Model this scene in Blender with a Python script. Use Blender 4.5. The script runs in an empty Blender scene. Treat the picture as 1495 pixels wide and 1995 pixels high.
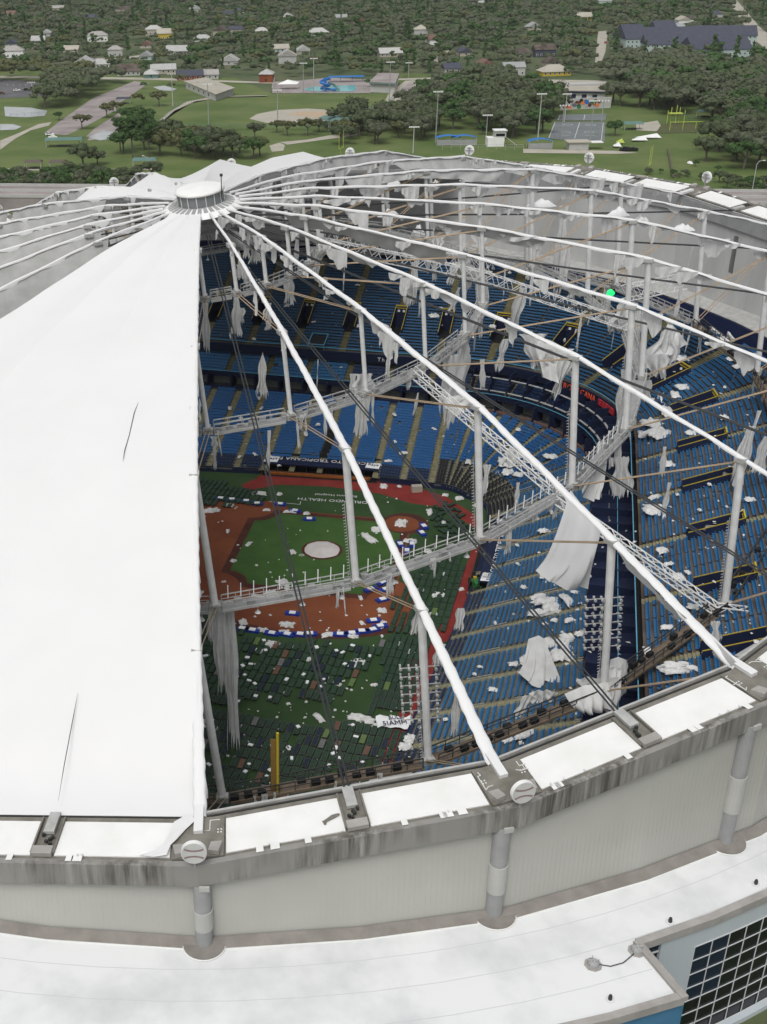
import bpy, bmesh, math, random
import numpy as np
from mathutils import Vector, Matrix
from mathutils.bvhtree import BVHTree
random.seed(7); rng = np.random.default_rng(7)
sc = bpy.context.scene
COL = sc.collection
R_ = math.radians
# ------------------------------------------------------------------ camera
CX, CY, CZ = 4.653, -188.41, 97.737
YAW, PITCH, ROLL, FOC, PPX, PPY = R_(-0.666), R_(-27.211), R_(-1.142), 2319.115, 471.166, 1039.256
def _axes():
    f = Vector((math.sin(YAW)*math.cos(PITCH), math.cos(YAW)*math.cos(PITCH), math.sin(PITCH)))
    r = Vector((math.cos(YAW), -math.sin(YAW), 0)); u = r.cross(f)
    return r*math.cos(ROLL)+u*math.sin(ROLL), -r*math.sin(ROLL)+u*math.cos(ROLL), f
AR, AU, AF = _axes()
EYE = Vector((CX, CY, CZ))
cd = bpy.data.cameras.new('camera'); cam = bpy.data.objects.new('camera', cd); COL.objects.link(cam)
cam.matrix_world = Matrix(((AR.x, AU.x, -AF.x, CX), (AR.y, AU.y, -AF.y, CY), (AR.z, AU.z, -AF.z, CZ), (0, 0, 0, 1)))
cd.sensor_fit = 'HORIZONTAL'; cd.sensor_width = 36; cd.lens = FOC/1495*36
cd.shift_x = (747.5-PPX)/1495; cd.shift_y = (PPY-997.5)/1495
cd.clip_start = 1; cd.clip_end = 9000
sc.camera = cam
# ------------------------------------------------------------------ light
W = bpy.data.worlds.new('World'); sc.world = W; W.use_nodes = True
nt = W.node_tree; bg = nt.nodes['Background']
sky = nt.nodes.new('ShaderNodeTexSky'); sky.sky_type = 'NISHITA'; sky.sun_disc = False
SUN_EL, SUN_AZ = R_(58), R_(200)          # azimuth measured clockwise from +Y
sky.sun_elevation = SUN_EL; sky.sun_rotation = SUN_AZ
sky.dust_density = 4.0; sky.air_density = 1.6; sky.ozone_density = 1.0
hs = nt.nodes.new('ShaderNodeHueSaturation'); hs.inputs['Saturation'].default_value = 0.16
nt.links.new(sky.outputs[0], hs.inputs['Color']); nt.links.new(hs.outputs[0], bg.inputs['Color'])
bg.inputs['Strength'].default_value = 0.12
sl = bpy.data.lights.new('sun', 'SUN'); sun = bpy.data.objects.new('sun', sl); COL.objects.link(sun)
sl.energy = 1.45; sl.angle = R_(30); sl.color = (1.0, 0.985, 0.96)
sd = Vector((math.sin(SUN_AZ)*math.cos(SUN_EL), math.cos(SUN_AZ)*math.cos(SUN_EL), math.sin(SUN_EL)))
sun.rotation_euler = sd.to_track_quat('Z', 'Y').to_euler(); sun.location = (0, 0, 400)
sc.view_settings.view_transform = 'Standard'; sc.view_settings.look = 'None'
sc.view_settings.exposure = 0.14; sc.view_settings.gamma = 1.0
sc.view_settings.use_curve_mapping = False
try:
    sc.cycles.max_bounces = 6; sc.cycles.use_denoising = True
except Exception: pass
# ------------------------------------------------------------------ where things stand
def ray(x, y): return (AF + AR*((x-PPX)/FOC) - AU*((y-PPY)/FOC)).normalized()
def px(x, y, z=0.0):                      # point of the level plane z
    d = ray(x, y); return EYE + d*((z-CZ)/d.z)
def dist(P): return (Vector(P)-EYE).dot(AF)
def topx(P):
    d = Vector(P)-EYE; z = d.dot(AF); return (PPX+FOC*d.dot(AR)/z, PPY-FOC*d.dot(AU)/z)
TILT, TAZ, H0, PHI = R_(7.807), R_(37.611), 34.284, -0.607
DN = Vector((-math.sin(TILT)*math.cos(TAZ), -math.sin(TILT)*math.sin(TAZ), math.cos(TILT)))
DE1 = Vector((math.cos(TAZ)*math.cos(TILT), math.sin(TAZ)*math.cos(TILT), math.sin(TILT)))
DE2 = Vector((-math.sin(TAZ), math.cos(TAZ), 0))
DC = Vector((0, 0, H0))
def dome(k, r, z, low=0.0):               # k-th of 24 spokes, tilted roof plane
    a = R_(PHI+15*k-90); x, y = r*math.cos(a), r*math.sin(a)
    uu = x*math.cos(TAZ)+y*math.sin(TAZ); vv = -x*math.sin(TAZ)+y*math.cos(TAZ)
    return DC + DE1*uu + DE2*vv + DN*z - (DN*.92+Vector((0, 0, .08)))*low
def pxd(x, y, z=0.0):                     # point of the tilted plane z above the ring plane
    d = ray(x, y); o = EYE-DC-DN*z; return EYE + d*(-(o.dot(DN))/d.dot(DN))
RID = [(5.3, 25.0), (18.0, 24.0), (42.5, 19.8), (65.9, 14.35), (87.7, 6.5), (104.2, 0.1)]
HOOP = {1: (87.7, 6.5, 20.6), 2: (65.9, 14.35, 18.5), 3: (42.5, 19.8, 12.2), 4: (18.0, 24.0, 7.5)}
def rz(r):
    for (a, za), (b, zb) in zip(RID, RID[1:]):
        if r <= b: return za+(zb-za)*(r-a)/(b-a)
    return 0.1
def vz(r): return 22.0*(1-(r-6)/98.2)
# ------------------------------------------------------------------ materials
def mat(name, col, rough=.8, noise=None, metal=0, bump=None, spec=.3, trans=0, col2=None, scale=1.0, detail=4, stretch=None, emit=None, ramp=(.35, .65)):
    m = bpy.data.materials.new(name); m.use_nodes = True; n = m.node_tree.nodes; l = m.node_tree.links
    b = n['Principled BSDF']; b.inputs['Roughness'].default_value = rough; b.inputs['Metallic'].default_value = metal
    b.inputs['Specular IOR Level'].default_value = spec
    b.inputs['Base Color'].default_value = (*col, 1)
    tc = n.new('ShaderNodeTexCoord'); mp = n.new('ShaderNodeMapping'); l.new(tc.outputs['Object'], mp.inputs[0])
    if stretch: mp.inputs['Scale'].default_value = stretch
    if col2 is not None:
        t = n.new('ShaderNodeTexNoise'); t.inputs['Scale'].default_value = scale; t.inputs['Detail'].default_value = detail
        t.inputs['Roughness'].default_value = .6
        l.new(mp.outputs[0], t.inputs['Vector'])
        r = n.new('ShaderNodeValToRGB'); r.color_ramp.elements[0].position = ramp[0]; r.color_ramp.elements[1].position = ramp[1]
        r.color_ramp.elements[0].color = (*col, 1); r.color_ramp.elements[1].color = (*col2, 1)
        l.new(t.outputs['Fac'], r.inputs[0]); l.new(r.outputs[0], b.inputs['Base Color'])
    if bump:
        t2 = n.new('ShaderNodeTexNoise'); t2.inputs['Scale'].default_value = bump[0]; t2.inputs['Detail'].default_value = 3
        l.new(mp.outputs[0], t2.inputs['Vector'])
        bn = n.new('ShaderNodeBump'); bn.inputs['Strength'].default_value = bump[1]; bn.inputs['Distance'].default_value = bump[2]
        l.new(t2.outputs['Fac'], bn.inputs['Height']); l.new(bn.outputs[0], b.inputs['Normal'])
    if emit:
        b.inputs['Emission Color'].default_value = (*emit[0], 1); b.inputs['Emission Strength'].default_value = emit[1]
    if trans:
        tr = n.new('ShaderNodeBsdfTranslucent'); tr.inputs['Color'].default_value = (*[c*.9 for c in col], 1)
        mx = n.new('ShaderNodeMixShader'); mx.inputs[0].default_value = trans
        out = n['Material Output']; l.new(b.outputs[0], mx.inputs[1]); l.new(tr.outputs[0], mx.inputs[2]); l.new(mx.outputs[0], out.inputs[0])
    return m
M = {}
M['membrane'] = mat('membrane', (.72, .72, .72), .7, col2=(.70, .70, .70), scale=.15, trans=.12)
M['cloth'] = mat('torn_cloth', (.74, .74, .73), .85, col2=(.60, .60, .585), scale=.7, trans=.3, bump=(1.6, .4, .12))
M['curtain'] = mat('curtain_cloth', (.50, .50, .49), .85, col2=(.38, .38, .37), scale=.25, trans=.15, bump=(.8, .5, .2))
M['cloth2'] = mat('scrap_cloth', (.74, .74, .73), .85, col2=(.58, .575, .56), scale=1.3, trans=.12, bump=(2.5, .7, .2))
M['white'] = mat('white_paint', (.72, .72, .71), .5, col2=(.62, .62, .61), scale=.8)
M['greywhite'] = mat('grey_white_paint', (.40, .40, .39), .5, col2=(.31, .31, .30), scale=.8)
M['steel'] = mat('galvanised_steel', (.42, .42, .41), .5, metal=.2)
M['darksteel'] = mat('dark_steel', (.05, .05, .05), .5, metal=.3)
M['brownsteel'] = mat('brown_deck', (.16, .12, .085), .8, col2=(.10, .08, .06), scale=.8)
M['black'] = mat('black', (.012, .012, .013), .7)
M['rubber'] = mat('black_cable', (.03, .032, .035), .6)
M['tan'] = mat('tan_cable', (.42, .32, .22), .7, col2=(.34, .26, .18), scale=.5)
M['roofwhite'] = mat('white_roof_panel', (.72, .72, .715), .6, col2=(.65, .65, .63), scale=.25)
M['ringdeck'] = mat('weathered_deck', (.125, .118, .10), .9, col2=(.20, .19, .165), scale=.6, detail=8)
M['fascia'] = mat('stained_fascia', (.215, .21, .195), .9)
M['wallpanel'] = mat('wall_panel', (.365, .365, .335), .65, col2=(.395, .395, .365), scale=.12)
M['innerwall'] = mat('inner_wall', (.42, .42, .415), .8, col2=(.48, .48, .47), scale=.3, stretch=(1, 1, .15))
M['column'] = mat('column_grey', (.25, .255, .255), .6, col2=(.295, .30, .30), scale=.5)
M['sleeve'] = mat('column_sleeve', (.37, .37, .355), .6, col2=(.41, .41, .39), scale=.4)
M['kerb'] = mat('brown_flashing', (.17, .155, .14), .8, col2=(.22, .205, .185), scale=.5)
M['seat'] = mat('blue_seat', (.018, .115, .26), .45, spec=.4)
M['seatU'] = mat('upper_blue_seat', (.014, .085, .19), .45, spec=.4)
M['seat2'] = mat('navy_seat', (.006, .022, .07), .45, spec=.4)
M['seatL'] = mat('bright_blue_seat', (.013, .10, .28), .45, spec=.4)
M['seatD'] = mat('dark_seat', (.018, .018, .02), .5)
M['navy'] = mat('navy_paint', (.009, .015, .045), .6)
M['deepblue'] = mat('deep_blue_wall', (.008, .016, .065), .7)
M['cyan'] = mat('light_blue_rail', (.10, .33, .46), .5)
M['standU'] = mat('upper_concrete', (.045, .045, .045), .9, col2=(.085, .08, .075), scale=.35)
M['stand'] = mat('stand_concrete', (.09, .095, .085), .9, col2=(.15, .155, .14), scale=.35)
M['standR'] = mat('wet_stand_concrete', (.045, .028, .022), .8, col2=(.12, .10, .085), scale=.16, detail=6)
M['aisle'] = mat('khaki_steps', (.17, .155, .085), .9, col2=(.25, .235, .15), scale=1.5)
M['aisleD'] = mat('dark_khaki_steps', (.10, .09, .045), .9, col2=(.15, .14, .08), scale=1.5)
M['yellow'] = mat('yellow_paint', (.45, .34, .03), .5)
M['turf'] = mat('artificial_turf', (.022, .050, .015), .95, col2=(.034, .072, .022), scale=.12, detail=5, bump=(20, .3, .02))
M['infield'] = mat('infield_turf', (.034, .085, .016), .95, col2=(.05, .11, .024), scale=.2, detail=5, bump=(20, .3, .02))
M['dirt'] = mat('infield_clay', (.14, .036, .015), .95, col2=(.20, .062, .024), scale=.10, detail=6)
M['dirtwet'] = mat('wet_clay', (.050, .016, .011), .9, col2=(.085, .026, .016), scale=.35, detail=6)
M['track'] = mat('red_track', (.17, .020, .016), .95, col2=(.22, .03, .024), scale=.3)
M['tarp'] = mat('mound_cover', (.50, .46, .44), .8, col2=(.58, .55, .53), scale=.5, bump=(1.2, .5, .2))
M['chalk'] = mat('white_line', (.6, .6, .58), .9)
M['cot'] = mat('green_cot_canvas', (.018, .040, .024), .8, col2=(.026, .055, .034), scale=1)
M['cotB'] = mat('brown_cot_canvas', (.12, .065, .045), .8)
M['cotN'] = mat('navy_cot_canvas', (.014, .022, .035), .8)
M['cotG'] = mat('grey_cot_canvas', (.13, .125, .13), .8)
M['cotL'] = mat('lime_cot_canvas', (.10, .15, .05), .8)
M['cotframe'] = mat('cot_frame', (.07, .075, .07), .5)
M['blue'] = mat('blue_vinyl', (.012, .035, .26), .5)
M['paper'] = mat('white_sheet', (.74, .75, .76), .7)
M['orange'] = mat('orange_bench', (.36, .11, .02), .7)
M['redletter'] = mat('red_letters', (.75, .10, .045), .6)  # the letters' own bright red, without emission
M['redsign'] = mat('red_sign', (.42, .02, .05), .5)
M['letter'] = mat('white_letters', (.62, .62, .62), .6)
M['orangelogo'] = mat('orange_logo', (.62, .17, .05), .6)
M['brownfloor'] = mat('brown_deck_boards', (.13, .072, .055), .8, col2=(.17, .10, .08), scale=.5)
M['greenled'] = mat('green_lamp', (.02, .4, .12), .5, emit=((.02, .9, .2), 1.2))
M['screen'] = mat('suite_glass', (.18, .185, .18), .35, col2=(.11, .115, .115), scale=.3)
M['glass'] = mat('dark_glass', (.005, .008, .009), .15, spec=.25)
M['glassblue'] = mat('navy_glass', (.008, .016, .035), .15, spec=.25)
M['bluewall'] = mat('blue_facade', (.05, .16, .28), .6, col2=(.062, .18, .30), scale=.4)
M['facade'] = mat('pale_facade', (.42, .46, .49), .55, col2=(.46, .50, .53), scale=.2, stretch=(1, 1, .1))
M['faint'] = mat('roof_lap', (.47, .49, .50), .8)
M['mullion'] = mat('mullion', (.50, .51, .52), .5)
M['concroof'] = mat('lower_roof', (.50, .515, .52), .8, col2=(.655, .665, .665), scale=.11, detail=15, ramp=(.36, .58))
M['parapet'] = mat('parapet_cap', (.34, .325, .31), .8, col2=(.27, .255, .24), scale=.5)
M['grass'] = mat('park_grass', (.062, .102, .022), .95, col2=(.112, .142, .046), scale=.035, detail=10)
M['ground'] = mat('suburb_ground', (.045, .075, .025), .95, col2=(.095, .105, .055), scale=.02, detail=6)
M['asphalt'] = mat('asphalt', (.085, .085, .09), .9, col2=(.12, .12, .125), scale=.08)
M['wetpave'] = mat('wet_paving', (.20, .17, .165), .8, col2=(.30, .27, .26), scale=.06, detail=6)
M['path'] = mat('pale_path', (.38, .35, .30), .9, col2=(.32, .30, .25), scale=.1)
M['puddle'] = mat('standing_water', (.40, .42, .43), .25, col2=(.34, .36, .36), scale=.1)
M['pool'] = mat('pool_water', (.05, .34, .38), .15, col2=(.08, .42, .46), scale=.15)
M['leafA'] = mat('oak_leaves', (.050, .068, .032), .9, col2=(.092, .112, .056), scale=.5, trans=.12)
M['leafB'] = mat('green_leaves', (.036, .078, .022), .9, col2=(.062, .112, .034), scale=.5, trans=.12)
M['leafC'] = mat('brown_leaves', (.070, .080, .030), .9, col2=(.105, .112, .048), scale=.5, trans=.12)
M['leafG'] = mat('grey_leaves', (.060, .074, .044), .9, col2=(.105, .118, .072), scale=.5, trans=.12)
M['bark'] = mat('bark', (.10, .085, .07), .95)
M['roofteal'] = mat('teal_roof', (.085, .16, .145), .6, col2=(.11, .19, .175), scale=.3)
M['courtblue'] = mat('court_blue', (.06, .15, .24), .8)
M['court'] = mat('court_grey', (.12, .135, .14), .9, col2=(.16, .175, .18), scale=.1)
M['limegreen'] = mat('lime_paint', (.38, .45, .08), .6)
M['vblue'] = mat('bright_blue_canvas', (.02, .14, .42), .7)
M['beige'] = mat('beige_wall', (.38, .35, .29), .8)
M['slate'] = mat('dark_shingles', (.045, .05, .07), .8, col2=(.06, .065, .09), scale=.4)
M['paleblue'] = mat('pale_green_wall', (.36, .44, .42), .8)
M['seamred'] = mat('stitch_red', (.22, .12, .11), .7)
M['louvre'] = mat('grey_louvre', (.17, .18, .185), .6, col2=(.20, .21, .215), scale=2)
M['screenY'] = mat('ochre_mesh', (.20, .12, .03), .7)
# rain streaks running down the ring fascia (real staining)
def streaks():
    m = M['fascia']; n = m.node_tree.nodes; l = m.node_tree.links; b = n['Principled BSDF']
    tc = n.new('ShaderNodeTexCoord'); mp = n.new('ShaderNodeMapping'); mp.inputs['Scale'].default_value = (1.1, 1.1, .07)
    l.new(tc.outputs['Object'], mp.inputs[0])
    t = n.new('ShaderNodeTexNoise'); t.inputs['Scale'].default_value = 1.0; t.inputs['Detail'].default_value = 8; t.inputs['Roughness'].default_value = .7
    l.new(mp.outputs[0], t.inputs['Vector'])
    r = n.new('ShaderNodeValToRGB'); e = r.color_ramp.elements
    e[0].position = .40; e[0].color = (.075, .07, .062, 1); e[1].position = .66; e[1].color = (.30, .295, .28, 1)
    x = e.new(.52); x.color = (.17, .165, .15, 1)
    t2 = n.new('ShaderNodeTexNoise'); t2.inputs['Scale'].default_value = .12; l.new(tc.outputs['Object'], t2.inputs['Vector'])
    mx = n.new('ShaderNodeMixRGB'); mx.inputs[2].default_value = (.23, .225, .21, 1)
    r2 = n.new('ShaderNodeValToRGB'); r2.color_ramp.elements[0].position = .42; r2.color_ramp.elements[1].position = .60
    l.new(t2.outputs['Fac'], r2.inputs[0]); l.new(r2.outputs[0], mx.inputs[0])
    l.new(t.outputs['Fac'], r.inputs[0]); l.new(r.outputs[0], mx.inputs[1]); l.new(mx.outputs[0], b.inputs['Base Color'])
streaks()
# ------------------------------------------------------------------ mesh helpers
class MB:
    def __init__(s): s.V = []; s.F = []
    def add(s, vs, fs):
        o = len(s.V); s.V.extend([tuple(v) for v in vs]); s.F.extend([tuple(i+o for i in f) for f in fs]); return s
    def box(s, c, sx, sy, sz, rot=0.0, base=False):      # c centre (or base centre)
        cz = c[2]+(sz/2 if base else 0); co, si = math.cos(rot), math.sin(rot); vs = []
        for z in (-sz/2, sz/2):
            for x, y in ((-sx/2, -sy/2), (sx/2, -sy/2), (sx/2, sy/2), (-sx/2, sy/2)):
                vs.append((c[0]+x*co-y*si, c[1]+x*si+y*co, cz+z))
        return s.add(vs, [(0, 3, 2, 1), (4, 5, 6, 7), (0, 1, 5, 4), (1, 2, 6, 5), (2, 3, 7, 6), (3, 0, 4, 7)])
    def beam(s, p, q, w, h=None, up=(0, 0, 1)):
        p, q = Vector(p), Vector(q); h = h or w; d = (q-p).normalized(); x = d.cross(Vector(up))
        if x.length < 1e-3: x = d.cross(Vector((1, 0, 0)))
        x.normalize(); y = x.cross(d)
        vs = [e+x*a*w/2+y*b*h/2 for e in (p, q) for a, b in ((-1, -1), (1, -1), (1, 1), (-1, 1))]
        return s.add(vs, [(0, 1, 2, 3), (7, 6, 5, 4), (0, 4, 5, 1), (1, 5, 6, 2), (2, 6, 7, 3), (3, 7, 4, 0)])
    def tube(s, pts, r, n=8, cap=True):
        pts = [Vector(p) for p in pts]; rr = r if isinstance(r, (list, tuple)) else [r]*len(pts); vs = []; fs = []
        for i, p in enumerate(pts):
            d = (pts[min(i+1, len(pts)-1)]-pts[max(i-1, 0)]).normalized(); x = d.cross(Vector((0, 0, 1)))
            if x.length < 1e-2: x = Vector((1, 0, 0)); x = (x-d*x.dot(d))
            x.normalize(); y = x.cross(d)
            for j in range(n):
                a = 2*math.pi*j/n; vs.append(p+(x*math.cos(a)+y*math.sin(a))*rr[i])
        for i in range(len(pts)-1):
            for j in range(n):
                k = (j+1) % n; fs.append((i*n+j, i*n+k, (i+1)*n+k, (i+1)*n+j))
        if cap: fs.append(tuple(range(n))[::-1]); fs.append(tuple((len(pts)-1)*n+j for j in range(n)))
        return s.add(vs, fs)
    def prism(s, pts, z0, z1):                            # polygon of (x,y), closed
        n = len(pts); vs = [(p[0], p[1], z0) for p in pts]+[(p[0], p[1], z1) for p in pts]
        return s.add(vs, [tuple(range(n))[::-1], tuple(range(n, 2*n))]+[(i, (i+1) % n, n+(i+1) % n, n+i) for i in range(n)])
    def slab(s, top, th, down=(0, 0, -1)):                # 3-D polygon with thickness
        n = len(top); d = Vector(down)*th; vs = [Vector(p) for p in top]+[Vector(p)+d for p in top]
        return s.add(vs, [tuple(range(n)), tuple(range(n, 2*n))[::-1]]+[(i, n+i, n+(i+1) % n, (i+1) % n) for i in range(n)])
    def poly(s, pts): return s.add(pts, [tuple(range(len(pts)))])
    def grid(s, rows):
        n = len(rows[0]); vs = [p for r in rows for p in r]
        return s.add(vs, [(i*n+j, i*n+j+1, (i+1)*n+j+1, (i+1)*n+j) for i in range(len(rows)-1) for j in range(n-1)])
def meshof(name, mb, m, O=(0, 0, 0), smooth=False):
    me = bpy.data.meshes.new(name); O = Vector(O)
    me.from_pydata([(v[0]-O[0], v[1]-O[1], v[2]-O[2]) for v in mb.V], [], mb.F); me.materials.append(m)
    if smooth: me.polygons.foreach_set('use_smooth', [True]*len(me.polygons))
    return me
def link(name, me, parent=None, loc=(0, 0, 0), rot=(0, 0, 0)):
    o = bpy.data.objects.new(name, me); COL.objects.link(o); o.location = loc; o.rotation_euler = rot
    if parent: o.parent = parent
    return o
def tag(o, label=None, cat=None, group=None, kind=None):
    if label: o['label'] = label
    if cat: o['category'] = cat
    if group: o['group'] = group
    if kind: o['kind'] = kind
    return o
def struct(name, mb, m, smooth=False): return tag(link(name, meshof(name, mb, m, smooth=smooth)), kind='structure')
def thing(name, label, cat, loc=(0, 0, 0), group=None):
    o = bpy.data.objects.new(name, None); COL.objects.link(o); o.location = loc; o.empty_display_size = .5
    return tag(o, label, cat, group)
def part(t, name, mb, m, smooth=False, sub=None):        # geometry given in world coordinates; sub = parent part
    if not mb.V: return None
    o = link(name, meshof(name, mb, m, O=t.location, smooth=smooth), sub or t); return o
def single(name, mb, m, label, cat, group=None, smooth=False, O=None):
    if O is None: O = Vector(mb.V[0])
    o = link(name, meshof(name, mb, m, O=O, smooth=smooth), None, O); return tag(o, label, cat, group)
def copy_tree(o, parent=None):
    c = o.copy(); COL.objects.link(c); c.parent = parent
    for ch in list(o.children): copy_tree(ch, c)
    return c
NUM = ['first', 'second', 'third', 'fourth', 'fifth', 'sixth', 'seventh', 'eighth', 'ninth', 'tenth', 'eleventh', 'twelfth', 'thirteenth',
       'fourteenth', 'fifteenth', 'sixteenth', 'seventeenth', 'eighteenth', 'nineteenth', 'twentieth', 'twenty-first', 'twenty-second',
       'twenty-third', 'twenty-fourth', 'twenty-fifth', 'twenty-sixth', 'twenty-seventh', 'twenty-eighth', 'twenty-ninth', 'thirtieth', 'thirty-first', 'thirty-second', 'thirty-third', 'thirty-fourth', 'thirty-fifth', 'thirty-sixth']
def text(txt, loc, xdir, ydir, size, m, parent=None, name='lettering', ext=.03):
    cu = bpy.data.curves.new(name, 'FONT'); cu.body = txt; cu.size = size; cu.extrude = ext; cu.align_x = 'CENTER'; cu.align_y = 'CENTER'; cu.resolution_u = 2
    cu.materials.append(m); o = bpy.data.objects.new(name, cu); COL.objects.link(o)
    x = Vector(xdir).normalized(); y = Vector(ydir); y = (y-x*y.dot(x)).normalized(); z = x.cross(y)
    mw = Matrix(((x.x, y.x, z.x, loc[0]), (x.y, y.y, z.y, loc[1]), (x.z, y.z, z.z, loc[2]), (0, 0, 0, 1)))
    if parent: o.parent = parent; mw = Matrix.Translation(-parent.location) @ mw
    o.matrix_basis = mw
    return o
# ================================================================== FIELD
HX, HY = 32.114, 4.707; HYAW = R_(212.0)
HOME = Vector((HX, HY, 0))
def fld(a, b, z=0):                        # a toward first base side, b toward third, metres from home
    d1 = Vector((math.cos(HYAW-math.pi/4), math.sin(HYAW-math.pi/4), 0)); d3 = Vector((math.cos(HYAW+math.pi/4), math.sin(HYAW+math.pi/4), 0))
    return HOME+d1*a+d3*b+Vector((0, 0, z))
def sheet(name, pts, z, m): return struct(name, MB().poly([(p[0], p[1], z) for p in pts]), m)
def circ(c, r, n=40, a0=0, a1=2*math.pi): return [(c[0]+r*math.cos(a0+(a1-a0)*i/n), c[1]+r*math.sin(a0+(a1-a0)*i/n)) for i in range(n+(0 if abs(a1-a0-2*math.pi) < 1e-6 else 1))]
def sheet_fan(name, pts, z, m, c):
    return struct(name, MB().add([(c[0], c[1], z)]+[(p[0], p[1], z) for p in pts], [(0, i+1, (i+1) % len(pts)+1) for i in range(len(pts))]), m)
sheet_fan('ballpark_turf', circ((0, 0), 104), 0.0, M['turf'], (0, 0))
B = 27.43; rub = fld(18.44*.7071, 18.44*.7071)
# clay: arc of 29 m about the rubber, bounded by lines 4.5 m outside the foul lines
arc = []
for i in range(121):
    a = 2*math.pi*i/120; q = (rub.x+29*math.cos(a), rub.y+29*math.sin(a)); v = Vector((q[0], q[1], 0))-HOME
    ca = v.dot(fld(1, 0)-HOME); cb = v.dot(fld(0, 1)-HOME)
    if ca > -4.5 and cb > -4.5 and ca+cb > 24: arc.append((math.atan2(v.y, v.x) % (2*math.pi), q, ca, cb))
arc.sort(key=lambda t: t[3]-t[2])
pts = [t[1] for t in arc]
in3 = fld(-4.5, arc[-1][3]-6); in1 = fld(arc[0][2]-6, -4.5)
clay = pts+[fld(-4.5, B-4)[:2], fld(-1.2, B-6)[:2], fld(-1.2, 2)[:2], fld(2, -1.2)[:2], fld(B-6, -1.2)[:2], fld(B-4, -4.5)[:2]]
sheet_fan('infield_clay', clay, .004, M['dirt'], fld(13, 13))
q = MB(); aa = [p for p in pts]
for p, r in zip(aa, aa[1:]):
    p, r = Vector(p), Vector(r)
    if (p-r).length < 4:
        i0, i1 = rub.xy+(p-rub.xy)*.945, rub.xy+(r-rub.xy)*.945; q.poly([(p.x, p.y, .007), (r.x, r.y, .007), (i1.x, i1.y, .007), (i0.x, i0.y, .007)])
struct('wet_clay_edge', q, M['dirtwet'])
def rounded_square(i0, i1, cut):
    out = []
    for cx, cy, ax, ay in ((i0, i0, -1, -1), (i1, i0, 1, -1), (i1, i1, 1, 1), (i0, i1, -1, 1)):
        bx, by = (0 if cx == i0 else B), (0 if cy == i0 else B)
        a = math.atan2(-ay, -ax); r = cut; arcp = []
        for j in range(9):
            th = a+math.pi/4*(1-j/4.0)*1.0
            arcp.append(fld(bx+r*math.cos(th), by+r*math.sin(th)))
        out += [p[:2] for p in (arcp if (cx == i0) == (cy == i0) else arcp)]
    return out
wet = rounded_square(.2, B-.2, 3.0); sheet_fan('wet_clay_edge', wet, .008, M['dirtwet'], rub)
gr = [];
for (bx, by, st) in ((0, 0, 0), (B, 0, 90), (B, B, 180), (0, B, 270)):
    for j in range(7):
        th = R_(st+85-80*j/6.0); r = 4.2
        gr.append(fld(bx+r*math.cos(th), by+r*math.sin(th))[:2])
sheet_fan('wet_clay_border', [tuple(rub.xy+(Vector(p)-rub.xy)*1.10) for p in gr], .010, M['dirtwet'], rub)
sheet_fan('infield_grass', gr, .012, M['infield'], rub)
sheet_fan('home_plate_circle', circ(HOME, 4.2), .016, M['dirtwet'], HOME)
sheet_fan('home_plate_clay', circ(HOME+Vector((-.6, -.2, 0)), 3.2), .020, M['dirt'], HOME)
# mowing: slightly lighter clay swaths stay clay-coloured; mound under its cover
mb = MB(); rings = [(3.1, .06), (2.7, .28), (1.6, .42), (.4, .5)]
vs = []; n = 28
for ri, (r, z) in enumerate(rings):
    for j in range(n):
        a = 2*math.pi*j/n; rr = r*(1+random.uniform(-.03, .03)); vs.append((rub.x+rr*math.cos(a), rub.y+rr*math.sin(a), z+random.uniform(-.04, .04)))
vs.append((rub.x, rub.y, .55))
fs = [(i*n+j, i*n+(j+1) % n, (i+1)*n+(j+1) % n, (i+1)*n+j) for i in range(3) for j in range(n)]+[(3*n+j, 3*n+(j+1) % n, 4*n) for j in range(n)]
mb.add(vs, fs)
sheet_fan('mound_clay', circ(rub, 3.6), .022, M['dirtwet'], rub)
single('mound_cover', mb, M['tarp'], 'round pale tarpaulin over the pitcher mound in the infield grass', 'tarpaulin', O=rub, smooth=True)
mb = MB(); mb.tube([(px(588, 1082)+Vector((.45*math.cos(a), .30*math.sin(a), .05))) for a in [i*math.pi/8 for i in range(17)]], .05, 5, False)
single('hose_ring', mb, M['chalk'], 'small white ring lying on the infield grass beside the mound', 'ring')
# red warning tracks
tk = [(515, 918), (745, 932), (800, 945), (870, 968), (905, 990), (940, 1012), (925, 1030), (895, 1008), (868, 990), (800, 980), (742, 962), (640, 948), (545, 944), (500, 952), (488, 960), (470, 945), (500, 932)]
def striped(name, lst, z, m):
    pp = [px(x, y) for x, y in lst]; n = len(pp)//2
    mb = MB(); mb.poly([(p.x, p.y, z) for p in pp]); return struct(name, mb, m)
striped('warning_track', tk, .006, M['track'])
striped('warning_track', [(922, 1062), (972, 1062), (975, 1075), (950, 1110), (940, 1160), (925, 1205), (912, 1222), (900, 1240), (862, 1252), (845, 1300), (838, 1380), (800, 1480), (770, 1560), (700, 1620), (660, 1640), (700, 1580), (740, 1490), (775, 1400), (800, 1290), (862, 1215), (895, 1140), (915, 1085)], .006, M['track'])
mb = MB()
for (p, q, w) in ((px(525, 977), px(585, 983), .12), (px(585, 983), px(586, 977), .12)): mb.beam((p.x, p.y, .03), (q.x, q.y, .03), w, .01)
struct('coach_box_line', mb, M['chalk'])
for txt, x, y, sz in (('ORLANDO HEALTH', 648, 975, 1.5), ('Bayfront Hospital', 655, 965, 1.15)):
    p = px(x, y, .03); o = text(txt, p, (-.985, .17, 0), (-.17, -.985, 0), sz, M['letter'], ext=.005); tag(o, 'white %s lettering painted upside down on the foul turf' % ('upper-case sponsor' if sz > 1.2 else 'smaller lower sponsor'), 'lettering')
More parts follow.
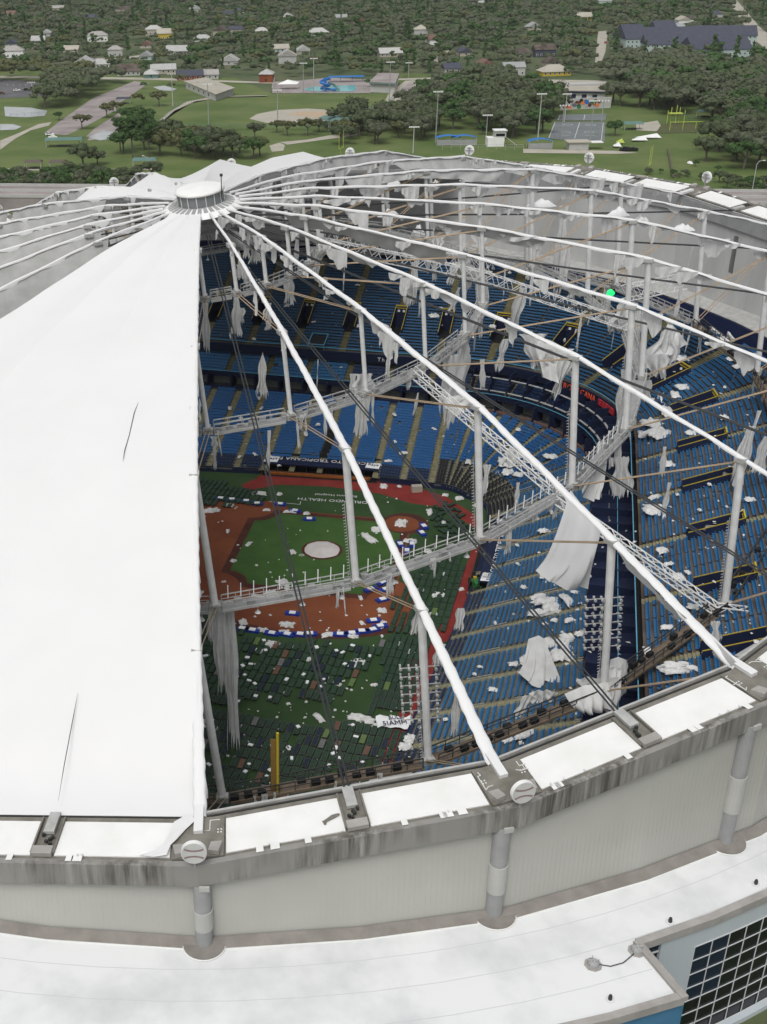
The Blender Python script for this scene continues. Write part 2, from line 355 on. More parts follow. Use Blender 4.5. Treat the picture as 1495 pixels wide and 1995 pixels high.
# ================================================================== STANDS
D1 = Vector((.959, -.284, 0)).normalized(); D2 = Vector((-.2656, -.964, 0)).normalized()
N1 = Vector((-D1.y, D1.x, 0)); CO = Vector((79.5, 34.0, 0)); RF = 33.0
A0 = CO-D1*32.4; CEN = A0-N1*RF; ARC = RF*1.5516
def cs(s, d, z=0.0):
    if s <= 0: return A0+D1*s+N1*d+Vector((0, 0, z))
    if s >= ARC:
        e = CO+D2*32.4; N2 = Vector((-D2.y, D2.x, 0)); return e+D2*(s-ARC)+N2*d+Vector((0, 0, z))
    a = math.atan2(N1.y, N1.x)-s/RF; return CEN+Vector((math.cos(a), math.sin(a), 0))*(RF+d)+Vector((0, 0, z))
def lowfront(s):
    pts = [(-95, -31.5), (-60, -30.5), (-42, -28.0), (-20, -25.0), (0, -25.5), (ARC/2, -26.5), (ARC, -24), (ARC+12, -22.5), (ARC+36, -24.2), (ARC+70, -28), (ARC+95, -30)]
    for (a, da), (b, db) in zip(pts, pts[1:]):
        if s <= b: return da+(db-da)*max(0, (s-a))/(b-a)
    return pts[-1][1]
LOWN = 27
def low(s, t, z=None):                     # t 0..1 front to back of lower bowl
    d0 = lowfront(s); return cs(s, d0+(-6.5-d0)*t, 1.0+8.2*t if z is None else z)
BVv, BVf = [], []
def reg(mb):
    o = len(BVv); BVv.extend(mb.V); BVf.extend([tuple(i+o for i in f) for f in mb.F])
def seatrow(mb, A, Bp, up, face, pan=.36):          # seats from A to B; face = unit vector toward the field
    L = (Bp-A).length; n = int(L/.56)
    if n < 1: return
    d = (Bp-A)/L; off = (L-n*.56)/2; Z = Vector((0, 0, 1))
    for i in range(n):
        c = A+d*(off+.56*(i+.5)); w = d*.24
        if random.random() < .012: continue
        b0 = c-face*.02; top = c-face*.14+Z*.76; low_ = b0+Z*.42; f1 = c+face*pan+Z*(.46 if pan > .2 else .62); f0 = low_
        vs = [low_-w, low_+w, top+w, top-w, low_-w-face*.07, low_+w-face*.07, top+w-face*.06, top-w-face*.06, f1-w, f1+w, f1-w-Z*.08, f1+w-Z*.08]
        mb.add(vs, [(0, 1, 2, 3), (5, 4, 7, 6), (3, 2, 6, 7), (0, 3, 7, 4), (2, 1, 5, 6), (0, 8, 9, 1), (8, 10, 11, 9)])
def step_strip(mb, P0, P1, Q0, Q1, h):     # tread between front edge P0-P1 and back edge Q0-Q1 with riser of h in front
    Z = Vector((0, 0, h)); mb.add([P0, P1, Q1, Q0, P0-Z, P1-Z], [(0, 1, 2, 3), (4, 5, 1, 0)])
gL = 'blocks of blue seats in the lower bowl'
# --- lower bowl
edges = []
s = -79.5
while s < ARC+92:
    edges.append(s); s += 5.5 if s < -5 else 7.1 if s > ARC-4 else 6.4
for i, (sa, sb) in enumerate(zip(edges, edges[1:])):
    sm = (sa+sb)/2; a, b = sa+.55, sb-.55
    far = sm < ARC/2; home = -4 < sm < ARC+2
    side = ('beyond the infield' if sm < -8 else 'behind home plate' if home else 'along the right-hand field side')
    ordn = NUM[min(35, i if sm < ARC else i-len([e for e in edges if e < ARC])+1)]
    t = thing('seating_block', '%s lower bowl seat block %s, counting %s' % (ordn, side, 'from the white roof panel' if sm < ARC else 'from home plate'), 'seating', low(sm, 0, 0), gL)
    base = MB(); rm = M['seatL'] if not (sm > ARC) else M['seat']
    col = M['seatD'] if home else None
    dug = (-36 < sm < -12.5, ARC+7.0 < sm < ARC+31)
    for r in range(LOWN):
        t0, t1 = r/LOWN, (r+1)/LOWN
        if (dug[0] or dug[1]) and r < 4: continue
        nseg = 1 if not (0 < sm < ARC) else 2
        rowmb = MB()
        for g in range(nseg):
            u0, u1 = a+(b-a)*g/nseg, a+(b-a)*(g+1)/nseg
            z = 1.0+8.2*t0
            P0, P1, Q0, Q1 = low(u0, t0, z), low(u1, t0, z), low(u0, t1, z), low(u1, t1, z)
            step_strip(base, P0, P1, Q0, Q1, .31)
            f = (P0-Q0).normalized()
            seatrow(rowmb, Q0.lerp(P0, .24), Q1.lerp(P1, .24), None, f, .24)
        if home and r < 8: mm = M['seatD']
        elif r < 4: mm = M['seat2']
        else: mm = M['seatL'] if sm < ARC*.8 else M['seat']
        if not (sm > ARC and r > LOWN-1): part(t, 'seat_row', rowmb, mm)
    part(t, 'terrace', base, M['stand']); reg(base)
    # the flight of steps at the block's right
    st = MB(); stp = MB()
    for r in range(LOWN):
        for h in (0, 1):
            t0 = (r+h*.5)/LOWN; t1 = (r+h*.5+.5)/LOWN; z = 1.0+8.2*t0
            step_strip(st, low(b, t0, z), low(sb+.55, t0, z), low(b, t1, z), low(sb+.55, t1, z), .16)
    part(t, 'stair_flight', st, M['aisle']); reg(st)
    if sm > ARC:                           # guard rails on each block in pairs
        for tt in (.28, .62, .97):
            rail = MB(); p = low(a+.1, tt); q = low(a+.1, min(1, tt+.16)); rail.beam(p+Vector((0, 0, .9)), q+Vector((0, 0, .9)), .07)
            rail.beam(p+Vector((0, 0, .5)), q+Vector((0, 0, .5)), .05); part(t, 'handrail', rail, M['steel'])
# field wall in front of lower bowl
for (s0, s1, nm) in ((-82, -36.5, 'field side wall left of the far dugout'), (-12.5, ARC+6.5, 'low wall curving behind home plate'), (ARC+31, ARC+94, 'field wall below the near right-hand seats')):
    mb = MB(); n = int((s1-s0)/3)+1
    for i in range(n):
        a, b = s0+(s1-s0)*i/n, s0+(s1-s0)*(i+1)/n
        p, q = low(a, 0, 0), low(b, 0, 0); mb.slab([p+Vector((0, 0, 1.15)), q+Vector((0, 0, 1.15)), low(b, .012, 1.15), low(a, .012, 1.15)], 1.15)
    single('field_wall', mb, M['navy'], 'dark navy '+nm, 'wall')
# --- dugouts
def dugout(s0, s1, label, flip):
    t = thing('dugout', label, 'dugout', low((s0+s1)/2, 0, 0))
    d0 = lambda s: lowfront(s)
    P = lambda s, dd, z: cs(s, d0(s)+dd, z)
    mb = MB(); mb.add([P(s0, 4.2, 2.35), P(s1, 4.2, 2.35), P(s1, 1.0, 2.1), P(s0, 1.0, 2.1), P(s0, 4.2, 2.1), P(s1, 4.2, 2.1), P(s1, 1.0, 1.85), P(s0, 1.0, 1.85)],
           [(0, 1, 2, 3), (7, 6, 5, 4), (3, 2, 6, 7), (1, 0, 4, 5), (0, 3, 7, 4), (2, 1, 5, 6)]); part(t, 'roof', mb, M['navy']); reg(mb)
    mb = MB(); mb.slab([P(s0, 4.4, 0.03), P(s1, 4.4, 0.03), P(s1, -.6, .03), P(s0, -.6, .03)], .02); part(t, 'floor', mb, M['black'])
    mb = MB(); mb.slab([P(s0, 4.4, 3.0), P(s1, 4.4, 3.0), P(s1, 4.2, 3.0), P(s0, 4.2, 3.0)], 3); part(t, 'back_wall', mb, M['black'])
    mb = MB()
    for s in np.linspace(s0, s1, 9): mb.beam(P(s, 1.1, 0), P(s, 1.1, 1.9), .12)
    mb.beam(P(s0, -.5, 1.0), P(s1, -.5, 1.0), .1)
    for s in np.linspace(s0, s1, 15): mb.beam(P(s, -.5, 0), P(s, -.5, 1.0), .07)
    part(t, 'rail', mb, M['darksteel'])
    mb = MB(); mb.slab([P(s0+1.5, .7, .55), P(s1-1.5, .7, .55), P(s1-1.5, -.1, .55), P(s0+1.5, -.1, .55)], .45); part(t, 'bench', mb, M['orange'] if not flip else M['navy'])
    e = .9; tilt = P((s0+s1)/2, 4.2, 2.35)-P((s0+s1)/2, 1.0, 2.1)
    for ends in ((s0, s0+2.7), (s1-2.7, s1)):
        mb = MB(); mb.slab([P(ends[0], 3.9, 2.46), P(ends[1], 3.9, 2.46), P(ends[1], 1.3, 2.26), P(ends[0], 1.3, 2.26)], .08); lp = part(t, 'logo_board', mb, M['paper'])
        c = P((ends[0]+ends[1])/2, 2.6, 2.40); al = (P(ends[1], 2, 0)-P(ends[0], 2, 0)).normalized(); up = (P(s0, 3, 2.4)-P(s0, 2, 2.32)).normalized()
        if flip:
            text('RAYS', c+al*.0-up*.1, al, up, 1.0, M['navy'], t); text('TB', c+up*.8, al, up, .9, M['orangelogo'], t)
        else: text('Rays', c, al, up, 1.2, M['navy'], t)
    c = P((s0+s1)/2, 2.6, 2.28); al = (P(s1, 2, 0)-P(s0, 2, 0)).normalized(); up = (P(s0, 3, 2.4)-P(s0, 2, 2.32)).normalized()
    text('WELCOME TO TROPICANA FIELD', c+Vector((0, 0, .12)), -al if flip else -al, up if False else -up, 1.55, M['letter'], t, ext=.02)
dugout(-35.8, -13.0, 'far dugout with orange bench and lettered navy roof below the blue seats', False)
dugout(ARC+7.3, ARC+30.4, 'right-hand dugout with WELCOME TO TROPICANA FIELD along its navy roof', True)
# --- concourse wall + suites behind the lower bowl, loge deck above
def band(name, s0, s1, d0, z0, d1, z1, m, label, cat, th=.25, step=4, nosplit=False):
    mb = MB(); n = max(1, int((s1-s0)/step))
    for i in range(n):
        a, b = s0+(s1-s0)*i/n, s0+(s1-s0)*(i+1)/n
        P = [cs(a, d0, z0), cs(b, d0, z0), cs(b, d1, z1), cs(a, d1, z1)]
        nn = (P[1]-P[0]).cross(P[3]-P[0]).normalized(); mb.slab(P, th, -nn)
    reg(mb); return single(name, mb, m, label, cat)
S0, S1 = -85, ARC+95
band('concourse_floor', S0, S1, -6.5, 9.3, 4, 9.35, M['standU'], 'dark concourse floor behind the lower bowl seats', 'floor')
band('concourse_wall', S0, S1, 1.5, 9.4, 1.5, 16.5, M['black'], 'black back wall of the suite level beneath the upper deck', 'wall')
# suites: dividers, glass fronts, counters
ts = thing('suite_level', 'dark suite level with grey glass boxes between the lower bowl and the upper deck', 'suite', cs(0, 0, 9.4))
mb = MB(); k = 0
for s in np.arange(S0, S1, 5.2):
    w = MB(); w.slab([cs(s, -6.4, 12.4), cs(s+.25, -6.4, 12.4), cs(s+.25, 1.4, 12.4), cs(s, 1.4, 12.4)], 3.0); part(ts, 'divider', w, M['navy'])
    g = MB(); g.slab([cs(s+.6, -3.6, 11.2), cs(s+4.7, -3.6, 11.2), cs(s+4.7, -3.45, 11.2), cs(s+.6, -3.45, 11.2)], 1.7); part(ts, 'glass_front', g, M['screen'])
    c = MB(); c.slab([cs(s+.4, -6.3, 9.95), cs(s+4.9, -6.3, 9.95), cs(s+4.9, -6.0, 9.95), cs(s+.4, -6.0, 9.95)], .5); part(ts, 'counter', c, M['brownfloor'] if s > 0 else M['navy'])
band('loge_fascia', S0, ARC+14, -5.2, 11.6, -5.4, 12.9, M['navy'], 'navy fascia below the middle tier of blue seats', 'fascia')
band('loge_rail', S0, ARC+14, -5.5, 12.9, -5.5, 13.0, M['cyan'], 'light blue rail along the front of the middle tier', 'rail', th=.12)
def tier_rows(t, s0, s1, fd, n, m, mbase, mrow, nseg=1):
    base = MB()
    for r in range(n):
        rowmb = MB(); d0, z0, d1, z1 = fd(r); any_ = False
        for g in range(nseg):
            u0, u1 = s0+(s1-s0)*g/nseg, s0+(s1-s0)*(g+1)/nseg
            P0, P1, Q0, Q1 = cs(u0, d0, z0), cs(u1, d0, z0), cs(u0, d1, z0), cs(u1, d1, z0)
            if max(P0.xy.length, P1.xy.length) > 98.5: continue
            any_ = True; step_strip(base, P0, P1, Q0, Q1, z1-z0)
            f = (P0-Q0).normalized(); seatrow(rowmb, Q0+f*.25, Q1+f*.25, None, f)
        if any_: part(t, 'seat_row', rowmb, mrow(r) if callable(mrow) else mrow)
    part(t, 'terrace', base, mbase); reg(base); return base
# loge: 8 rows
le = list(np.arange(-84, ARC+10, 8.6))
for i, (a, b) in enumerate(zip(le, le[1:])):
    t = thing('seating_block', '%s block of middle tier seats from the white roof panel' % NUM[i], 'seating', cs((a+b)/2, -5, 12.5), 'blocks of seats in the middle tier')
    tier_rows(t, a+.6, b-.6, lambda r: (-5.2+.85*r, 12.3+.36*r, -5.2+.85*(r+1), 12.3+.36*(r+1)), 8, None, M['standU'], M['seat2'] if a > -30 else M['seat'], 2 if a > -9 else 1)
    st = MB()
    for r in range(8):
        step_strip(st, cs(b-.6, -5.2+.85*r, 12.3+.36*r), cs(b+.6, -5.2+.85*r, 12.3+.36*r), cs(b-.6, -5.2+.85*(r+1), 12.3+.36*r), cs(b+.6, -5.2+.85*(r+1), 12.3+.36*r), .36)
    part(t, 'stair_flight', st, M['aisleD'])
# club tables along the right-hand side where the middle tier is bare
band('club_terrace', ARC+14, S1, -6.3, 10.6, 1.4, 11.6, M['navy'], 'bare navy club terrace behind the right-hand lower seats', 'terrace')
band('club_rail', ARC+14, S1, -2.4, 12.2, -2.4, 12.32, M['cyan'], 'light blue rail along the navy club terrace', 'rail', th=.1)
# press box behind home
tp = thing('press_box', 'dark open press box under the red lettered fascia behind home plate', 'press box', cs(ARC*.5, 0, 12))
for lv, z in enumerate((12.6, 14.9)):
    for s in np.arange(2, ARC+8, 4.3):
        w = MB(); w.slab([cs(s+.3, -5.0+lv*1.2, z+.95), cs(s+4.0, -5.0+lv*1.2, z+.95), cs(s+4.0, -4.6+lv*1.2, z+.95), cs(s+.3, -4.6+lv*1.2, z+.95)], .12); part(tp, 'counter', w, M['greywhite'])
        w = MB(); w.slab([cs(s, -4.9+lv, z+2), cs(s+.18, -4.9+lv, z+2), cs(s+.18, 1.2, z+2), cs(s, 1.2, z+2)], 2.0); part(tp, 'divider', w, M['navy'])
# --- upper deck
UZ, US = 17.3, .435
def ud(d): return UZ+US*d
band('upper_fascia', S0, S1, -.6, 15.6, -.9, 17.5, M['navy'], 'navy fascia along the front of the upper deck', 'fascia')
band('upper_rail', S0, S1, -.95, 18.2, -.95, 18.3, M['cyan'], 'light blue rail along the front of the upper deck', 'rail', th=.12)
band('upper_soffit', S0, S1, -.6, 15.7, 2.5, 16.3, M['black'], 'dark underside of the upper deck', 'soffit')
UP = 11.7; ue = []
s = -86.5
while s < ARC+90: ue.append(s); s += 10.1 if s < -4 else 15.6 if s > ARC-6 else 10.6
HROW = .86; NR = 33
for i, (a, b) in enumerate(zip(ue, ue[1:])):
    sm = (a+b)/2; right = sm > ARC*.75
    side = 'beyond the infield' if sm < 0 else 'in the corner behind home plate' if not right else 'on the right-hand side'
    t = thing('seating_block', '%s upper deck seat block %s, counting from the left' % (NUM[i], side), 'seating', cs(sm, 0, UZ), 'blocks of blue seats in the upper deck')
    base = MB(); st = MB(); vr = (7, 15)
    for r in range(NR):
        d0, d1 = r*HROW, (r+1)*HROW; z = ud(d0); row = MB(); ok = False
        cut = 1.35 if vr[0] <= r < vr[1] else .65
        nseg = 3 if right else 2 if sm > 0 else 1
        for g in range(nseg):
            ua, ub = a+cut, b-cut; u0, u1 = ua+(ub-ua)*g/nseg, ua+(ub-ua)*(g+1)/nseg
            P0, P1, Q0, Q1 = cs(u0, d0, z), cs(u1, d0, z), cs(u0, d1, z), cs(u1, d1, z)
            if max(P0.xy.length, P1.xy.length) > 96: continue
            ok = True; step_strip(base, P0, P1, Q0, Q1, US*HROW); f = (P0-Q0).normalized()
            if not (right and r > 22 and random.random() < .12): seatrow(row, Q0+f*.22, Q1+f*.22, None, f, .26 if right else .2)
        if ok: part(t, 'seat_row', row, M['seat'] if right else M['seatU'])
        if ok and not (vr[0] <= r < vr[1]):
            for h in (0, 1):
                e0, e1 = d0+h*HROW/2, d0+(h+1)*HROW/2; z2 = ud(e0)
                step_strip(st, cs(b-.65, e0, z2), cs(b+.65, e0, z2), cs(b-.65, e1, z2), cs(b+.65, e1, z2), US*HROW/2)
    part(t, 'terrace', base, M['standR'] if right else M['standU']); reg(base)
    part(t, 'stair_flight', st, M['aisle'] if right else M['aisleD']); reg(st)
    # vomitory
    dv0, dv1 = vr[0]*HROW, vr[1]*HROW
    if cs(b, dv1).xy.length < 97:
        v = thing('stair_entrance', 'yellow-edged entrance well at the %s aisle of the upper deck' % NUM[i], 'entrance', cs(b, dv0, ud(dv0)), 'yellow edged entrances in the upper deck')
        fl = MB(); fl.slab([cs(b-1.3, dv0, ud(dv0)-.6), cs(b+1.3, dv0, ud(dv0)-.6), cs(b+1.3, dv1+.3, ud(dv0)-.55), cs(b-1.3, dv1+.3, ud(dv0)-.55)], .3); part(v, 'floor', fl, M['black'])
        wl = MB()
        for sg in (-1, 1):
            A, Bq = cs(b+sg*1.3, dv0, 0), cs(b+sg*1.3, dv1, 0); A2, B2 = cs(b+sg*1.15, dv0, 0), cs(b+sg*1.15, dv1, 0)
            za, zb = ud(dv0), ud(dv1)
            wl.add([A+Vector((0, 0, za-.7)), Bq+Vector((0, 0, za-.7)), Bq+Vector((0, 0, zb+1)), A+Vector((0, 0, za+1)), A2+Vector((0, 0, za-.7)), B2+Vector((0, 0, za-.7)), B2+Vector((0, 0, zb+1)), A2+Vector((0, 0, za+1))],
                   [(0, 1, 2, 3), (7, 6, 5, 4), (3, 2, 6, 7), (0, 3, 7, 4), (1, 5, 6, 2)])
        A, Bq = cs(b-1.3, dv1, ud(dv0)-.7), cs(b+1.3, dv1, ud(dv0)-.7); wl.slab([A+Vector((0, 0, ud(dv1)-ud(dv0)+1.8)), Bq+Vector((0, 0, ud(dv1)-ud(dv0)+1.8)), cs(b+1.3, dv1+.2, ud(dv1)+1.1), cs(b-1.3, dv1+.2, ud(dv1)+1.1)], ud(dv1)-ud(dv0)+1.8)
        part(v, 'side_wall', wl, M['navy']); reg(wl)
        rl = MB()
        for sg in (-1, 1): rl.beam(cs(b+sg*1.22, dv0, ud(dv0)+1.1), cs(b+sg*1.22, dv1, ud(dv1)+1.1), .09)
        rl.beam(cs(b-1.3, dv1+.05, ud(dv1)+1.2), cs(b+1.3, dv1+.05, ud(dv1)+1.2), .22); rl.beam(cs(b-1.3, dv1-.05, ud(dv1)+.7), cs(b+1.3, dv1-.05, ud(dv1)+.7), .12)
        part(v, 'yellow_rail', rl, M['yellow'])
        if not right:
            sg_ = MB()
            for q in (-.55, .55): p = cs(b+q, dv1-.15, ud(dv1)+.1); sg_.box(p, .5, .06, .45, math.atan2(D1.y, D1.x))
            part(v, 'sign', sg_, M['paper'])
# camera well cut in the first rows of the far deck
tw = thing('camera_well', 'small light-blue framed camera well at the front rail of the far upper deck', 'camera well', px(610, 675, 19))
q = tw.location; fr = MB()
sw = (q-A0).dot(D1); dw = 1.2
C4 = [cs(sw-1.7, dw-1.6, ud(0)+1.3), cs(sw+1.7, dw-1.6, ud(0)+1.3), cs(sw+1.7, dw+2.4, ud(2.6)+1.3), cs(sw-1.7, dw+2.4, ud(2.6)+1.3)]
for i in range(4): fr.beam(C4[i], C4[(i+1) % 4], .14); fr.beam(C4[i], C4[i]-Vector((0, 0, 1.2)), .1)
part(tw, 'frame', fr, M['cyan']); b_ = MB(); b_.slab([c-Vector((0, 0, .5)) for c in C4], .6); part(tw, 'pit', b_, M['black'])
# deep-blue wall above the last rows, pale wall above it
ZW = 29.6
mb = MB(); n = 60
def ringz(a): return dome((math.degrees(a)+90-PHI)/15, 99, -1).z
for i in range(n):
    a0, a1 = R_(-62+6*i), R_(-62+6*(i+1)); r = 99.0
    if 6*i-62 > 200: continue
    ZW = min(29.6, ringz((a0+a1)/2)-5.5)
    mb.slab([(r*math.cos(a0), r*math.sin(a0), ZW), (r*math.cos(a1), r*math.sin(a1), ZW), ((r+.3)*math.cos(a1), (r+.3)*math.sin(a1), ZW), ((r+.3)*math.cos(a0), (r+.3)*math.sin(a0), ZW)], ZW-.2)
reg(mb); single('bowl_back_wall', mb, M['deepblue'], 'deep blue curved wall above the last rows of the upper deck', 'wall')
mb = MB()
for i in range(n):
    a0, a1 = R_(-62+6*i), R_(-62+6*(i+1))
    if 6*i-62 > 200: continue
    ZW = min(29.6, ringz((a0+a1)/2)-5.5)
    mb.slab([(99*math.cos(a0), 99*math.sin(a0), ZW+.05), (99*math.cos(a1), 99*math.sin(a1), ZW+.05), (104.3*math.cos(a1), 104.3*math.sin(a1), ZW+1.2), (104.3*math.cos(a0), 104.3*math.sin(a0), ZW+1.2)], .3)
reg(mb); single('wall_ledge', mb, M['greywhite'], 'sloping pale ledge at the foot of the inner dome wall', 'ledge')
# fascia lettering
def arctext(txt, pix, size, m, label, z=16.7, step=None, y0=0):
    t = thing('fascia_lettering', label, 'lettering', px(pix[0], pix[1], z))
    P = px(pix[0], pix[1], z); s = best_s(P); w = size*.74
    for ch in txt:
        if ch != ' ':
            p = cs(s, -1.2, z); al = (cs(s+.3, 0)-cs(s-.3, 0)).normalized(); text(ch, p, al, (0, 0, 1), size, m, t, name='letter', ext=.06)
        s += w
def best_s(P): return min(np.arange(-85, ARC+95, .25), key=lambda s: (cs(s, -1)-Vector((P.x, P.y, 0))).length)
arctext('TROPICANA FIELD', (1083, 752), 1.6, M['redletter'], 'red TROPICANA FIELD lettering on the press box fascia')
arctext('The', (728, 718), 1.15, M['letter'], 'white word The on the navy middle tier fascia', 16.6)
arctext('Hub', (808, 726), 1.15, M['letter'], 'white word Hub on the navy middle tier fascia', 16.6)
sR = best_s(px(1160, 783, 16.7)); mb = MB()
for i in range(4): mb.slab([cs(sR+i*1.6, -1.25, 17.3), cs(sR+(i+1)*1.6, -1.25, 17.3), cs(sR+(i+1)*1.6, -1.1, 17.3), cs(sR+i*1.6, -1.1, 17.3)], 1.2)
single('sponsor_banner', mb, M['redsign'], 'red sponsor banner to the right of the red lettering', 'banner')
# brown corner deck and boxes by the near foul corner
mb = MB(); mb.slab([px(838, 1400, 2.2), px(905, 1372, 2.2), px(898, 1540, 2.2), px(800, 1540, 2.2)], 2.0); reg(mb)
single('corner_deck', mb, M['brownfloor'], 'reddish brown deck in the near right foul corner', 'deck')
mb = MB(); mb.slab([px(735, 1500, 3), px(800, 1490, 3), px(812, 1560, 3), px(690, 1560, 3)], 2.8)
single('white_platform', mb, M['greywhite'], 'pale rectangular platform behind the left field fence near the ring', 'platform')
# ================================================================== DOME
K_ALL = list(range(-12, 12))
def seg_names(k): return {0: 'above the near column left of centre'}.get(k, '')
# ring beam ---------------------------------------------------------
ring = thing('compression_ring', 'broad ring roof of white panels and stained grey fascia round the dome', 'roof ring', (0, 0, 30))
def onring(k, r, z=0.0):                   # straight chords between spokes
    k0 = math.floor(k+1e-6); f = k-k0
    if f < 1e-6: return dome(k0, r, z)
    return dome(k0, r, z).lerp(dome(k0+1, r, z), f)
def vdown(P, h): return Vector((P.x, P.y, P.z-h))
for k in K_ALL:
    ka, kb = k, k+1
    f = MB(); A, Bq = onring(ka, 110.5, .15), onring(kb, 110.5, .15)
    if k+1 > k: Bq = dome(k+1, 110.5, .15)
    O1, O2 = dome(k, 109.9, .15), dome(k+1, 109.9, .15)
    nseg = 6
    for i in range(nseg):
        p, q = A.lerp(Bq, i/nseg), A.lerp(Bq, (i+1)/nseg); p2, q2 = O1.lerp(O2, i/nseg), O1.lerp(O2, (i+1)/nseg)
        f.add([p, q, q2, p2, vdown(p, 2.35), vdown(q, 2.35), vdown(q2, 2.35), vdown(p2, 2.35)], [(3, 2, 1, 0), (0, 1, 5, 4), (2, 3, 7, 6), (4, 5, 6, 7)])
    part(ring, 'fascia_panel', f, M['fascia'])
    d = MB(); d.slab([dome(k, 104.3, -.05), dome(k, 109.9, -.05), dome(k+1, 109.9, -.05), dome(k+1, 104.3, -.05)], .6, DN*-1); part(ring, 'ring_deck', d, M['ringdeck'])
    # inner lip, a pale gutter edge
    lip = MB(); lip.slab([dome(k, 104.0, .12), dome(k, 104.25, .12), dome(k+1, 104.25, .12), dome(k+1, 104.0, .12)], 3.0, DN*-1); part(ring, 'gutter_edge', lip, M['greywhite'])
    lip = MB(); lip.slab([dome(k, 104.55, .1), dome(k, 104.7, .1), dome(k+1, 104.7, .1), dome(k+1, 104.55, .1)], .14, DN*-1); part(ring, 'gutter_edge', lip, M['darksteel'])
    # white roof panels with notched outer edge
    c = (Bq-A).length
    for (u0, u1) in ((2.55/c, .5-1.15/c), (.5+1.15/c, 1-2.55/c)):
        w = MB(); ri, ro = 105.35, 109.45
        I0, I1 = dome(k, ri, .10).lerp(dome(k+1, ri, .10), u0), dome(k, ri, .10).lerp(dome(k+1, ri, .10), u1)
        E0, E1 = dome(k, ro, .10).lerp(dome(k+1, ro, .10), u0), dome(k, ro, .10).lerp(dome(k+1, ro, .10), u1)
        X0, X1 = dome(k, 110.2, .24).lerp(dome(k+1, 110.2, .24), u0), dome(k, 110.2, .24).lerp(dome(k+1, 110.2, .24), u1)
        w.slab([I0, I1, E1, E0], .13, DN*-1)
        random.seed(k*7+int(u0*10))
        for q in range(random.randint(2, 4)):
            v0 = random.uniform(.04, .85); v1 = min(1, v0+random.uniform(.03, .09))
            w.add([E0.lerp(E1, v0)+DN*.09, E0.lerp(E1, v1)+DN*.09, X0.lerp(X1, v1), X0.lerp(X1, v0)], [(0, 1, 2, 3)])
        part(ring, 'roof_panel', w, M['roofwhite'])
        for q in range(random.randint(1, 3)):
            v = random.random(); p = E0.lerp(E1, v)
            cr = MB(); cr.beam(p+DN*.3, p+DN*.3+(X0-E0)*.35, .12, .06); part(ring, 'seam_patch', cr, M['white'])
    # half-way anchor: small box, tray and hardware
    A1, A2 = dome(k, 105, .1).lerp(dome(k+1, 105, .1), .5), dome(k, 109.3, .1).lerp(dome(k+1, 109.3, .1), .5)
    tang = (Bq-A).normalized(); rad = (A2-A1).normalized()
    def blk(c0, c1, w, h, m, nm, lift=0):
        b = MB(); p, q = A1.lerp(A2, c0)+DN*(h/2+lift), A1.lerp(A2, c1)+DN*(h/2+lift); b.beam(p, q, w, h, up=DN); return part(ring, nm, b, m)
    blk(-.12, .45, 1.0, .35, M['greywhite'], 'valley_anchor'); blk(.86, 1.08, 1.9, .45, M['parapet'], 'ridge_box')
    b = MB()
    for q in range(5): b.box(A1.lerp(A2, .5+.06*q)+tang*random.uniform(-.5, .5)+DN*.15, .22, .28, .3, random.random()*3)
    part(ring, 'bolt_cluster', b, M['darksteel'])
    b = MB()
    for sg in (-1, 1): b.beam(A1+tang*sg*1.05+DN*.12, A2+tang*sg*1.05+DN*.12, .16, .26, up=DN)
    part(ring, 'kerb_strip', b, M['ringdeck'])
    # main anchor at the spoke
    S1, S2 = dome(k, 104.8, .1), dome(k, 109.5, .1); rad = (S2-S1).normalized(); tg = DN.cross(rad).normalized()
    def P(u, v, h=0): return S1.lerp(S2, u)+tg*v+DN*h
    b = MB(); b.slab([P(0, -2.3, .12), P(0, 2.3, .12), P(1, 2.3, .12), P(1, -2.3, .12)], .3, DN*-1); part(ring, 'anchor_slab', b, M['ringdeck'])
    b = MB(); b.beam(P(-.25, 0, .42), P(.42, 0, .34), .82, .40, up=DN); part(ring, 'ridge_tongue', b, M['membrane'])
    for sg in (-1, 1):
        b = MB(); b.slab([P(.72, sg*2.2, .55), P(.72, sg*1.2, .55), P(.95, sg*1.0, .7), P(1.0, sg*1.9, .7)][::sg], .5, DN*-1); part(ring, 'anchor_box', b, M['parapet'])
        b = MB(); u, v = .1, sg*1.9
        for q in range(7):                 # ragged white sealant strips
            du, dv = random.choice([(.13, 0), (0, -.45*sg), (.1, .1), (0, .3*sg), (-.06, -.35*sg)])
            b.beam(P(u, v, .16), P(u+du, v+dv, .16), .07, .05, up=DN); u = min(.68, max(.05, u+du)); v = sg*min(2.2, max(.8, sg*(v+dv)))
        for q in range(4): b.box(P(.35+.07*(q//2), sg*(1.75+.28*(q % 2)), .16), .14, .14, .06)
        part(ring, 'sealant_line', b, M['chalk'])
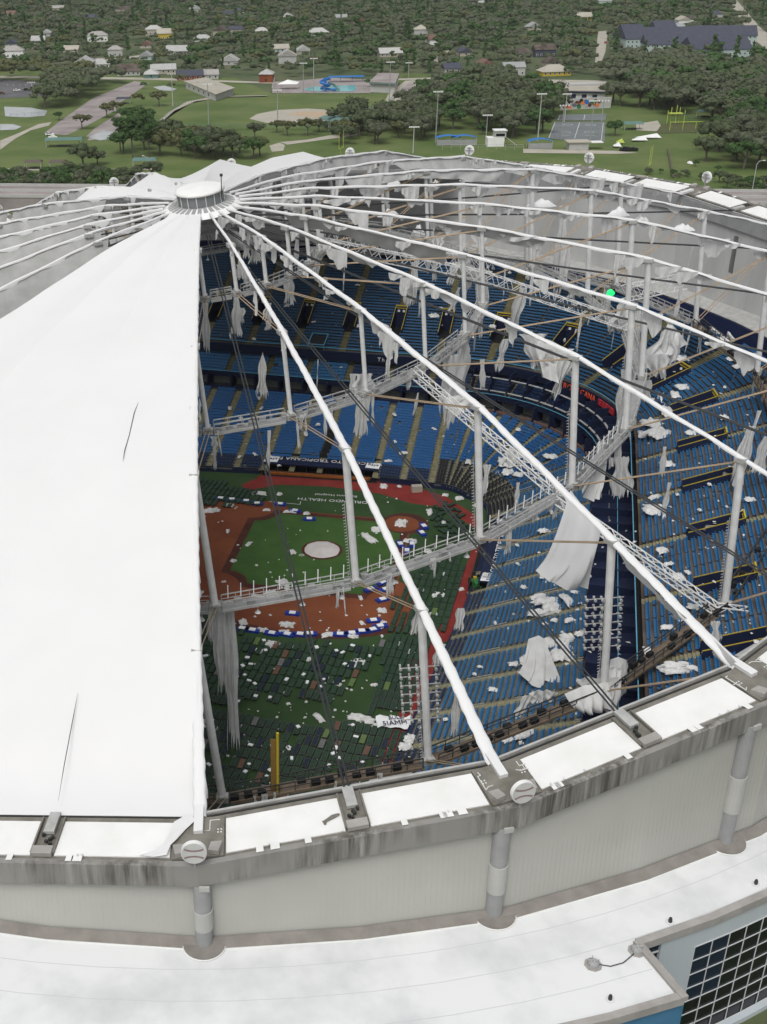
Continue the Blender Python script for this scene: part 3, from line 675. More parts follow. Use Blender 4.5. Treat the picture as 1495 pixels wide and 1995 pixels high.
# outer wall, columns, base kerb -------------------------------------
ZR = 15.55
wall = thing('dome_wall', 'ribbed pale grey outer wall of the dome below the stained ring fascia', 'wall', (0, 0, ZR))
KD = {0: ('round grey column under the nearest ball sign, left of centre', 'round grey column under the second ball sign, right of centre', 'round grey column at the right edge of the outer wall')}
for k in K_ALL:
    P0, P1 = dome(k, 109.8, -2.0), dome(k+1, 109.8, -2.0); L = (P1-P0).length
    nb = 28
    for half in range(2):
        w = MB()
        for i in range(nb):
            u0, u1 = (half*nb+i)/(2*nb), (half*nb+i+1)/(2*nb)
            def base(u):
                a, b_ = Vector((P0.x, P0.y, 0)), Vector((P1.x, P1.y, 0)); q = a.lerp(b_, u); bulge = 1.2*(1-abs(2*u-1)); n_ = q.normalized(); return q+n_*bulge*.55
            for v0, v1, off in ((0, .9, 0), (.9, 1, -.006)):
                ua, ub = u0+(u1-u0)*v0, u0+(u1-u0)*v1
                t0, t1, b0, b1 = P0.lerp(P1, ua), P0.lerp(P1, ub), base(ua), base(ub)
                o0 = t0.xy.normalized().to_3d()*off
                w.add([t0+o0, t1+o0, Vector((b1.x, b1.y, ZR))+o0, Vector((b0.x, b0.y, ZR))+o0], [(3, 2, 1, 0)])
        part(wall, 'wall_panel', w, M['wallpanel'])
        kb_ = MB(); a, b_ = base(half/2), base(half/2+.5)
        n0, n1 = a.normalized(), b_.normalized()
        kb_.add([Vector((a.x, a.y, ZR+.55))+n0*.12, Vector((b_.x, b_.y, ZR+.55))+n1*.12, Vector((b_.x, b_.y, ZR+.08))+n1*1.15, Vector((a.x, a.y, ZR+.08))+n0*1.15, Vector((b_.x, b_.y, ZR-.2))+n1*1.15, Vector((a.x, a.y, ZR-.2))+n0*1.15], [(3, 2, 1, 0), (5, 4, 2, 3)])
        part(wall, 'base_kerb', kb_, M['kerb'])
        kb_ = MB(); kb_.beam(Vector((a.x, a.y, ZR+.03))+n0*1.22, Vector((b_.x, b_.y, ZR+.03))+n1*1.22, .12, .08); part(wall, 'white_trim', kb_, M['roofwhite'])
    t = dome(k, 109.9, -2.3); ca_ = R_({0: -90.2, 1: -76.1, 2: -62.3}.get(k, math.degrees(math.atan2(t.y, t.x)))); n_ = Vector((math.cos(ca_), math.sin(ca_), 0)); c = n_*109.55
    cl = thing('ring_column', (KD[0][k] if 0 <= k <= 2 else 'round grey wall column under a far ball sign'), 'column', c+Vector((0, 0, ZR)), 'round columns of the dome wall')
    ztop = t.z; H = ztop-ZR; lo = ZR+H*.28; hi = ZR+H*.58
    for a, b_, r, m, nm in ((ZR, lo, .95, M['column'], 'shaft'), (lo, hi, 1.06, M['sleeve'], 'sleeve'), (hi, ztop, .95, M['column'], 'shaft')):
        q = MB(); q.tube([c+Vector((0, 0, a)), c+Vector((0, 0, b_))], r*.84, 20); part(cl, nm, q, m, smooth=False)
    q = MB(); tg = Vector((-n_.y, n_.x, 0))
    q.beam(c+n_*.75+tg*-.2+Vector((0, 0, ztop-.05)), c+n_*.75+tg*.7+Vector((0, 0, ztop-.05)), .25, .5); part(cl, 'patch_plate', q, M['sleeve'])
    q = MB(); pts_ = []
    cc = c+n_*.35
    for i in range(13):
        a = -math.pi/2+math.pi*i/12; pts_.append(cc+n_*math.cos(a)*1.75+tg*math.sin(a)*1.9)
    q.prism([(p.x, p.y) for p in pts_], ZR-.2, ZR+.22); part(cl, 'foot_apron', q, M['kerb'])
    q = MB()
    for i in range(13):
        pass
    q.tube([p+n_*.08+Vector((0, 0, ZR+.1)) for p in pts_], .07, 5); part(cl, 'white_trim', q, M['roofwhite'])
# inner lining --------------------------------------------------------
inner = thing('inner_wall', 'pale panelled inner wall of the dome above the last seats', 'wall', (0, 0, 30))
for k in K_ALL:
    P0, P1 = dome(k, 104.1, -2.2), dome(k+1, 104.1, -2.2)
    np_ = 8
    for i in range(np_):
        oo = P0.xy.normalized().to_3d()*(.05*(i % 2)); a, b_ = P0.lerp(P1, i/np_)+oo, P0.lerp(P1, (i+1)/np_)+oo; zb = 16 if k in (-12, -11, -10, -9, -8, -7, -6, -5, -4, -3, -2, -1) else 16
        dk = (k in (6, 7) and i == 3)
        w = MB(); w.slab([a, b_, vdown(b_, b_.z-zb), vdown(a, a.z-zb)], .1, (-a.xy.normalized().to_3d())*-1)
        part(inner, 'wall_panel', w, M['innerwall'])
        if dk:
            w = MB(); w.slab([vdown(a.lerp(b_, .2), 2), vdown(a.lerp(b_, .55), 2), vdown(a.lerp(b_, .55), 9), vdown(a.lerp(b_, .2), 9)], .14, a.xy.normalized().to_3d()); part(inner, 'torn_gap', w, M['black'])
    w = MB(); a, b_ = dome(k, 103.9, -.3), dome(k+1, 103.9, -.3); w.slab([a, b_, vdown(b_, 2.6), vdown(a, 2.6)], .2, a.xy.normalized().to_3d()); part(inner, 'grey_band', w, M['column'])
# baseball-faced round signs -------------------------------------------
SIGN = {0: 'nearest white round sign with baseball stitching, left of centre on the ring', 1: 'white round sign with baseball stitching at the second anchor, right of centre',
        8: 'rightmost far round ball sign seen from behind', 9: 'far round ball sign second from the right, seen from behind', 10: 'far round ball sign at mid rim, seen from behind',
        11: 'far round ball sign half hidden behind the roof rim', -11: 'round ball sign at the far left of the rim'}
ballrot = {}
for k in K_ALL:
    c = dome(k, 110.35, 2.0); n_ = Vector((c.x, c.y, 0)).normalized(); n_ = (n_+Vector((0, 0, .05))).normalized(); tg = Vector((0, 0, 1)).cross(n_).normalized(); up = n_.cross(tg)
    t = thing('ball_sign', SIGN.get(k, 'round ball sign on the dome rim outside the picture'), 'sign', dome(k, 110.3, 0), 'round ball signs standing on the dome rim')
    R0 = 1.10
    def disc(r, d0, d1, m, nm, n=40):
        q = MB(); vs = []
        for d in (d0, d1):
            for i in range(n): a = 2*math.pi*i/n; vs.append(c+tg*(r*math.cos(a))+up*(r*math.sin(a))+n_*d)
        q.add(vs, [tuple(range(n))[::-1], tuple(range(n, 2*n))]+[(i, (i+1) % n, n+(i+1) % n, n+i) for i in range(n)]); return part(t, nm, q, m)
    disc(R0, 0, .42, M['roofwhite'], 'disc')
    fc = disc(R0*.965, .42, .45, M['innerwall'], 'ball_face')
    stc = MB()
    for sg in (-1, 1):
        for i in range(23):                # stitches on two arcs
            a = -1.02+2.04*i/22; x = 1.15*math.sin(a); y = sg*(1.02-.65*math.cos(a))
            if x*x+y*y > (R0*.92)**2: continue
            for e in (-1, 1):
                p = c+tg*x+up*y+n_*.47; q = p+tg*(.055*e)+up*(sg*-.17)
                stc.beam(p, q, .035, .02, up=n_)
    part(t, 'stitching', stc, M['seamred'], sub=fc)
    bk = MB(); bk.beam(c-up*1.9-n_*.15, c+up*.75-n_*.15, .22, .22); bk.beam(c-tg*.95-n_*.12, c+tg*.95-n_*.12, .16, .14, up=n_); bk.beam(c-tg*.6+up*.55-n_*.12, c+tg*.6+up*.55-n_*.12, .12, .12, up=n_)
    part(t, 'bracket', bk, M['column'])
# cupola ----------------------------------------------------------------
cup = thing('cupola', 'white capped drum with grey louvres at the crown of the dome', 'cupola', dome(0, 0, 25))
def dr(a, r, z): return DC+(DE1*math.cos(a)+DE2*math.sin(a))*r+DN*z
q = MB(); n = 48
q.grid([[dr(2*math.pi*i/n, r, z) for i in range(n+1)] for r, z in ((6.4, 24.5), (5.6, 25.05), (5.25, 25.1))]); part(cup, 'skirt', q, M['roofwhite'], True)
for i in range(32):
    a0, a1 = 2*math.pi*i/32+.035, 2*math.pi*(i+1)/32-.035
    q = MB(); q.slab([dr(a0, 5.2, 25.15), dr(a1, 5.2, 25.15), dr(a1, 3.75, 25.55), dr(a0, 3.75, 25.55)], .08, DN*-1); part(cup, 'base_vent', q, M['column'])
q = MB(); q.grid([[dr(2*math.pi*i/n, r, z) for i in range(n+1)] for r, z in ((5.3, 25.08), (5.3, 25.1), (3.7, 25.45))]); part(cup, 'base_rim', q, M['roofwhite'])
for i in range(16):
    a0, a1 = 2*math.pi*i/16, 2*math.pi*(i+1)/16
    q = MB(); q.slab([dr(a0+.03, 3.6, 25.3), dr(a1-.03, 3.6, 25.3), dr(a1-.03, 3.6, 27.3), dr(a0+.03, 3.6, 27.3)], .1, -dr(a0, 1, 0)+DC); part(cup, 'louvre_panel', q, M['louvre'] if 'louvre' in M else M['column'])
q = MB(); q.tube([dr(0, 0, 25.2), dr(0, 0, 27.3)], 3.42, 32); part(cup, 'drum', q, M['louvre'])
q = MB()
for i in range(16): a0 = 2*math.pi*i/16; q.beam(dr(a0, 3.65, 25.3), dr(a0, 3.65, 27.3), .10)
part(cup, 'frame', q, M['roofwhite'])
q = MB(); q.grid([[dr(2*math.pi*i/n, r, z) for i in range(n+1)] for r, z in ((3.75, 27.15), (3.9, 27.2), (3.9, 27.5), (3.3, 27.65), (1.6, 27.78), (.01, 27.82))]); part(cup, 'cap', q, M['roofwhite'], True)
q = MB(); p = dr(R_(-70), 3.9, 26); q.tube([p, p+Vector((0, 0, 3.5))], .07, 6); q.box(p+Vector((0, 0, 3.6)), .45, .45, .35); part(cup, 'antenna', q, M['darksteel'])
# ridges ------------------------------------------------------------------
gR = 'white ridge strips running from the crown to the ring'
RL = {0: 'white ridge at the right edge of the intact roof panel', 1: 'white ridge strip ending just left of the second ball sign', 2: 'white ridge strip ending at the ring near the right edge'}
HEM = {}
def ridge(k, wid=.42):
    t = thing('roof_ridge', RL.get(k, '%s white ridge clockwise from the right edge of the intact panel' % NUM[(k-1) % 24]), 'roof ridge', dome(k, 60, rz(60)), gR)
    random.seed(100+k); rows = []; N = 200; j = 0; dl = dr_ = .3
    tl, trr = .3, .3
    for i in range(N+1):
        r = 6.0+(104.8-6.0)*i/N; z = rz(r)+.25+ .05*math.sin(i*.35+k); w = wid*(.34+.66*min(1, r/60))*(1+.55*max(0, (r-85)/20) if k in (0, 1, 2) else .8)*(1+.08*math.sin(i*1.7+k*3))
        if i % 3 == 0: tl, trr = random.uniform(.0, .28), random.uniform(.0, .28)
        if random.random() < .06: tl = random.uniform(.8, 1.7)
        dl += (tl-dl)*.5; dr_ += (trr-dr_)*.5
        c = dome(k, r, z); rad = (dome(k, r+1, rz(min(104, r+1)))-dome(k, r, rz(r))).normalized(); tg = rad.cross(DN).normalized()
        rows.append([c-tg*w*.98-DN*(.12+dl), c-tg*w*.95-DN*.12, c-tg*w*.6, c+DN*.03, c+tg*w*.6, c+tg*w*.95-DN*.12, c+tg*w*.98-DN*(.12+dr_)])
    q = MB(); q.grid(rows); part(t, 'fabric_cap', q, M['membrane'], True)
    q = MB(); q.tube([dome(k, r, rz(r)-.05) for r, z in RID], .16, 6); part(t, 'ridge_cable', q, M['steel'])
for k in K_ALL:
    if k not in (-1, -2, 11, -12): ridge(k)
# intact roof membranes ----------------------------------------------------
def sector(name, label, ks, r0=5.4, r1=104.6, jag=None, depth=.06):
    t = thing(name, label, 'roof membrane', dome(ks[0], 60, rz(60)))
    for k in ks:
        rows = []; NI, NJ = 60, 16
        for i in range(NI+1):
            r = r0+(r1-r0)*i/NI; row = []
            for j in range(NJ+1):
                f = j/NJ; zr = rz(r)+.3; v = abs(2*f-1); zz = zr-(zr-max(vz(r), -.1))*depth*(1-v**1.3)
                if r > 96: zz = max(zz*(104.8-r)/8.8+.12*(1-(104.8-r)/8.8), .12)
                a = (k+f); P = dome(k, r, zz).lerp(dome(k+1, r, zz), f) if r > 60 else dome(a, r, zz)
                row.append(P)
            rows.append(row)
        q = MB(); q.grid(rows); part(t, 'membrane_panel', q, M['membrane'], True)
    return t
sector('roof_membrane', 'large intact white roof membrane filling the left of the dome', [-3, -2, -1])
sector('roof_membrane', 'intact white membrane on the far side behind the cupola', [11, -12, -11][:2]+[-13] if False else [10, 11, -12], r1=103, depth=.42)
sector('roof_membrane', 'short white membrane remnant left of the cupola', [-11, -10], r1=46, depth=.35)
for (pts_, lab) in (([(270, 785), (262, 805), (252, 850), (243, 880), (240, 900)], 'upper'), ([(152, 1352), (143, 1400), (126, 1490), (114, 1562)], 'lower')):
    q = MB(); n_ = len(pts_)
    vs = []
    for i, (x, y) in enumerate(pts_):
        P_ = None
        for dz in np.arange(25, -2, -.1):
            P_ = pxd(x, y, dz); rr = ((P_-DC)-DN*((P_-DC).dot(DN))).length
            zz = rz(rr)+.3; zz = zz-(zz-max(vz(rr), -.1))*.06+.05
            if dz <= zz: break
        w = .04 if 0 < i < n_-1 else .01; P_ = P_+DN*.10; vs += [P_-AR*w, P_+AR*w]
    q.add(vs, [(2*i, 2*i+1, 2*i+3, 2*i+2) for i in range(n_-1)])
    single('membrane_split', q, M['black'], '%s thin dark split in the intact white roof panel' % lab, 'split')
# sagging curtains of fabric left on the left-hand ridges ---------------------
def curtain(k, r0, r1, drop, side=1, label='', m='curtain', seed=0):
    rs = random.Random(seed+k*13+int(r0)); NI, NJ = int((r1-r0)/.9)+2, 8; rows = []
    ph = rs.random()*6; e0, e1 = rs.uniform(0, 3), rs.uniform(0, 3); d_ = drop; tgt = drop
    for i in range(NI+1):
        u = i/NI; r = r0+(r1-r0)*u
        if i % 6 == 0: tgt = drop*rs.uniform(.72, 1.1)
        d_ += (tgt-d_)*.35; row = []
        for j in range(NJ+1):
            v = j/NJ; ang = side*v*d_*.42; z = rz(r)+.1-v*d_; fold = .22*math.sin(r*1.3+ph+v*2)*v+.1*math.sin(r*3.1+ph)*v
            rr = r+(e0*v*(1-u))-(e1*v*u)
            c = dome(k, rr, z); rad = (dome(k, rr+1, z)-dome(k, rr, z)).normalized(); tg = rad.cross(DN)*-1
            row.append(c+tg*(ang+fold))
        rows.append(row)
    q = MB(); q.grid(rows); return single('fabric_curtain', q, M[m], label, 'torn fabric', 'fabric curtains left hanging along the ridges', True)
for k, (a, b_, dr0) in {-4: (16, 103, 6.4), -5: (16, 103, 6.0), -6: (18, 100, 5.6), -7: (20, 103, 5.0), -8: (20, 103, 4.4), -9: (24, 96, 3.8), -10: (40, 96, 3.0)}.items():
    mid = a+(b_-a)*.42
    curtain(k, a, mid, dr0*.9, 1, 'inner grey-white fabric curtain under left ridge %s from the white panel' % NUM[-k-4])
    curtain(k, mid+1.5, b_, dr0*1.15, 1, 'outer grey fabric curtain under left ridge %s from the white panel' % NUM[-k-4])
for k, (a, b_, dr0) in {3: (16, 34, 1.5), 4: (14, 40, 2.6), 2: (9, 19, 1.8), 9: (45, 100, 2.6), 10: (30, 101, 3.0), 8: (26, 60, 1.4), 5: (36, 52, 1.6)}.items():
    curtain(k, a, b_, dr0, -1 if k > 6 else 1, 'ragged fabric remnant under the %s ridge clockwise' % NUM[k])
# posts ------------------------------------------------------------------
def post(k, j):
    r, z, L = HOOP[j]
    lab = {(0, 1): 'slanting white post at the right edge of the white panel near the ring', (1, 1): 'tall white post standing left of the second ball sign', (2, 1): 'tall white post with lamps wrapped in fabric at its foot',
           (1, 2): 'white post rising above the infield', (2, 2): 'white post with ladder rungs at the centre of the opening', (3, 2): 'white post before the press box', (3, 1): 'white post at the right above the upper deck'}.get((k, j))
    lab = lab or 'white strut post of the %s hoop under the %s ridge clockwise' % (['', 'outer', 'second', 'third', 'innermost'][j], NUM[k % 24])
    T, Bq = dome(k, r, z-(.9 if k in (-2, -1, 11, -12) else 0)), dome(k, r, z, L); t = thing('strut_post', lab, 'post', Bq, 'white struts of the cable dome')
    q = MB(); w = .44 if j < 3 else .30; q.tube([T, Bq], w, 12); part(t, 'shaft', q, M['white'])
    q = MB(); q.box(Bq, 1.3, 1.0, .7, R_(PHI+15*k)); q.box(Bq+Vector((0, 0, .5)), .7, 1.5, .3, R_(PHI+15*k)); part(t, 'foot_node', q, M['greywhite'])
    q = MB(); q.box(T-Vector((0, 0, .2)), 1.1, 1.3, .5, R_(PHI+15*k)); part(t, 'head_node', q, M['greywhite'])
    if j <= 2 and k in (1, 2, 3, 4, 5, 8, 9, 10):
        q = MB(); side = AR*(-(w+.16)); n = int((T-Bq).length/.42); n0 = int(n*.0); n1 = int(n*.62)
        for i in range(n0, n1):
            p = Bq.lerp(T, i/n)+side; q.beam(p-AR*.0, p-AR*.28+Vector((0, 0, -.12)), .07, .07)
        q.beam(Bq+side, Bq.lerp(T, n1/n)+side, .06); part(t, 'ladder_rungs', q, M['greywhite'])
    return t
for k in K_ALL:
    for j in (1, 2, 3, 4): post(k, j)
# cables ------------------------------------------------------------------
def cable(name, pts, r, m, label, group, off=.25, pair=True):
    t = thing(name, label, 'cable', pts[0], group)
    d = (Vector(pts[-1])-Vector(pts[0])).normalized(); s = d.cross(Vector((0, 0, 1))).normalized()
    for sg in ((-1, 1) if pair else (0,)):
        q = MB(); q.tube([Vector(p)+s*sg*off for p in pts], r, 5, False); part(t, 'strand', q, m)
    return t
for k in K_ALL:
    if k in (-3, -2, -1, 10, 11, -12): continue
    for (ji, jo) in ((4, 3), (3, 2), (2, 1)):
        r, z, L = HOOP[ji]; r2, z2, _ = HOOP[jo]
        cable('diagonal_cable', [dome(k, r, z, L), dome(k, r2, z2-.4)], .075, M['tan'], 'tan cable pair rising outward from the %s hoop under the %s ridge clockwise' % (['', 'outer', 'second', 'third', 'innermost'][ji], NUM[k % 24]), 'tan diagonal cable pairs')
    r, z, L = HOOP[1]; cable('diagonal_cable', [dome(k, r, z, L), dome(k, 104, -1.2)], .075, M['tan'], 'tan cable pair from the outer hoop to the ring under the %s ridge clockwise' % NUM[k % 24], 'tan diagonal cable pairs', .4)
    pts_ = []
    for r in (6, 30, 60, 85, 104):
        z = vz(r)-.4*math.sin(math.pi*(r-6)/98); pts_.append(dome(k+.5, r, z))
    cable('valley_cable', pts_, .10, M['rubber'], 'dark valley cable pair just beyond the %s ridge clockwise' % NUM[k % 24], 'dark valley cables', .22)
# catwalks on the hoops -----------------------------------------------------
CWL = {1: 'outer', 2: 'second', 3: 'third', 4: 'innermost'}
def catwalk(A, Bq, t, dark, width=1.5, racks=False, fence=True):
    fm = M['darksteel'] if dark else M['greywhite']; d = (Bq-A); L = d.length; d = d/L; s = d.cross(Vector((0, 0, 1))).normalized(); Z = Vector((0, 0, 1))
    A = A+d*.8; Bq = Bq-d*.8
    q = MB(); q.beam(A-Z*.25, Bq-Z*.25, width, .12); part(t, 'deck', q, M['brownsteel'] if dark else M['column'])
    q = MB()
    for sg in (-1, 1): q.beam(A+s*sg*width*.5-Z*.3, Bq+s*sg*width*.5-Z*.3, .16, .34)
    part(t, 'side_beam', q, M['brownsteel'] if dark else M['greywhite'])
    for sg in (-1, 1):
        q = MB(); o = s*sg*width*.5
        q.beam(A+o+Z*1.05, Bq+o+Z*1.05, .12); q.beam(A+o+Z*.5, Bq+o+Z*.5, .08)
        n = max(3, int(L/1.9))
        for i in range(n+1): p = A.lerp(Bq, i/n)+o; q.beam(p-Z*.2, p+Z*1.05, .09)
        part(t, 'handrail', q, fm)
    if racks:
        q = MB()
        for i in range(int(L/1.5)):
            if random.random() < .25: continue
            p = A+d*(1.5*i+.5)+s*random.choice((-1, 1))*width*.25; q.box(p+Z*.1, .9, .5, random.uniform(.4, .9), math.atan2(d.y, d.x))
        part(t, 'equipment', q, M['column'] if not dark else M['black'])
for j in (1, 2, 3, 4):
    r, z, L = HOOP[j]
    for k in K_ALL:
        if j == 1 and k in (-3, -2) or (j > 1 and k in (-3,-2)): pass
        A, Bq = dome(k, r, z, L), dome(k+1, r, z, L); dark = j == 1 and -2 <= k <= 6
        t = thing('hoop_catwalk', '%s catwalk span of the %s hoop just past the %s ridge clockwise' % (('brown' if dark else 'grey-white'), CWL[j], NUM[k % 24]), 'catwalk', A, 'catwalk spans along the dome hoops')
        random.seed(j*50+k); catwalk(A, Bq, t, dark, 1.6 if j < 4 else 1.2, racks=(j in (2, 3) and k in (0, 1, 2, 3)) or j in (1, 4))
        if j == 2 and k in (0, 1, 2, 3):    # standing fluorescent tubes
            q = MB(); n = int((Bq-A).length/1.45)
            for i in range(1, n): p = A.lerp(Bq, i/n); q.beam(p+Vector((0, 0, .9)), p+Vector((0, 0, 2.7)), .11)
            part(t, 'tube_light', q, M['paper'])
        if j == 2:
            q = MB()
            for i in (.3, .62, .9): p = A.lerp(Bq, i); q.tube([p+Vector((0, 0, -.5)), p+Vector((0, 0, -1.4))], .06, 5); q.tube([p+Vector((0, 0, -1.4)), p+Vector((0, 0, -1.8))], [.12, .4], 8)
            part(t, 'hanging_lamp', q, M['paper'])
# lattice gantries ------------------------------------------------------------
def truss(A, Bq, label, w=1.1, h=1.1, m='white'):
    t = thing('lattice_gantry', label, 'gantry', A, 'white lattice gantries'); A, Bq = Vector(A), Vector(Bq); d = Bq-A; L = d.length; d /= L; s = d.cross(Vector((0, 0, 1))).normalized(); Z = s.cross(d)
    q = MB()
    for a, b_ in ((-1, -1), (1, -1), (1, 1), (-1, 1)): q.beam(A+s*a*w/2+Z*b_*h/2, Bq+s*a*w/2+Z*b_*h/2, .13)
    part(t, 'chord', q, M[m]); q = MB(); n = int(L/1.2); C4 = ((-1, -1), (1, -1), (1, 1), (-1, 1))
    for i in range(n):
        for f in range(4):
            a, b_ = C4[f], C4[(f+1) % 4]
            if i % 2: a, b_ = b_, a
            p = A+d*(L*i/n)+s*a[0]*w/2+Z*a[1]*h/2; e = A+d*(L*(i+1)/n)+s*b_[0]*w/2+Z*b_[1]*h/2; q.beam(p, e, .085)
    part(t, 'lacing', q, M[m]); return t
def nd(k, j, up=0):
    r, z, L = HOOP[j]; k0 = math.floor(k); f = k-k0; return dome(k0, r, z, L).lerp(dome(k0+1, r, z, L), f)+Vector((0, 0, up))
truss(nd(2.75, 3, .4), nd(2.9, 2, -.9), 'white lattice gantry from the third hoop down to the second hoop')
truss(nd(2.78, 2, .3), nd(2.92, 1, .3), 'white lattice gantry passing under the ridge at right')
truss(nd(2.92, 1, .3), nd(3.05, 1, .3)+Vector((13, -7, 0)), 'short white lattice gantry at the right edge')
truss(nd(5.4, 4, 1), nd(5.9, 3, 1), 'white lattice gantry from the innermost hoop towards the right', 1.6, 1.6)
truss(nd(5.9, 3, 1), nd(6.0, 2, 1.2), 'white lattice gantry crossing the far right of the opening', 1.6, 1.6)
truss(pxd(1335, 547, -4), pxd(1215, 572, -4), 'upper right white lattice gantry beside the green lamp', 1.8, 2.4)
truss(pxd(640, 455, 12), pxd(960, 520, 7), 'long white lattice gantry behind the ridges', 1.4, 2.0)
# lamp clusters on the outer posts
def lampcluster(k, j, lo, hi, label):
    r, z, L = HOOP[j]; T, Bq = dome(k, r, z), dome(k, r, z, L); t = thing('lamp_cluster', label, 'lamps', Bq.lerp(T, lo))
    for i in range(7):
        f = lo+(hi-lo)*i/6; p = Bq.lerp(T, f); ar = MB(); ar.beam(p-AR*2.6, p+AR*1.6+Vector((0, 0, .4)), .09); arm = part(t, 'arm', ar, M['steel'])
        for q_ in (-2.5, -1.6, -.8, 1.2):
            l = MB(); c = p+AR*q_+Vector((0, 0, .15)); l.tube([c, c+Vector((0, -.35, .1)), c+Vector((0, -.6, .05))], [.06, .15, .18], 8); l.box(c+Vector((0, .2, .1)), .2, .25, .2); o = part(t, 'lamp', l, M['steel'])
lampcluster(1, 1, .28, .62, 'rows of floodlights on the tall post left of the second ball sign')
lampcluster(2, 1, .30, .62, 'rows of floodlights on the tall post above the wrapped fabric')
gp = pxd(1189, 567, 0); g = MB(); g.tube([gp, gp+Vector((0, -.5, -.3))], [.45, .7], 10); single('green_lamp', g, M['greenled'], 'lit green lamp on the catwalk at upper right', 'lamp')
# yellow foul pole
fp = Vector((7.2, -86.0, 0)); h = next(z for z in np.arange(5, 45, .25) if topx(fp+Vector((0, 0, z)))[1] < 1430)
fp.x += (541-topx(fp+Vector((0, 0, h)))[0])/(topx(fp+Vector((1, 0, h)))[0]-topx(fp+Vector((0, 0, h)))[0])
t = thing('foul_pole', 'yellow foul pole with mesh screen rising from the outfield seats', 'pole', fp)
q = MB(); q.tube([fp, fp+Vector((0, 0, h))], .16, 12); part(t, 'pole', q, M['yellow'])
q = MB(); q.slab([fp+Vector((-.75, 0, h-.8)), fp+Vector((-.2, 0, h-.8)), fp+Vector((-.2, .05, h-.8)), fp+Vector((-.75, .05, h-.8))], h-3); part(t, 'mesh_screen', q, M['screenY'] if 'screenY' in M else M['orange'])
# lower roof and front building ------------------------------------------------
def an(r, a): return (r*math.cos(R_(a)), r*math.sin(R_(a)))
AS = -70.75
pts_ = [an(109.2, a) for a in range(-250, -70, 4)]
outer = [an(123.2, a) for a in np.arange(-250, AS, 4)]+[an(123.0, AS)]
rin = [an(109.0, a) for a in np.arange(AS, -250, -4)]+[an(109.0, -250)]
q = MB(); q.prism(outer+rin, ZR-.6, ZR); 
struct('lower_roof', q, M['concroof'])
q = MB(); q.prism([an(117.0, a) for a in np.arange(AS, 111, 4)]+[an(109.0, a) for a in np.arange(110, AS, -4)]+[an(109.0, AS)], ZR-.6, ZR-.002)
struct('lower_roof', q, M['concroof'])
def ringwall(name, r, a0, a1, z0, z1, th, m, label, cat, step=4):
    q = MB(); al = list(np.arange(a0, a1, step))+[a1]
    for a, b_ in zip(al, al[1:]):
        A, Bq, C_, D_ = an(r, a), an(r, b_), an(r-th, b_), an(r-th, a); q.add([(*A, z0), (*Bq, z0), (*C_, z0), (*D_, z0), (*A, z1), (*Bq, z1), (*C_, z1), (*D_, z1)], [(4, 5, 6, 7), (0, 1, 5, 4), (2, 3, 7, 6), (3, 2, 1, 0)])
    return single(name, q, m, label, cat)
ringwall('roof_parapet', 117.15, AS, 110, ZR-.6, ZR+.28, .75, M['parapet'], 'mottled grey parapet above the glass facade at lower right', 'parapet')
ringwall('roof_parapet', 123.4, -250, AS, ZR-.6, ZR+.28, .7, M['parapet'], 'mottled grey parapet above the blue wall at bottom', 'parapet')
q = MB(); a, b_ = Vector((*an(116.6, AS), ZR+.1)), Vector((*an(123.4, AS), ZR+.1)); q.beam(a, b_, .7, .5); pa = single('roof_parapet', q, M['parapet'], 'short radial parapet stepping in above the glass corner', 'parapet')
ringwall('blue_facade', 123.1, -250, AS+.02, -.5, ZR-.6, .5, M['bluewall'], 'blue painted wall below the lower roof at bottom right', 'wall')
q = MB(); a, b_ = Vector((*an(116.9, AS), 0)), Vector((*an(123.05, AS), 0)); q.slab([a+Vector((0, 0, ZR-.6)), b_+Vector((0, 0, ZR-.6)), b_+Vector((.4, .2, ZR-.6)), a+Vector((.4, .2, ZR-.6))], ZR); single('side_wall', q, M['bluewall'], 'blue side wall where the lower roof steps in', 'wall')
fac = thing('glass_facade', 'pale facade with a dark square-paned window wall at lower right', 'facade', (*an(117, -66), 0))
def fa(a, z, r=116.9): return Vector((*an(r, a), z))
g0, g1 = -67.45, -54.0; zt = 12.7; zb_ = -1.0
for (a0, a1, z0, z1) in ((AS+1.3, g0, zb_, ZR-.6), (g0, g1, zt, ZR-.6), (g1, 110, zb_, ZR-.6)):
    q = MB(); al = list(np.arange(a0, a1, 2.0))+[a1]
    for a, b_ in zip(al, al[1:]): q.slab([fa(a, z1), fa(b_, z1), fa(b_, z1, 116.4), fa(a, z1, 116.4)], z1-z0)
    part(fac, 'wall_panel', q, M['facade'])
q = MB(); q.slab([fa(AS+.15, ZR-.6, 116.6), fa(AS+1.3, ZR-.6, 116.6), fa(AS+1.3, ZR-.6, 116.4), fa(AS+.15, ZR-.6, 116.4)], 14); part(fac, 'corner_window', q, M['glassblue'])
q = MB()
for z in (13.6, 11.9, 10.2): q.beam(fa(AS+.15, z, 116.68), fa(AS+1.3, z, 116.68), .12)
part(fac, 'corner_mullion', q, M['mullion'])
na = 13; nz = 7; da = (g1-g0)/na; dz = zt/nz
for i in range(na):
    for j in range(nz):
        a, b_ = g0+da*i, g0+da*(i+1); z0, z1 = dz*j, dz*(j+1); i0 = .03
        q = MB(); q.slab([fa(a+.03, z1-.05, 116.85), fa(b_-.03, z1-.05, 116.85), fa(b_-.03, z1-.05, 116.78), fa(a+.03, z1-.05, 116.78)], dz-.1)
        part(fac, 'pane', q, M['glassblue'] if (i < 2 and j > nz-5) else M['glass'])
q = MB()
for i in range(na+1): a = g0+da*i; q.beam(fa(a, 0, 116.93), fa(a, zt, 116.93), .08, .08)
for j in range(nz+1):
    for i in range(na): q.beam(fa(g0+da*i, dz*j, 116.93), fa(g0+da*(i+1), dz*j, 116.93), .08, .08)
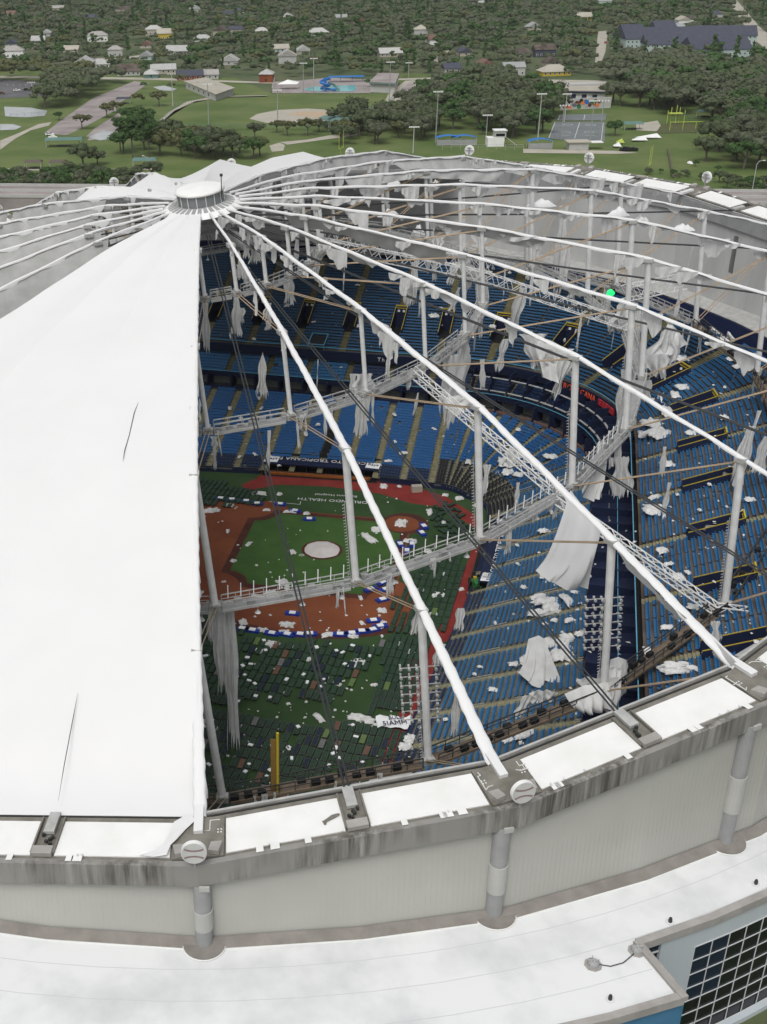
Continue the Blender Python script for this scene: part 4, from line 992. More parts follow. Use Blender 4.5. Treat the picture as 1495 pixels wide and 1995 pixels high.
part(fac, 'mullion_grid', q, M['mullion'])
q = MB(); al = np.arange(g0, g1, 2)
for a in al: q.slab([fa(a, .0, 117.6), fa(a+2, .0, 117.6), fa(a+2, .0, 116.9), fa(a, .0, 116.9)], .8)
part(fac, 'sill', q, M['facade'])
for r in (112.6, 116.1, 119.6):
    q = MB(); al = list(np.arange(-200, AS if r > 117 else 60, 3))
    for a, b_ in zip(al, al[1:]): q.add([(*an(r, a), ZR+.004), (*an(r+.07, a), ZR+.004), (*an(r+.07, b_), ZR+.004), (*an(r, b_), ZR+.004)], [(0, 1, 2, 3)])
    struct('roof_seam', q, M['faint'])
# things on the lower roof
def roofpt(x, y): return px(x, y, ZR+.02)
def drain(x, y, lab, big):
    p = roofpt(x, y); t = thing('roof_vent', lab, 'vent', p)
    q = MB(); q.tube([p, p+Vector((0, 0, .35)), p+Vector((0, 0, .55))], [.55, .5, .25] if big else [.18, .18, .12], 8); part(t, 'cap', q, M['column'] if big else M['darksteel'])
    q = MB(); q.tube([p, p+Vector((0, 0, .05))], .8 if big else .4, 8); part(t, 'flange', q, M['parapet'] if big else M['concroof'])
    if big:
        q = MB(); q.beam(p+Vector((-.5, 0, .58)), p+Vector((.5, 0, .58)), .07); q.beam(p+Vector((0, -.5, .60)), p+Vector((0, .5, .60)), .07); part(t, 'cross_bar', q, M['sleeve'])
drain(1156, 1880, 'left grey roof vent joined by a thin cable on the lower roof', True)
drain(1241, 1853, 'grey roof vent at the parapet corner with a thin cable', True)
drain(1306, 1797, 'small dark roof drain near the curved parapet', False); drain(1473, 1723, 'small roof drain by the parapet at the right edge', False); drain(1189, 1948, 'small yellowish roof drain near the bottom parapet', False)
q = MB(); q.tube([roofpt(*c)+Vector((0, 0, .06)) for c in ((1165, 1880), (1190, 1884), (1215, 1877), (1228, 1866), (1237, 1858))], .05, 5); single('roof_wire', q, M['darksteel'], 'thin grey wire joining two roof vents', 'wire')
# rag lying over the ring, cloth strip from panel corner
# ================================================================== LOOSE FABRIC, COTS, FIELD THINGS
BV = BVHTree.FromPolygons([Vector(v) for v in BVv], BVf)
def hit(x, y):
    d = ray(x, y); h = BV.ray_cast(EYE, d); g = px(x, y, .03)
    if h[0] is not None and (h[0]-EYE).length < (g-EYE).length: return h[0], (h[1] if h[1].z > 0 else -h[1])
    return g, Vector((0, 0, 1))
gS = 'torn white roof fabric scattered over seats and field'
def where(x, y):
    if y < 735 and x < 1120: return 'on the far upper deck seats'
    if x > 1250: return 'on the right upper deck seats'
    if 930 < x <= 1250 and y > 980: return 'on the right lower seats'
    if y < 915: return 'on the far lower seats'
    if x < 760 and 975 < y < 1240: return 'on the infield'
    if y >= 1240: return 'among the outfield cots'
    return 'beside the infield'
def bucket(x, y): return '%s, %s' % (where(x, y), 'left part' if x < 650 else 'middle part' if x < 1000 else 'right part')
SCN = {}
def scrap(x, y, w, h, lift=.25, m='cloth2', rot=None, label=None, seed=None, stretch=1.0):
    P, n = hit(x, y); rs = random.Random(seed if seed is not None else int(x*31+y*17)); dd = dist(P); ppm = FOC/dd
    if P.z > .8: P = P+n*.5
    W_ = w/ppm*(1.25 if x > 960 and w*h > 250 else .95); rd = ray(x, y); sinv = max(.25, abs(rd.dot(n))); H_ = min(h/ppm/sinv, W_*3)*.85
    X = AR-n*AR.dot(n); X.normalize(); Y = n.cross(X)
    rot = rs.uniform(-.5, .5) if rot is None else rot
    X2 = X*math.cos(rot)+Y*math.sin(rot); Y2 = -X*math.sin(rot)+Y*math.cos(rot)
    big = w*h > 500; N = 16 if big else 9 if w*h > 120 else 5; Q = []
    bend = rs.uniform(-.5, .5)
    ph = [rs.uniform(0, 6) for _ in range(8)]; amp = min(.55, .13*min(W_, H_)+.08)
    edge = [1-.55*rs.random()-.12*math.sin(i*1.9+ph[0]) for i in range(4*N+4)]
    for _ in range(2 if big else 1): edge = [(edge[i-1]+2*edge[i]+edge[(i+1) % len(edge)])/4 for i in range(len(edge))]
    for i in range(N+1):
        row = []
        for j in range(N+1):
            u, v = 2*i/N-1, 2*j/N-1; rr = max(abs(u), abs(v)); th = math.atan2(v, u); e = edge[int((th+math.pi)/(2*math.pi)*(4*N)) % (4*N)]
            s = 1-(1-e)*rr**2; a, b = u*s*(1-.12*abs(v)), v*s*(1-.12*abs(u)); b2 = b+bend*a*a-.3*bend
            z = amp*(.5+.5*math.sin(a*9+ph[1]+3*math.sin(b*4+ph[2])))*(1-rr**3)*.8+amp*.5*abs(math.sin(b*9+a*4+ph[3]))*(1-rr**4)+.03
            row.append(P+X2*(a*W_/2)+Y2*(b2*H_/2)+n*(z+lift*.35*(1-rr)))
        Q.append(row)
    mb = MB(); mb.grid(Q)
    sz = 'tiny' if w*h < 60 else 'small' if w*h < 180 else 'crumpled' if w*h < 500 else 'large crumpled'
    lb = label or '%s fabric scrap %s' % (sz, bucket(x, y))
    return single('fabric_scrap', mb, M[m], lb, 'torn fabric', gS, smooth=big or w*h > 120, O=P)
# (x, y, width, height) seen in the photograph
SCR = [
 # infield and turf
 (412, 995, 46, 12), (446, 985, 30, 9), (505, 962, 42, 10), (545, 963, 16, 8), (520, 994, 20, 7), (565, 998, 36, 8), (598, 1001, 18, 8), (485, 1060, 12, 28), (455, 1093, 18, 8), (444, 1035, 11, 11),
 (570, 1076, 18, 13), (720, 1050, 26, 46), (738, 1032, 44, 14), (782, 1020, 34, 22), (552, 1136, 30, 20), (530, 1158, 44, 18), (560, 1145, 14, 20), (500, 1162, 32, 8), (388, 1156, 22, 16), (436, 1134, 14, 5), (500, 1102, 9, 4), (527, 1116, 7, 3),
 (560, 1218, 44, 16), (703, 1165, 10, 22), (706, 1215, 12, 14), (474, 1213, 24, 16), (512, 1228, 36, 12), (553, 1232, 30, 12), (640, 1238, 44, 12), (688, 1240, 32, 12), (745, 1190, 28, 14), (745, 1218, 18, 34), (497, 1202, 8, 4), (603, 1225, 6, 4), (661, 1229, 8, 3),
 (530, 1255, 40, 16), (505, 1268, 22, 14), (576, 1262, 18, 12), (700, 1290, 44, 16), (690, 1298, 30, 10), (800, 1270, 26, 12), (622, 1400, 20, 34), (700, 1400, 64, 22), (735, 1415, 30, 18), (798, 1445, 30, 28), (790, 1462, 44, 22), (720, 1405, 30, 16),
 (405, 1410, 46, 56), (600, 1285, 22, 10), (645, 1325, 16, 20), (660, 1335, 20, 8), (620, 1345, 10, 6), (553, 1350, 10, 6), (562, 1372, 12, 6), (745, 1240, 8, 8), (730, 1335, 22, 8), (780, 1255, 18, 10), (555, 1466, 12, 8), (556, 1550, 18, 16), (580, 1447, 8, 6), (540, 1398, 8, 6), (470, 1415, 12, 8),
 (820, 1150, 20, 8), (866, 1120, 14, 12), (855, 1160, 40, 14), (835, 1075, 20, 14), (865, 1020, 12, 26), (838, 998, 16, 22), (800, 1055, 40, 12), (775, 1082, 20, 14), (856, 1080, 10, 8), (900, 1148, 12, 8), (945, 1125, 12, 12), (898, 1125, 8, 8), (897, 1150, 8, 6), (845, 1197, 24, 10), (740, 1200, 8, 5), (764, 1135, 30, 14),
 (748, 948, 20, 14), (778, 948, 12, 6), (632, 1296, 8, 6), (668, 1276, 8, 5), (685, 1345, 8, 6), (515, 1298, 9, 5), (497, 1341, 8, 5), (585, 1300, 10, 7), (610, 1334, 9, 5), (597, 1368, 8, 6), (648, 1362, 9, 5),
 # far lower seats
 (397, 800, 12, 6), (378, 880, 16, 8), (448, 800, 10, 22), (497, 890, 9, 20), (467, 895, 8, 10), (510, 800, 9, 16), (505, 780, 9, 12), (605, 790, 8, 10), (596, 850, 12, 20), (620, 832, 14, 7), (588, 832, 12, 16), (635, 845, 12, 8), (725, 830, 10, 20), (735, 805, 10, 12), (715, 822, 12, 8), (786, 888, 28, 7), (830, 820, 16, 9), (811, 828, 14, 8), (725, 852, 8, 6), (768, 812, 10, 8), (770, 865, 8, 20), (800, 852, 6, 5), (845, 840, 8, 14), (855, 900, 16, 10), (878, 880, 12, 14), (912, 905, 16, 14), (917, 862, 12, 6), (808, 850, 8, 4), (545, 905, 12, 6), (403, 912, 14, 8), (425, 905, 10, 6), (620, 893, 12, 5), (735, 903, 24, 5), (757, 903, 24, 6), (1073, 895, 30, 12), (1045, 880, 18, 16), (1010, 842, 14, 8), (895, 972, 26, 10), (930, 985, 24, 8), (868, 965, 18, 7), (940, 960, 20, 20), (965, 930, 16, 26), (990, 925, 24, 20), (985, 905, 34, 30), (1010, 930, 24, 12), (990, 955, 16, 16),
 # far upper deck
 (395, 632, 10, 4), (595, 630, 14, 10), (612, 632, 16, 3), (846, 620, 28, 9), (770, 590, 12, 8), (980, 590, 8, 7), (1002, 583, 12, 6), (697, 560, 14, 3), (645, 645, 5, 4), (500, 652, 16, 3), (495, 665, 12, 6), (858, 605, 12, 4), (920, 660, 20, 10), (935, 672, 14, 8), (1060, 653, 18, 4), (1095, 662, 10, 6), (1128, 648, 12, 8), (1120, 665, 8, 6), (1048, 715, 14, 14), (1042, 724, 16, 8), (716, 700, 8, 10), (720, 712, 14, 4), (665, 720, 6, 5), (850, 755, 6, 4), (1155, 640, 10, 6),
 # right seats
 (1280, 790, 46, 20), (1270, 830, 40, 26), (1282, 850, 60, 26), (1300, 808, 30, 30), (1252, 852, 20, 20), (1315, 775, 20, 18), (1275, 1000, 46, 30), (1282, 1012, 30, 20), (1400, 648, 40, 18), (1430, 655, 30, 10), (1412, 668, 20, 16), (1425, 705, 30, 8), (1440, 720, 26, 10), (1392, 880, 18, 9), (1270, 785, 14, 14), (1382, 950, 12, 8), (1392, 1030, 40, 12), (1360, 1042, 30, 8), (1303, 1105, 30, 8), (1295, 1120, 10, 20), (1322, 1130, 22, 20), (1340, 1122, 14, 12), (1320, 1305, 64, 20), (1300, 1312, 44, 18), (1350, 1310, 40, 12), (1262, 1275, 20, 24), (1325, 1315, 80, 14), (1275, 975, 30, 10), (1330, 705, 30, 14), (1230, 700, 14, 10), (1310, 770, 12, 8), (1372, 1275, 10, 7), (1362, 1000, 9, 6), (1320, 970, 10, 6), (1448, 1050, 6, 6), (1412, 760, 10, 6), (1395, 780, 8, 6), (1460, 600, 8, 10),
 (1065, 1180, 60, 26), (1050, 1170, 40, 18), (1055, 1200, 60, 20), (1075, 1190, 40, 26), (1105, 1175, 20, 34), (1120, 1160, 30, 8), (1080, 1215, 20, 10), (1110, 1215, 26, 12), (1060, 1222, 22, 6), (1055, 1128, 12, 14), (1010, 1105, 8, 14), (1008, 1068, 10, 8), (965, 1220, 8, 22), (1075, 1003, 10, 12), (1110, 1100, 12, 12), (1095, 1238, 8, 5), (1148, 1130, 14, 8),
 (1070, 1262, 50, 30), (1050, 1290, 80, 40), (1095, 1285, 50, 36), (1105, 1250, 30, 26), (1035, 1300, 40, 40), (1060, 1320, 70, 20), (1100, 1262, 26, 40), (1020, 1440, 44, 16), (990, 1450, 30, 14), (1030, 1430, 24, 16), (1015, 1455, 14, 10), (985, 1442, 20, 12), (868, 1408, 14, 8), (1078, 1357, 8, 5), (935, 1306, 18, 6), (925, 1320, 12, 8), (830, 1480, 16, 8), (945, 1470, 22, 5), (975, 1490, 22, 6)]
for a in SCR: scrap(*a)
rs = random.Random(5)
tiny = MB()
ZN = [(380, 470, 1150, 690, 130), (380, 765, 1150, 900, 120), (380, 960, 930, 1240, 90), (400, 1240, 830, 1540, 120), (960, 1010, 1240, 1430, 130), (1255, 700, 1490, 1280, 170)]
for x0, y0, x1, y1, n in ZN:
    for i in range(n):
        P, nn = hit(rs.uniform(x0, x1), rs.uniform(y0, y1)); s = rs.uniform(.12, .38)*(1.35 if x0 > 950 else 1); a = rs.uniform(0, 6); X = Vector((math.cos(a), math.sin(a), 0)); Y = Vector((-X.y, X.x, 0))
        c = P+nn*.12; tiny.add([c+X*s, c+Y*s*rs.uniform(.4, 1)+nn*.1, c-X*s*rs.uniform(.6, 1), c-Y*s*rs.uniform(.4, .9), c+nn*.2], [(0, 1, 4), (1, 2, 4), (2, 3, 4), (3, 0, 4)])
tag(link('debris_flecks', meshof('debris_flecks', tiny, M['cloth2'])), 'countless small flecks of torn roof fabric over seats and turf', 'debris', kind='stuff')
# hanging cloth: top at pixel (x,y) on tilted plane z; px sizes; lean; taper at top/bottom
gH = 'strips of torn roof fabric hanging inside the dome'
def hband(y): return 'top' if y < 500 else 'upper' if y < 600 else 'middle' if y < 720 else 'lower middle' if y < 1000 else 'lowest'
def hang(x, y, z, w, h, top=.5, bot=1.0, lean=0, m='cloth', label=None, seed=None, ragged=.18, curve=0, P=None):
    P = P or pxd(x, y, z); ppm = FOC/dist(P); rs = random.Random(seed or int(x*7+y*3)); W_ = w/ppm; vs = math.sqrt(max(.2, 1-ray(x, y).z**2)); H_ = h/ppm/vs
    NI, NJ = 22, max(8, int(h/6)); ph = [rs.uniform(0, 6) for _ in range(5)]; rows = []
    X = Vector((AR.x, AR.y, 0)).normalized(); Yd = Vector((-X.y, X.x, 0)); f = rs.randint(3, 5)
    endj = [1-ragged*rs.random()*(2.2 if rs.random() < .25 else 1) for i in range(NI+1)]
    for i in range(NI+1):
        u = 2*i/NI-1; row = []
        for j in range(NJ+1):
            v = j/NJ*endj[i]; wd = top+(bot-top)*v**.7; off = lean*v/ppm*1.0+curve*math.sin(v*math.pi)/ppm
            ed = .08*math.sin(v*11+ph[0])*(1 if u > 0 else -1)*abs(u)
            row.append(P+X*(u*wd*W_/2+ed*W_+off)+Yd*((.09+.05*v)*W_*math.sin(u*f*1.9+ph[1]+.8*v)*min(1, .3+v)+.03*W_*math.sin(u*9+ph[2]+v*3))-Vector((0, 0, v*H_)))
        rows.append(row)
    mb = MB(); mb.grid(rows)
    lb = label or '%s hanging strip of torn fabric from the left, in the %s band' % (NUM[min(35, sum(1 for g_ in HG if g_[0] < x and hband(g_[1]) == hband(y)))], hband(y))
    return single('hanging_fabric', mb, M[m], lb, 'torn fabric', gH, True, O=P)
HG = [ # x, y, z, w, h, top, bottom, lean
 (400, 590, 14, 20, 100, .5, .8, 0), (462, 585, 14, 24, 75, .4, 1, -4), (500, 465, 20, 26, 50, .4, 1, -3), (468, 515, 20, 26, 30, .5, .9, 2), (480, 470, 20, 14, 34, .6, 1, 0), (459, 560, 15, 14, 100, .6, .9, 4), (562, 535, 16, 24, 60, .6, .9, 4), (615, 480, 14, 22, 60, .8, .7, 0), (580, 445, 18, 12, 70, .6, .8, -3),
 (512, 685, 6, 26, 95, .15, .9, -3), (710, 728, 4, 50, 48, .6, .9, 0), (688, 728, 4, 14, 46, .8, .9, 0), (708, 775, 3, 26, 80, .8, 1, -4), (758, 686, 5, 12, 54, .2, 1, -2), (525, 838, 2, 10, 85, .5, .8, -4), (417, 850, 2, 26, 30, .6, .3, 2), (418, 870, 2, 7, 48, .7, .8, 0),
 (525, 590, 15, 22, 34, .3, 1, -6), (555, 655, 10, 10, 30, .5, .8, -4), (625, 540, 14, 30, 20, 1, .3, 4), (640, 570, 12, 14, 14, .6, .9, -5), (672, 510, 14, 6, 60, .3, .5, -2), (798, 535, 10, 24, 64, .6, .5, -2), (812, 500, 10, 16, 95, .5, .6, 0), (850, 480, 10, 14, 70, .5, .7, 0), (805, 510, 9, 12, 80, .5, .8, 4),
 (890, 510, 9, 24, 46, .8, .4, -12), (930, 440, 12, 44, 60, .8, .3, 16), (850, 460, 12, 40, 24, 1, .4, 4), (1020, 560, 4, 32, 90, .6, .7, -18), (985, 660, 2, 26, 66, .5, .6, -10), (895, 690, 2, 50, 140, .8, 1, -8), (895, 560, 8, 22, 50, .3, .7, -14), (940, 700, 2, 14, 60, .5, .9, 6), (910, 640, 4, 30, 60, .5, .8, -4),
 (1040, 650, 4, 56, 70, 1, .4, 14), (1085, 680, 3, 70, 54, 1, .5, 18), (1108, 690, 3, 40, 90, .9, .15, -20), (815, 765, 0, 10, 46, .4, .8, -6), (1134, 610, 2, 8, 78, .6, .5, -2), (1100, 400, 2, 26, 130, .5, 1, 0), (1108, 470, 0, 22, 90, .6, .9, -4),
 (1225, 590, 0, 50, 60, .6, 1, -14), (1245, 600, -1, 34, 110, .7, .6, 2), (1305, 640, -2, 70, 76, .1, 1.2, -10), (1280, 690, -3, 60, 50, 1, .5, 10), (1225, 720, -5, 44, 150, .8, .7, 6), (1240, 740, -5, 22, 130, .7, .4, -8), (1262, 740, -5, 24, 46, .8, .7, 4), (1213, 775, -6, 12, 100, .5, .6, 0),
 (1296, 870, -8, 18, 60, .3, .8, 2), (1175, 865, -5, 46, 110, .3, .9, -14), (1212, 890, -6, 50, 86, .4, 1, 12), (1305, 940, -10, 16, 60, .3, .8, -3), (1480, 800, -6, 26, 190, .3, .6, -26), (1465, 830, -7, 36, 130, .5, .9, -12), (1495, 850, -7, 30, 80, .5, .9, -6), (1350, 480, -2, 8, 70, .3, .5, -6), (1328, 560, -3, 14, 60, .3, .8, -4),
 (903, 778, 1, 46, 30, .9, .3, -14), (878, 800, 1, 16, 40, .8, .5, -6), (820, 560, 5, 8, 60, .4, .6, 0), (1000, 870, -3, 44, 40, .4, .9, 4), (1010, 940, -4, 12, 50, .5, .8, 0), (950, 905, -3, 16, 64, .8, .5, -2),
 (1040, 500, 4, 10, 100, .5, .6, 2), (620, 700, 6, 5, 60, .3, .4, -2),
 (898, 1185, -8, 20, 46, .8, .9, -2), (815, 1190, 5, 24, 50, .5, .9, -6), (430, 1170, -4, 40, 200, .9, .8, 4), (446, 1175, -4.5, 28, 320, .9, .9, 4), (412, 1170, -4, 24, 90, .7, .8, 0), (860, 1255, 3, 30, 44, .5, .8, -6), (890, 1335, 0, 20, 105, .3, .9, 4),
 (1395, 1210, -4, 40, 50, .3, .6, 10), (525, 620, 9, 16, 24, .5, .8, -4), (470, 600, 12, 24, 34, .6, .9, -8), (480, 520, 15, 18, 36, .7, .9, 4)]
HG += [(1140, 1345, -13, 70, 40, .9, .8, 0), (1190, 1300, -12, 60, 90, .5, .8, -30), (1210, 1290, -12, 34, 70, .8, .9, -8), (1165, 1320, -12, 90, 56, .8, .7, 0), (1060, 1345, -14, 60, 24, .9, .7, 0), (1030, 1355, -14, 30, 44, .5, .7, -16)]
for a in HG: hang(*a)
# the big billowing sail caught on the ridge, seen at centre right
def sail(top, bottom, z0, z1, label, bul=2.2, m='membrane', folds=5, nI=24, nJ=22):
    A = [pxd(x, y, z0) for x, y in top]; Bq = [pxd(x, y, z1) for x, y in bottom]
    def interp(L, u):
        f = u*(len(L)-1); i = min(int(f), len(L)-2); return L[i].lerp(L[i+1], f-i)
    rows = []
    for i in range(nI+1):
        u = i/nI; a, b = interp(A, u), interp(Bq, u); row = []
        for j in range(nJ+1):
            v = j/nJ; p = a.lerp(b, v); s = math.sin(math.pi*v)*math.sin(math.pi*min(1, .15+u*.8))
            row.append(p+Vector((0, -1, -.25))*bul*s+Vector((.5, -1, 0))*((.45*math.sin(u*folds*3.1+v*3)+.18*math.sin(u*folds*7.3-v*4))*v))
        rows.append(row)
    mb = MB(); mb.grid(rows); return single('fabric_sail', mb, M[m], label, 'torn fabric', smooth=True)
sail([(1112, 955), (1135, 985), (1158, 1012), (1172, 1030)], [(1046, 1112), (1065, 1130), (1098, 1146), (1146, 1148)], 4.5, -4.0, 'large white sail of roof fabric billowing from the ridge above the right seats', 1.6)
sail([(1030, 1245), (1050, 1238), (1062, 1245)], [(1010, 1310), (1040, 1338), (1090, 1325)], -24, -26, 'tent-shaped heap of grey-white fabric on the right lower seats', .8, 'cloth', 6)
sail([(1185, 1042), (1290, 1165), (1340, 1205)], [(1218, 1100), (1300, 1185), (1318, 1208)], 3, 0, 'long fabric flap hanging under the ridge at right', .4, 'cloth', 5)
sail([(1350, 1200), (1380, 1235), (1436, 1290)], [(1362, 1222), (1390, 1270), (1408, 1296)], 1.5, -.5, 'folded fabric flap under the last metres of the right ridge', .3, 'membrane', 4)
sail([(1190, 1285), (1205, 1280), (1222, 1286)], [(1165, 1385), (1195, 1380), (1222, 1330)], -11.5, -16, 'crumpled fabric wrapped round the foot of the lamp post', 1.0, 'cloth', 7)
sail([(1100, 1352), (1140, 1335), (1185, 1330)], [(1125, 1385), (1150, 1392), (1190, 1378)], -12.5, -15, 'bundle of grey-white fabric lying over the near catwalk', 1.2, 'cloth', 8)
sail([(1035, 650), (1078, 665), (1122, 690)], [(1058, 735), (1085, 745), (1100, 728)], 3.2, -1, 'ragged flap of fabric hanging from the ridge in front of the press box', .4, 'cloth', 7)
sail([(1302, 630), (1310, 632), (1318, 640)], [(1262, 700), (1300, 690), (1345, 672)], -3, -6, 'triangular sheet of fabric stretched above the right upper seats', .5, 'cloth', 3)
sail([(1165, 862), (1178, 858), (1188, 870)], [(1138, 970), (1158, 976), (1172, 960)], -4.5, -9, 'long rolled drape of fabric hanging off the catwalk corner', .8, 'cloth', 5)
sail([(865, 775), (895, 770), (925, 785)], [(870, 800), (890, 812), (915, 795)], 1, -1, 'cup of fabric bunched below the ridge in the middle', .9, 'cloth', 4)
sail([(438, 440), (470, 455), (500, 470)], [(448, 468), (475, 488), (498, 482)], 21, 18.5, 'creased fabric fold beneath the second ridge near the crown', .6, 'membrane', 5)
for i, (x, y, w, h) in enumerate([(765, 352, 34, 14), (915, 345, 40, 14), (1055, 395, 60, 12), (1205, 412, 44, 14), (1250, 425, 30, 10), (1330, 442, 50, 12), (760, 415, 50, 14), (815, 448, 30, 22), (850, 354, 16, 6), (1345, 315, 10, 5)]):
    rs = random.Random(i); zz = {352: 9, 345: 8, 395: 7, 412: 6}.get(y, 7); P = pxd(x, y+h/2, zz); ppm = FOC/dist(P); rows = []
    for a in range(11):
        u = a/10*2-1; prof = (1-abs(u)**1.6)*(1+.3*rs.uniform(-1, 1)); row = []
        for b in range(7):
            v = b/6*math.pi; row.append(P+AR*(u*w/2/ppm)+Vector((0, 0, 1))*(h/ppm*prof*math.sin(v)*rs.uniform(.85, 1.1))+Vector((0, 1, 0))*(-math.cos(v)*.9*(.3+prof)))
        rows.append(row)
    mb = MB(); mb.grid(rows); single('bunched_fabric', mb, M['membrane'], 'bunch of white fabric heaped on a far ridge, %s from the left' % NUM[i], 'torn fabric', 'fabric bunched on top of the far ridges', True)
# fabric draped over the near ring by the panel corner
rows = []
for i, (x0, y0, x1, y1) in enumerate([(362, 1590, 385, 1600), (340, 1606, 362, 1618), (333, 1622, 345, 1640), (322, 1645, 333, 1652), (300, 1660, 325, 1668), (268, 1668, 300, 1674)]):
    a, b = pxd(x0, y0, .35), pxd(x1, y1, .35); rows.append([a.lerp(b, j/6)+DN*(.12+.22*abs(math.sin(j*1.4+i))) for j in range(7)])
mb = MB(); mb.grid(rows); single('draped_fabric', mb, M['membrane'], 'twisted strip of white fabric draped across the ring beside the nearest ball sign', 'torn fabric', smooth=True)
mb = MB()
pp = [(634, 1606), (632, 1602), (638, 1598), (648, 1592), (658, 1588), (662, 1586)]
mb.tube([pxd(x, y, .22) for x, y in pp], [.12, .16, .14, .2, .16, .05], 5); mb.tube([pxd(634, 1603, .22), pxd(628, 1600, .22)], [.12, .03], 5)
single('dirty_rag', mb, M['ringdeck'], 'dark twisted rag on a white ring panel left of the valley anchor', 'rag')
# cots ----------------------------------------------------------------------
gC = 'folding cots set out in rows over the field'
def cot_proto(mc):
    t = bpy.data.objects.new('cot', None); COL.objects.link(t); t.empty_display_size = .4
    q = MB(); L, w = 2.0, .74
    q.grid([[Vector((x*L/2, y*w/2, .42-.05*(1-x*x)*(1-y*y))) for y in (-1, -.5, 0, .5, 1)] for x in (-1, -.33, .33, 1)]); link('canvas', meshof('canvas', q, mc), t)
    q = MB()
    for sg in (-1, 1): q.beam((-L/2-.05, sg*w/2, .42), (L/2+.05, sg*w/2, .42), .05)
    for x in (-.85, 0, .85):
        q.beam((x, -w/2, .42), (x, w/2, 0), .05); q.beam((x, w/2, .42), (x, -w/2, 0), .05)
    q.beam((-L/2, -w/2, .43), (-L/2, w/2, .43), .05); q.beam((L/2, -w/2, .43), (L/2, w/2, .43), .05)
    link('frame', meshof('frame', q, M['cotframe']), t); return t
protos = {k: cot_proto(M[k]) for k in ('cot', 'cotB', 'cotN', 'cotG', 'cotL')}
cname = {'cot': 'dark green', 'cotB': 'reddish brown', 'cotN': 'dark navy', 'cotG': 'grey', 'cotL': 'lime green'}
for p in protos.values(): p.location = (0, 0, -50)
def inpoly(x, y, P):
    c = False; n = len(P)
    for i in range(n):
        (x0, y0), (x1, y1) = P[i], P[(i+1) % n]
        if (y0 > y) != (y1 > y) and x < (x1-x0)*(y-y0)/(y1-y0)+x0: c = not c
    return c
ca = R_(72.5); CU = Vector((math.cos(ca), math.sin(ca), 0)); CV = Vector((-CU.y, CU.x, 0))
REG = [([(360, 1180), (440, 1215), (520, 1245), (640, 1252), (640, 1262), (760, 1250), (650, 1372), (600, 1362), (470, 1372), (360, 1372)], 0, 1.02, 2.25, .93),
       ([(360, 1382), (470, 1392), (600, 1412), (700, 1412), (800, 1418), (790, 1470), (690, 1640), (360, 1640)], 1, 1.0, 2.25, .95),
       ([(752, 1245), (840, 1230), (835, 1290), (790, 1390), (712, 1385), (745, 1300)], 2, .92, 2.12, .98),
       ([(765, 1175), (800, 1120), (845, 1090), (905, 1075), (905, 1140), (880, 1200), (870, 1235), (752, 1238)], 3, 1.1, 2.15, .93),
       ([(365, 930), (420, 938), (480, 950), (512, 962), (512, 985), (490, 985), (365, 985)], 4, 1.0, 2.2, .95),
       ([(843, 985), (880, 975), (912, 1010), (925, 1050), (900, 1062), (860, 1050), (838, 1010)], 5, 1.2, 2.2, .75)]
RN = ['in the left outfield', 'in the near outfield', 'in the rows beside the red track', 'in the rows between infield and right seats', 'in the rows by the far left stand', 'piled behind home plate']
spots = []
rs = random.Random(11)
for poly, ri, pv, pu, dens in REG:
    ww = [px(x, y, .3) for x, y in poly]; us = [p.dot(CU) for p in ww]; vs = [p.dot(CV) for p in ww]
    P2 = [(p.dot(CU), p.dot(CV)) for p in ww]
    v = min(vs); col = 0
    while v < max(vs):
        u = min(us)+rs.uniform(0, .3); 
        while u < max(us):
            if inpoly(u, v, P2) and rs.random() < dens:
                p = CU*u+CV*v; jit = .05 if ri != 5 else 1.2
                if p.xy.length < 103: spots.append((p, rs.uniform(-jit, jit), ri))
            u += pu*rs.uniform(.98, 1.05)
        v += pv; col += 1
spots.sort(key=lambda t: dist(t[0]))
rest = MB(); rmi = []
def cotkind(p, ri):
    r = rs.random(); 
    if ri in (0, 1): return 'cot' if r < .76 else 'cotN' if r < .91 else 'cotB' if r < .945 else 'cotG' if r < .985 else 'cotL'
    return 'cot' if r < .97 else 'cotL'
blank = []
for i, (p, j, ri) in enumerate(spots):
    kd = cotkind(p, ri); rot = ca+j
    if i < 300:
        c = copy_tree(protos[kd]); c.location = p+Vector((0, 0, .02)); c.rotation_euler = (0, 0, rot)
        tag(c, '%s folding cot %s' % (cname[kd], RN[ri]), 'cot', gC)
    else:
        X = Vector((math.cos(rot), math.sin(rot), 0)); Y = Vector((-X.y, X.x, 0)); rest.slab([p+X+Y*.37+Vector((0, 0, .43)), p-X+Y*.37+Vector((0, 0, .43)), p-X-Y*.37+Vector((0, 0, .43)), p+X-Y*.37+Vector((0, 0, .43))], .1)
        for sg in (-.8, .8): rest.beam(p+X*sg-Y*.35, p+X*sg+Y*.35+Vector((0, 0, .4)), .05)
        rmi += [list(cname).index(kd)]*(len(rest.F)-len(rmi))
rme = meshof('cots', rest, M['cot'])
for k_ in list(cname)[1:]: rme.materials.append(M[k_])
rme.polygons.foreach_set('material_index', rmi)
tag(link('cots', rme), 'further dark green cots in rows beyond the nearest ones', 'cots', kind='stuff')
for p in protos.values():
    for ch in list(p.children): bpy.data.objects.remove(ch)
    bpy.data.objects.remove(p)
# white packets lying on cots
for i in range(60):
    p, j, ri = rs.choice([s for s in spots if s[2] in (0, 1)]); q = MB(); q.box(p+CU*rs.uniform(-.7, .7)+Vector((0, 0, .5)), rs.uniform(.4, .8), rs.uniform(.35, .55), .12, rs.uniform(0, 3)); x, y = topx(p)
    single('white_packet', q, M['paper'], 'small white packet lying on a cot in the %s outfield rows' % ('left' if ri == 0 else 'near'), 'packet', 'white packets on the cots')
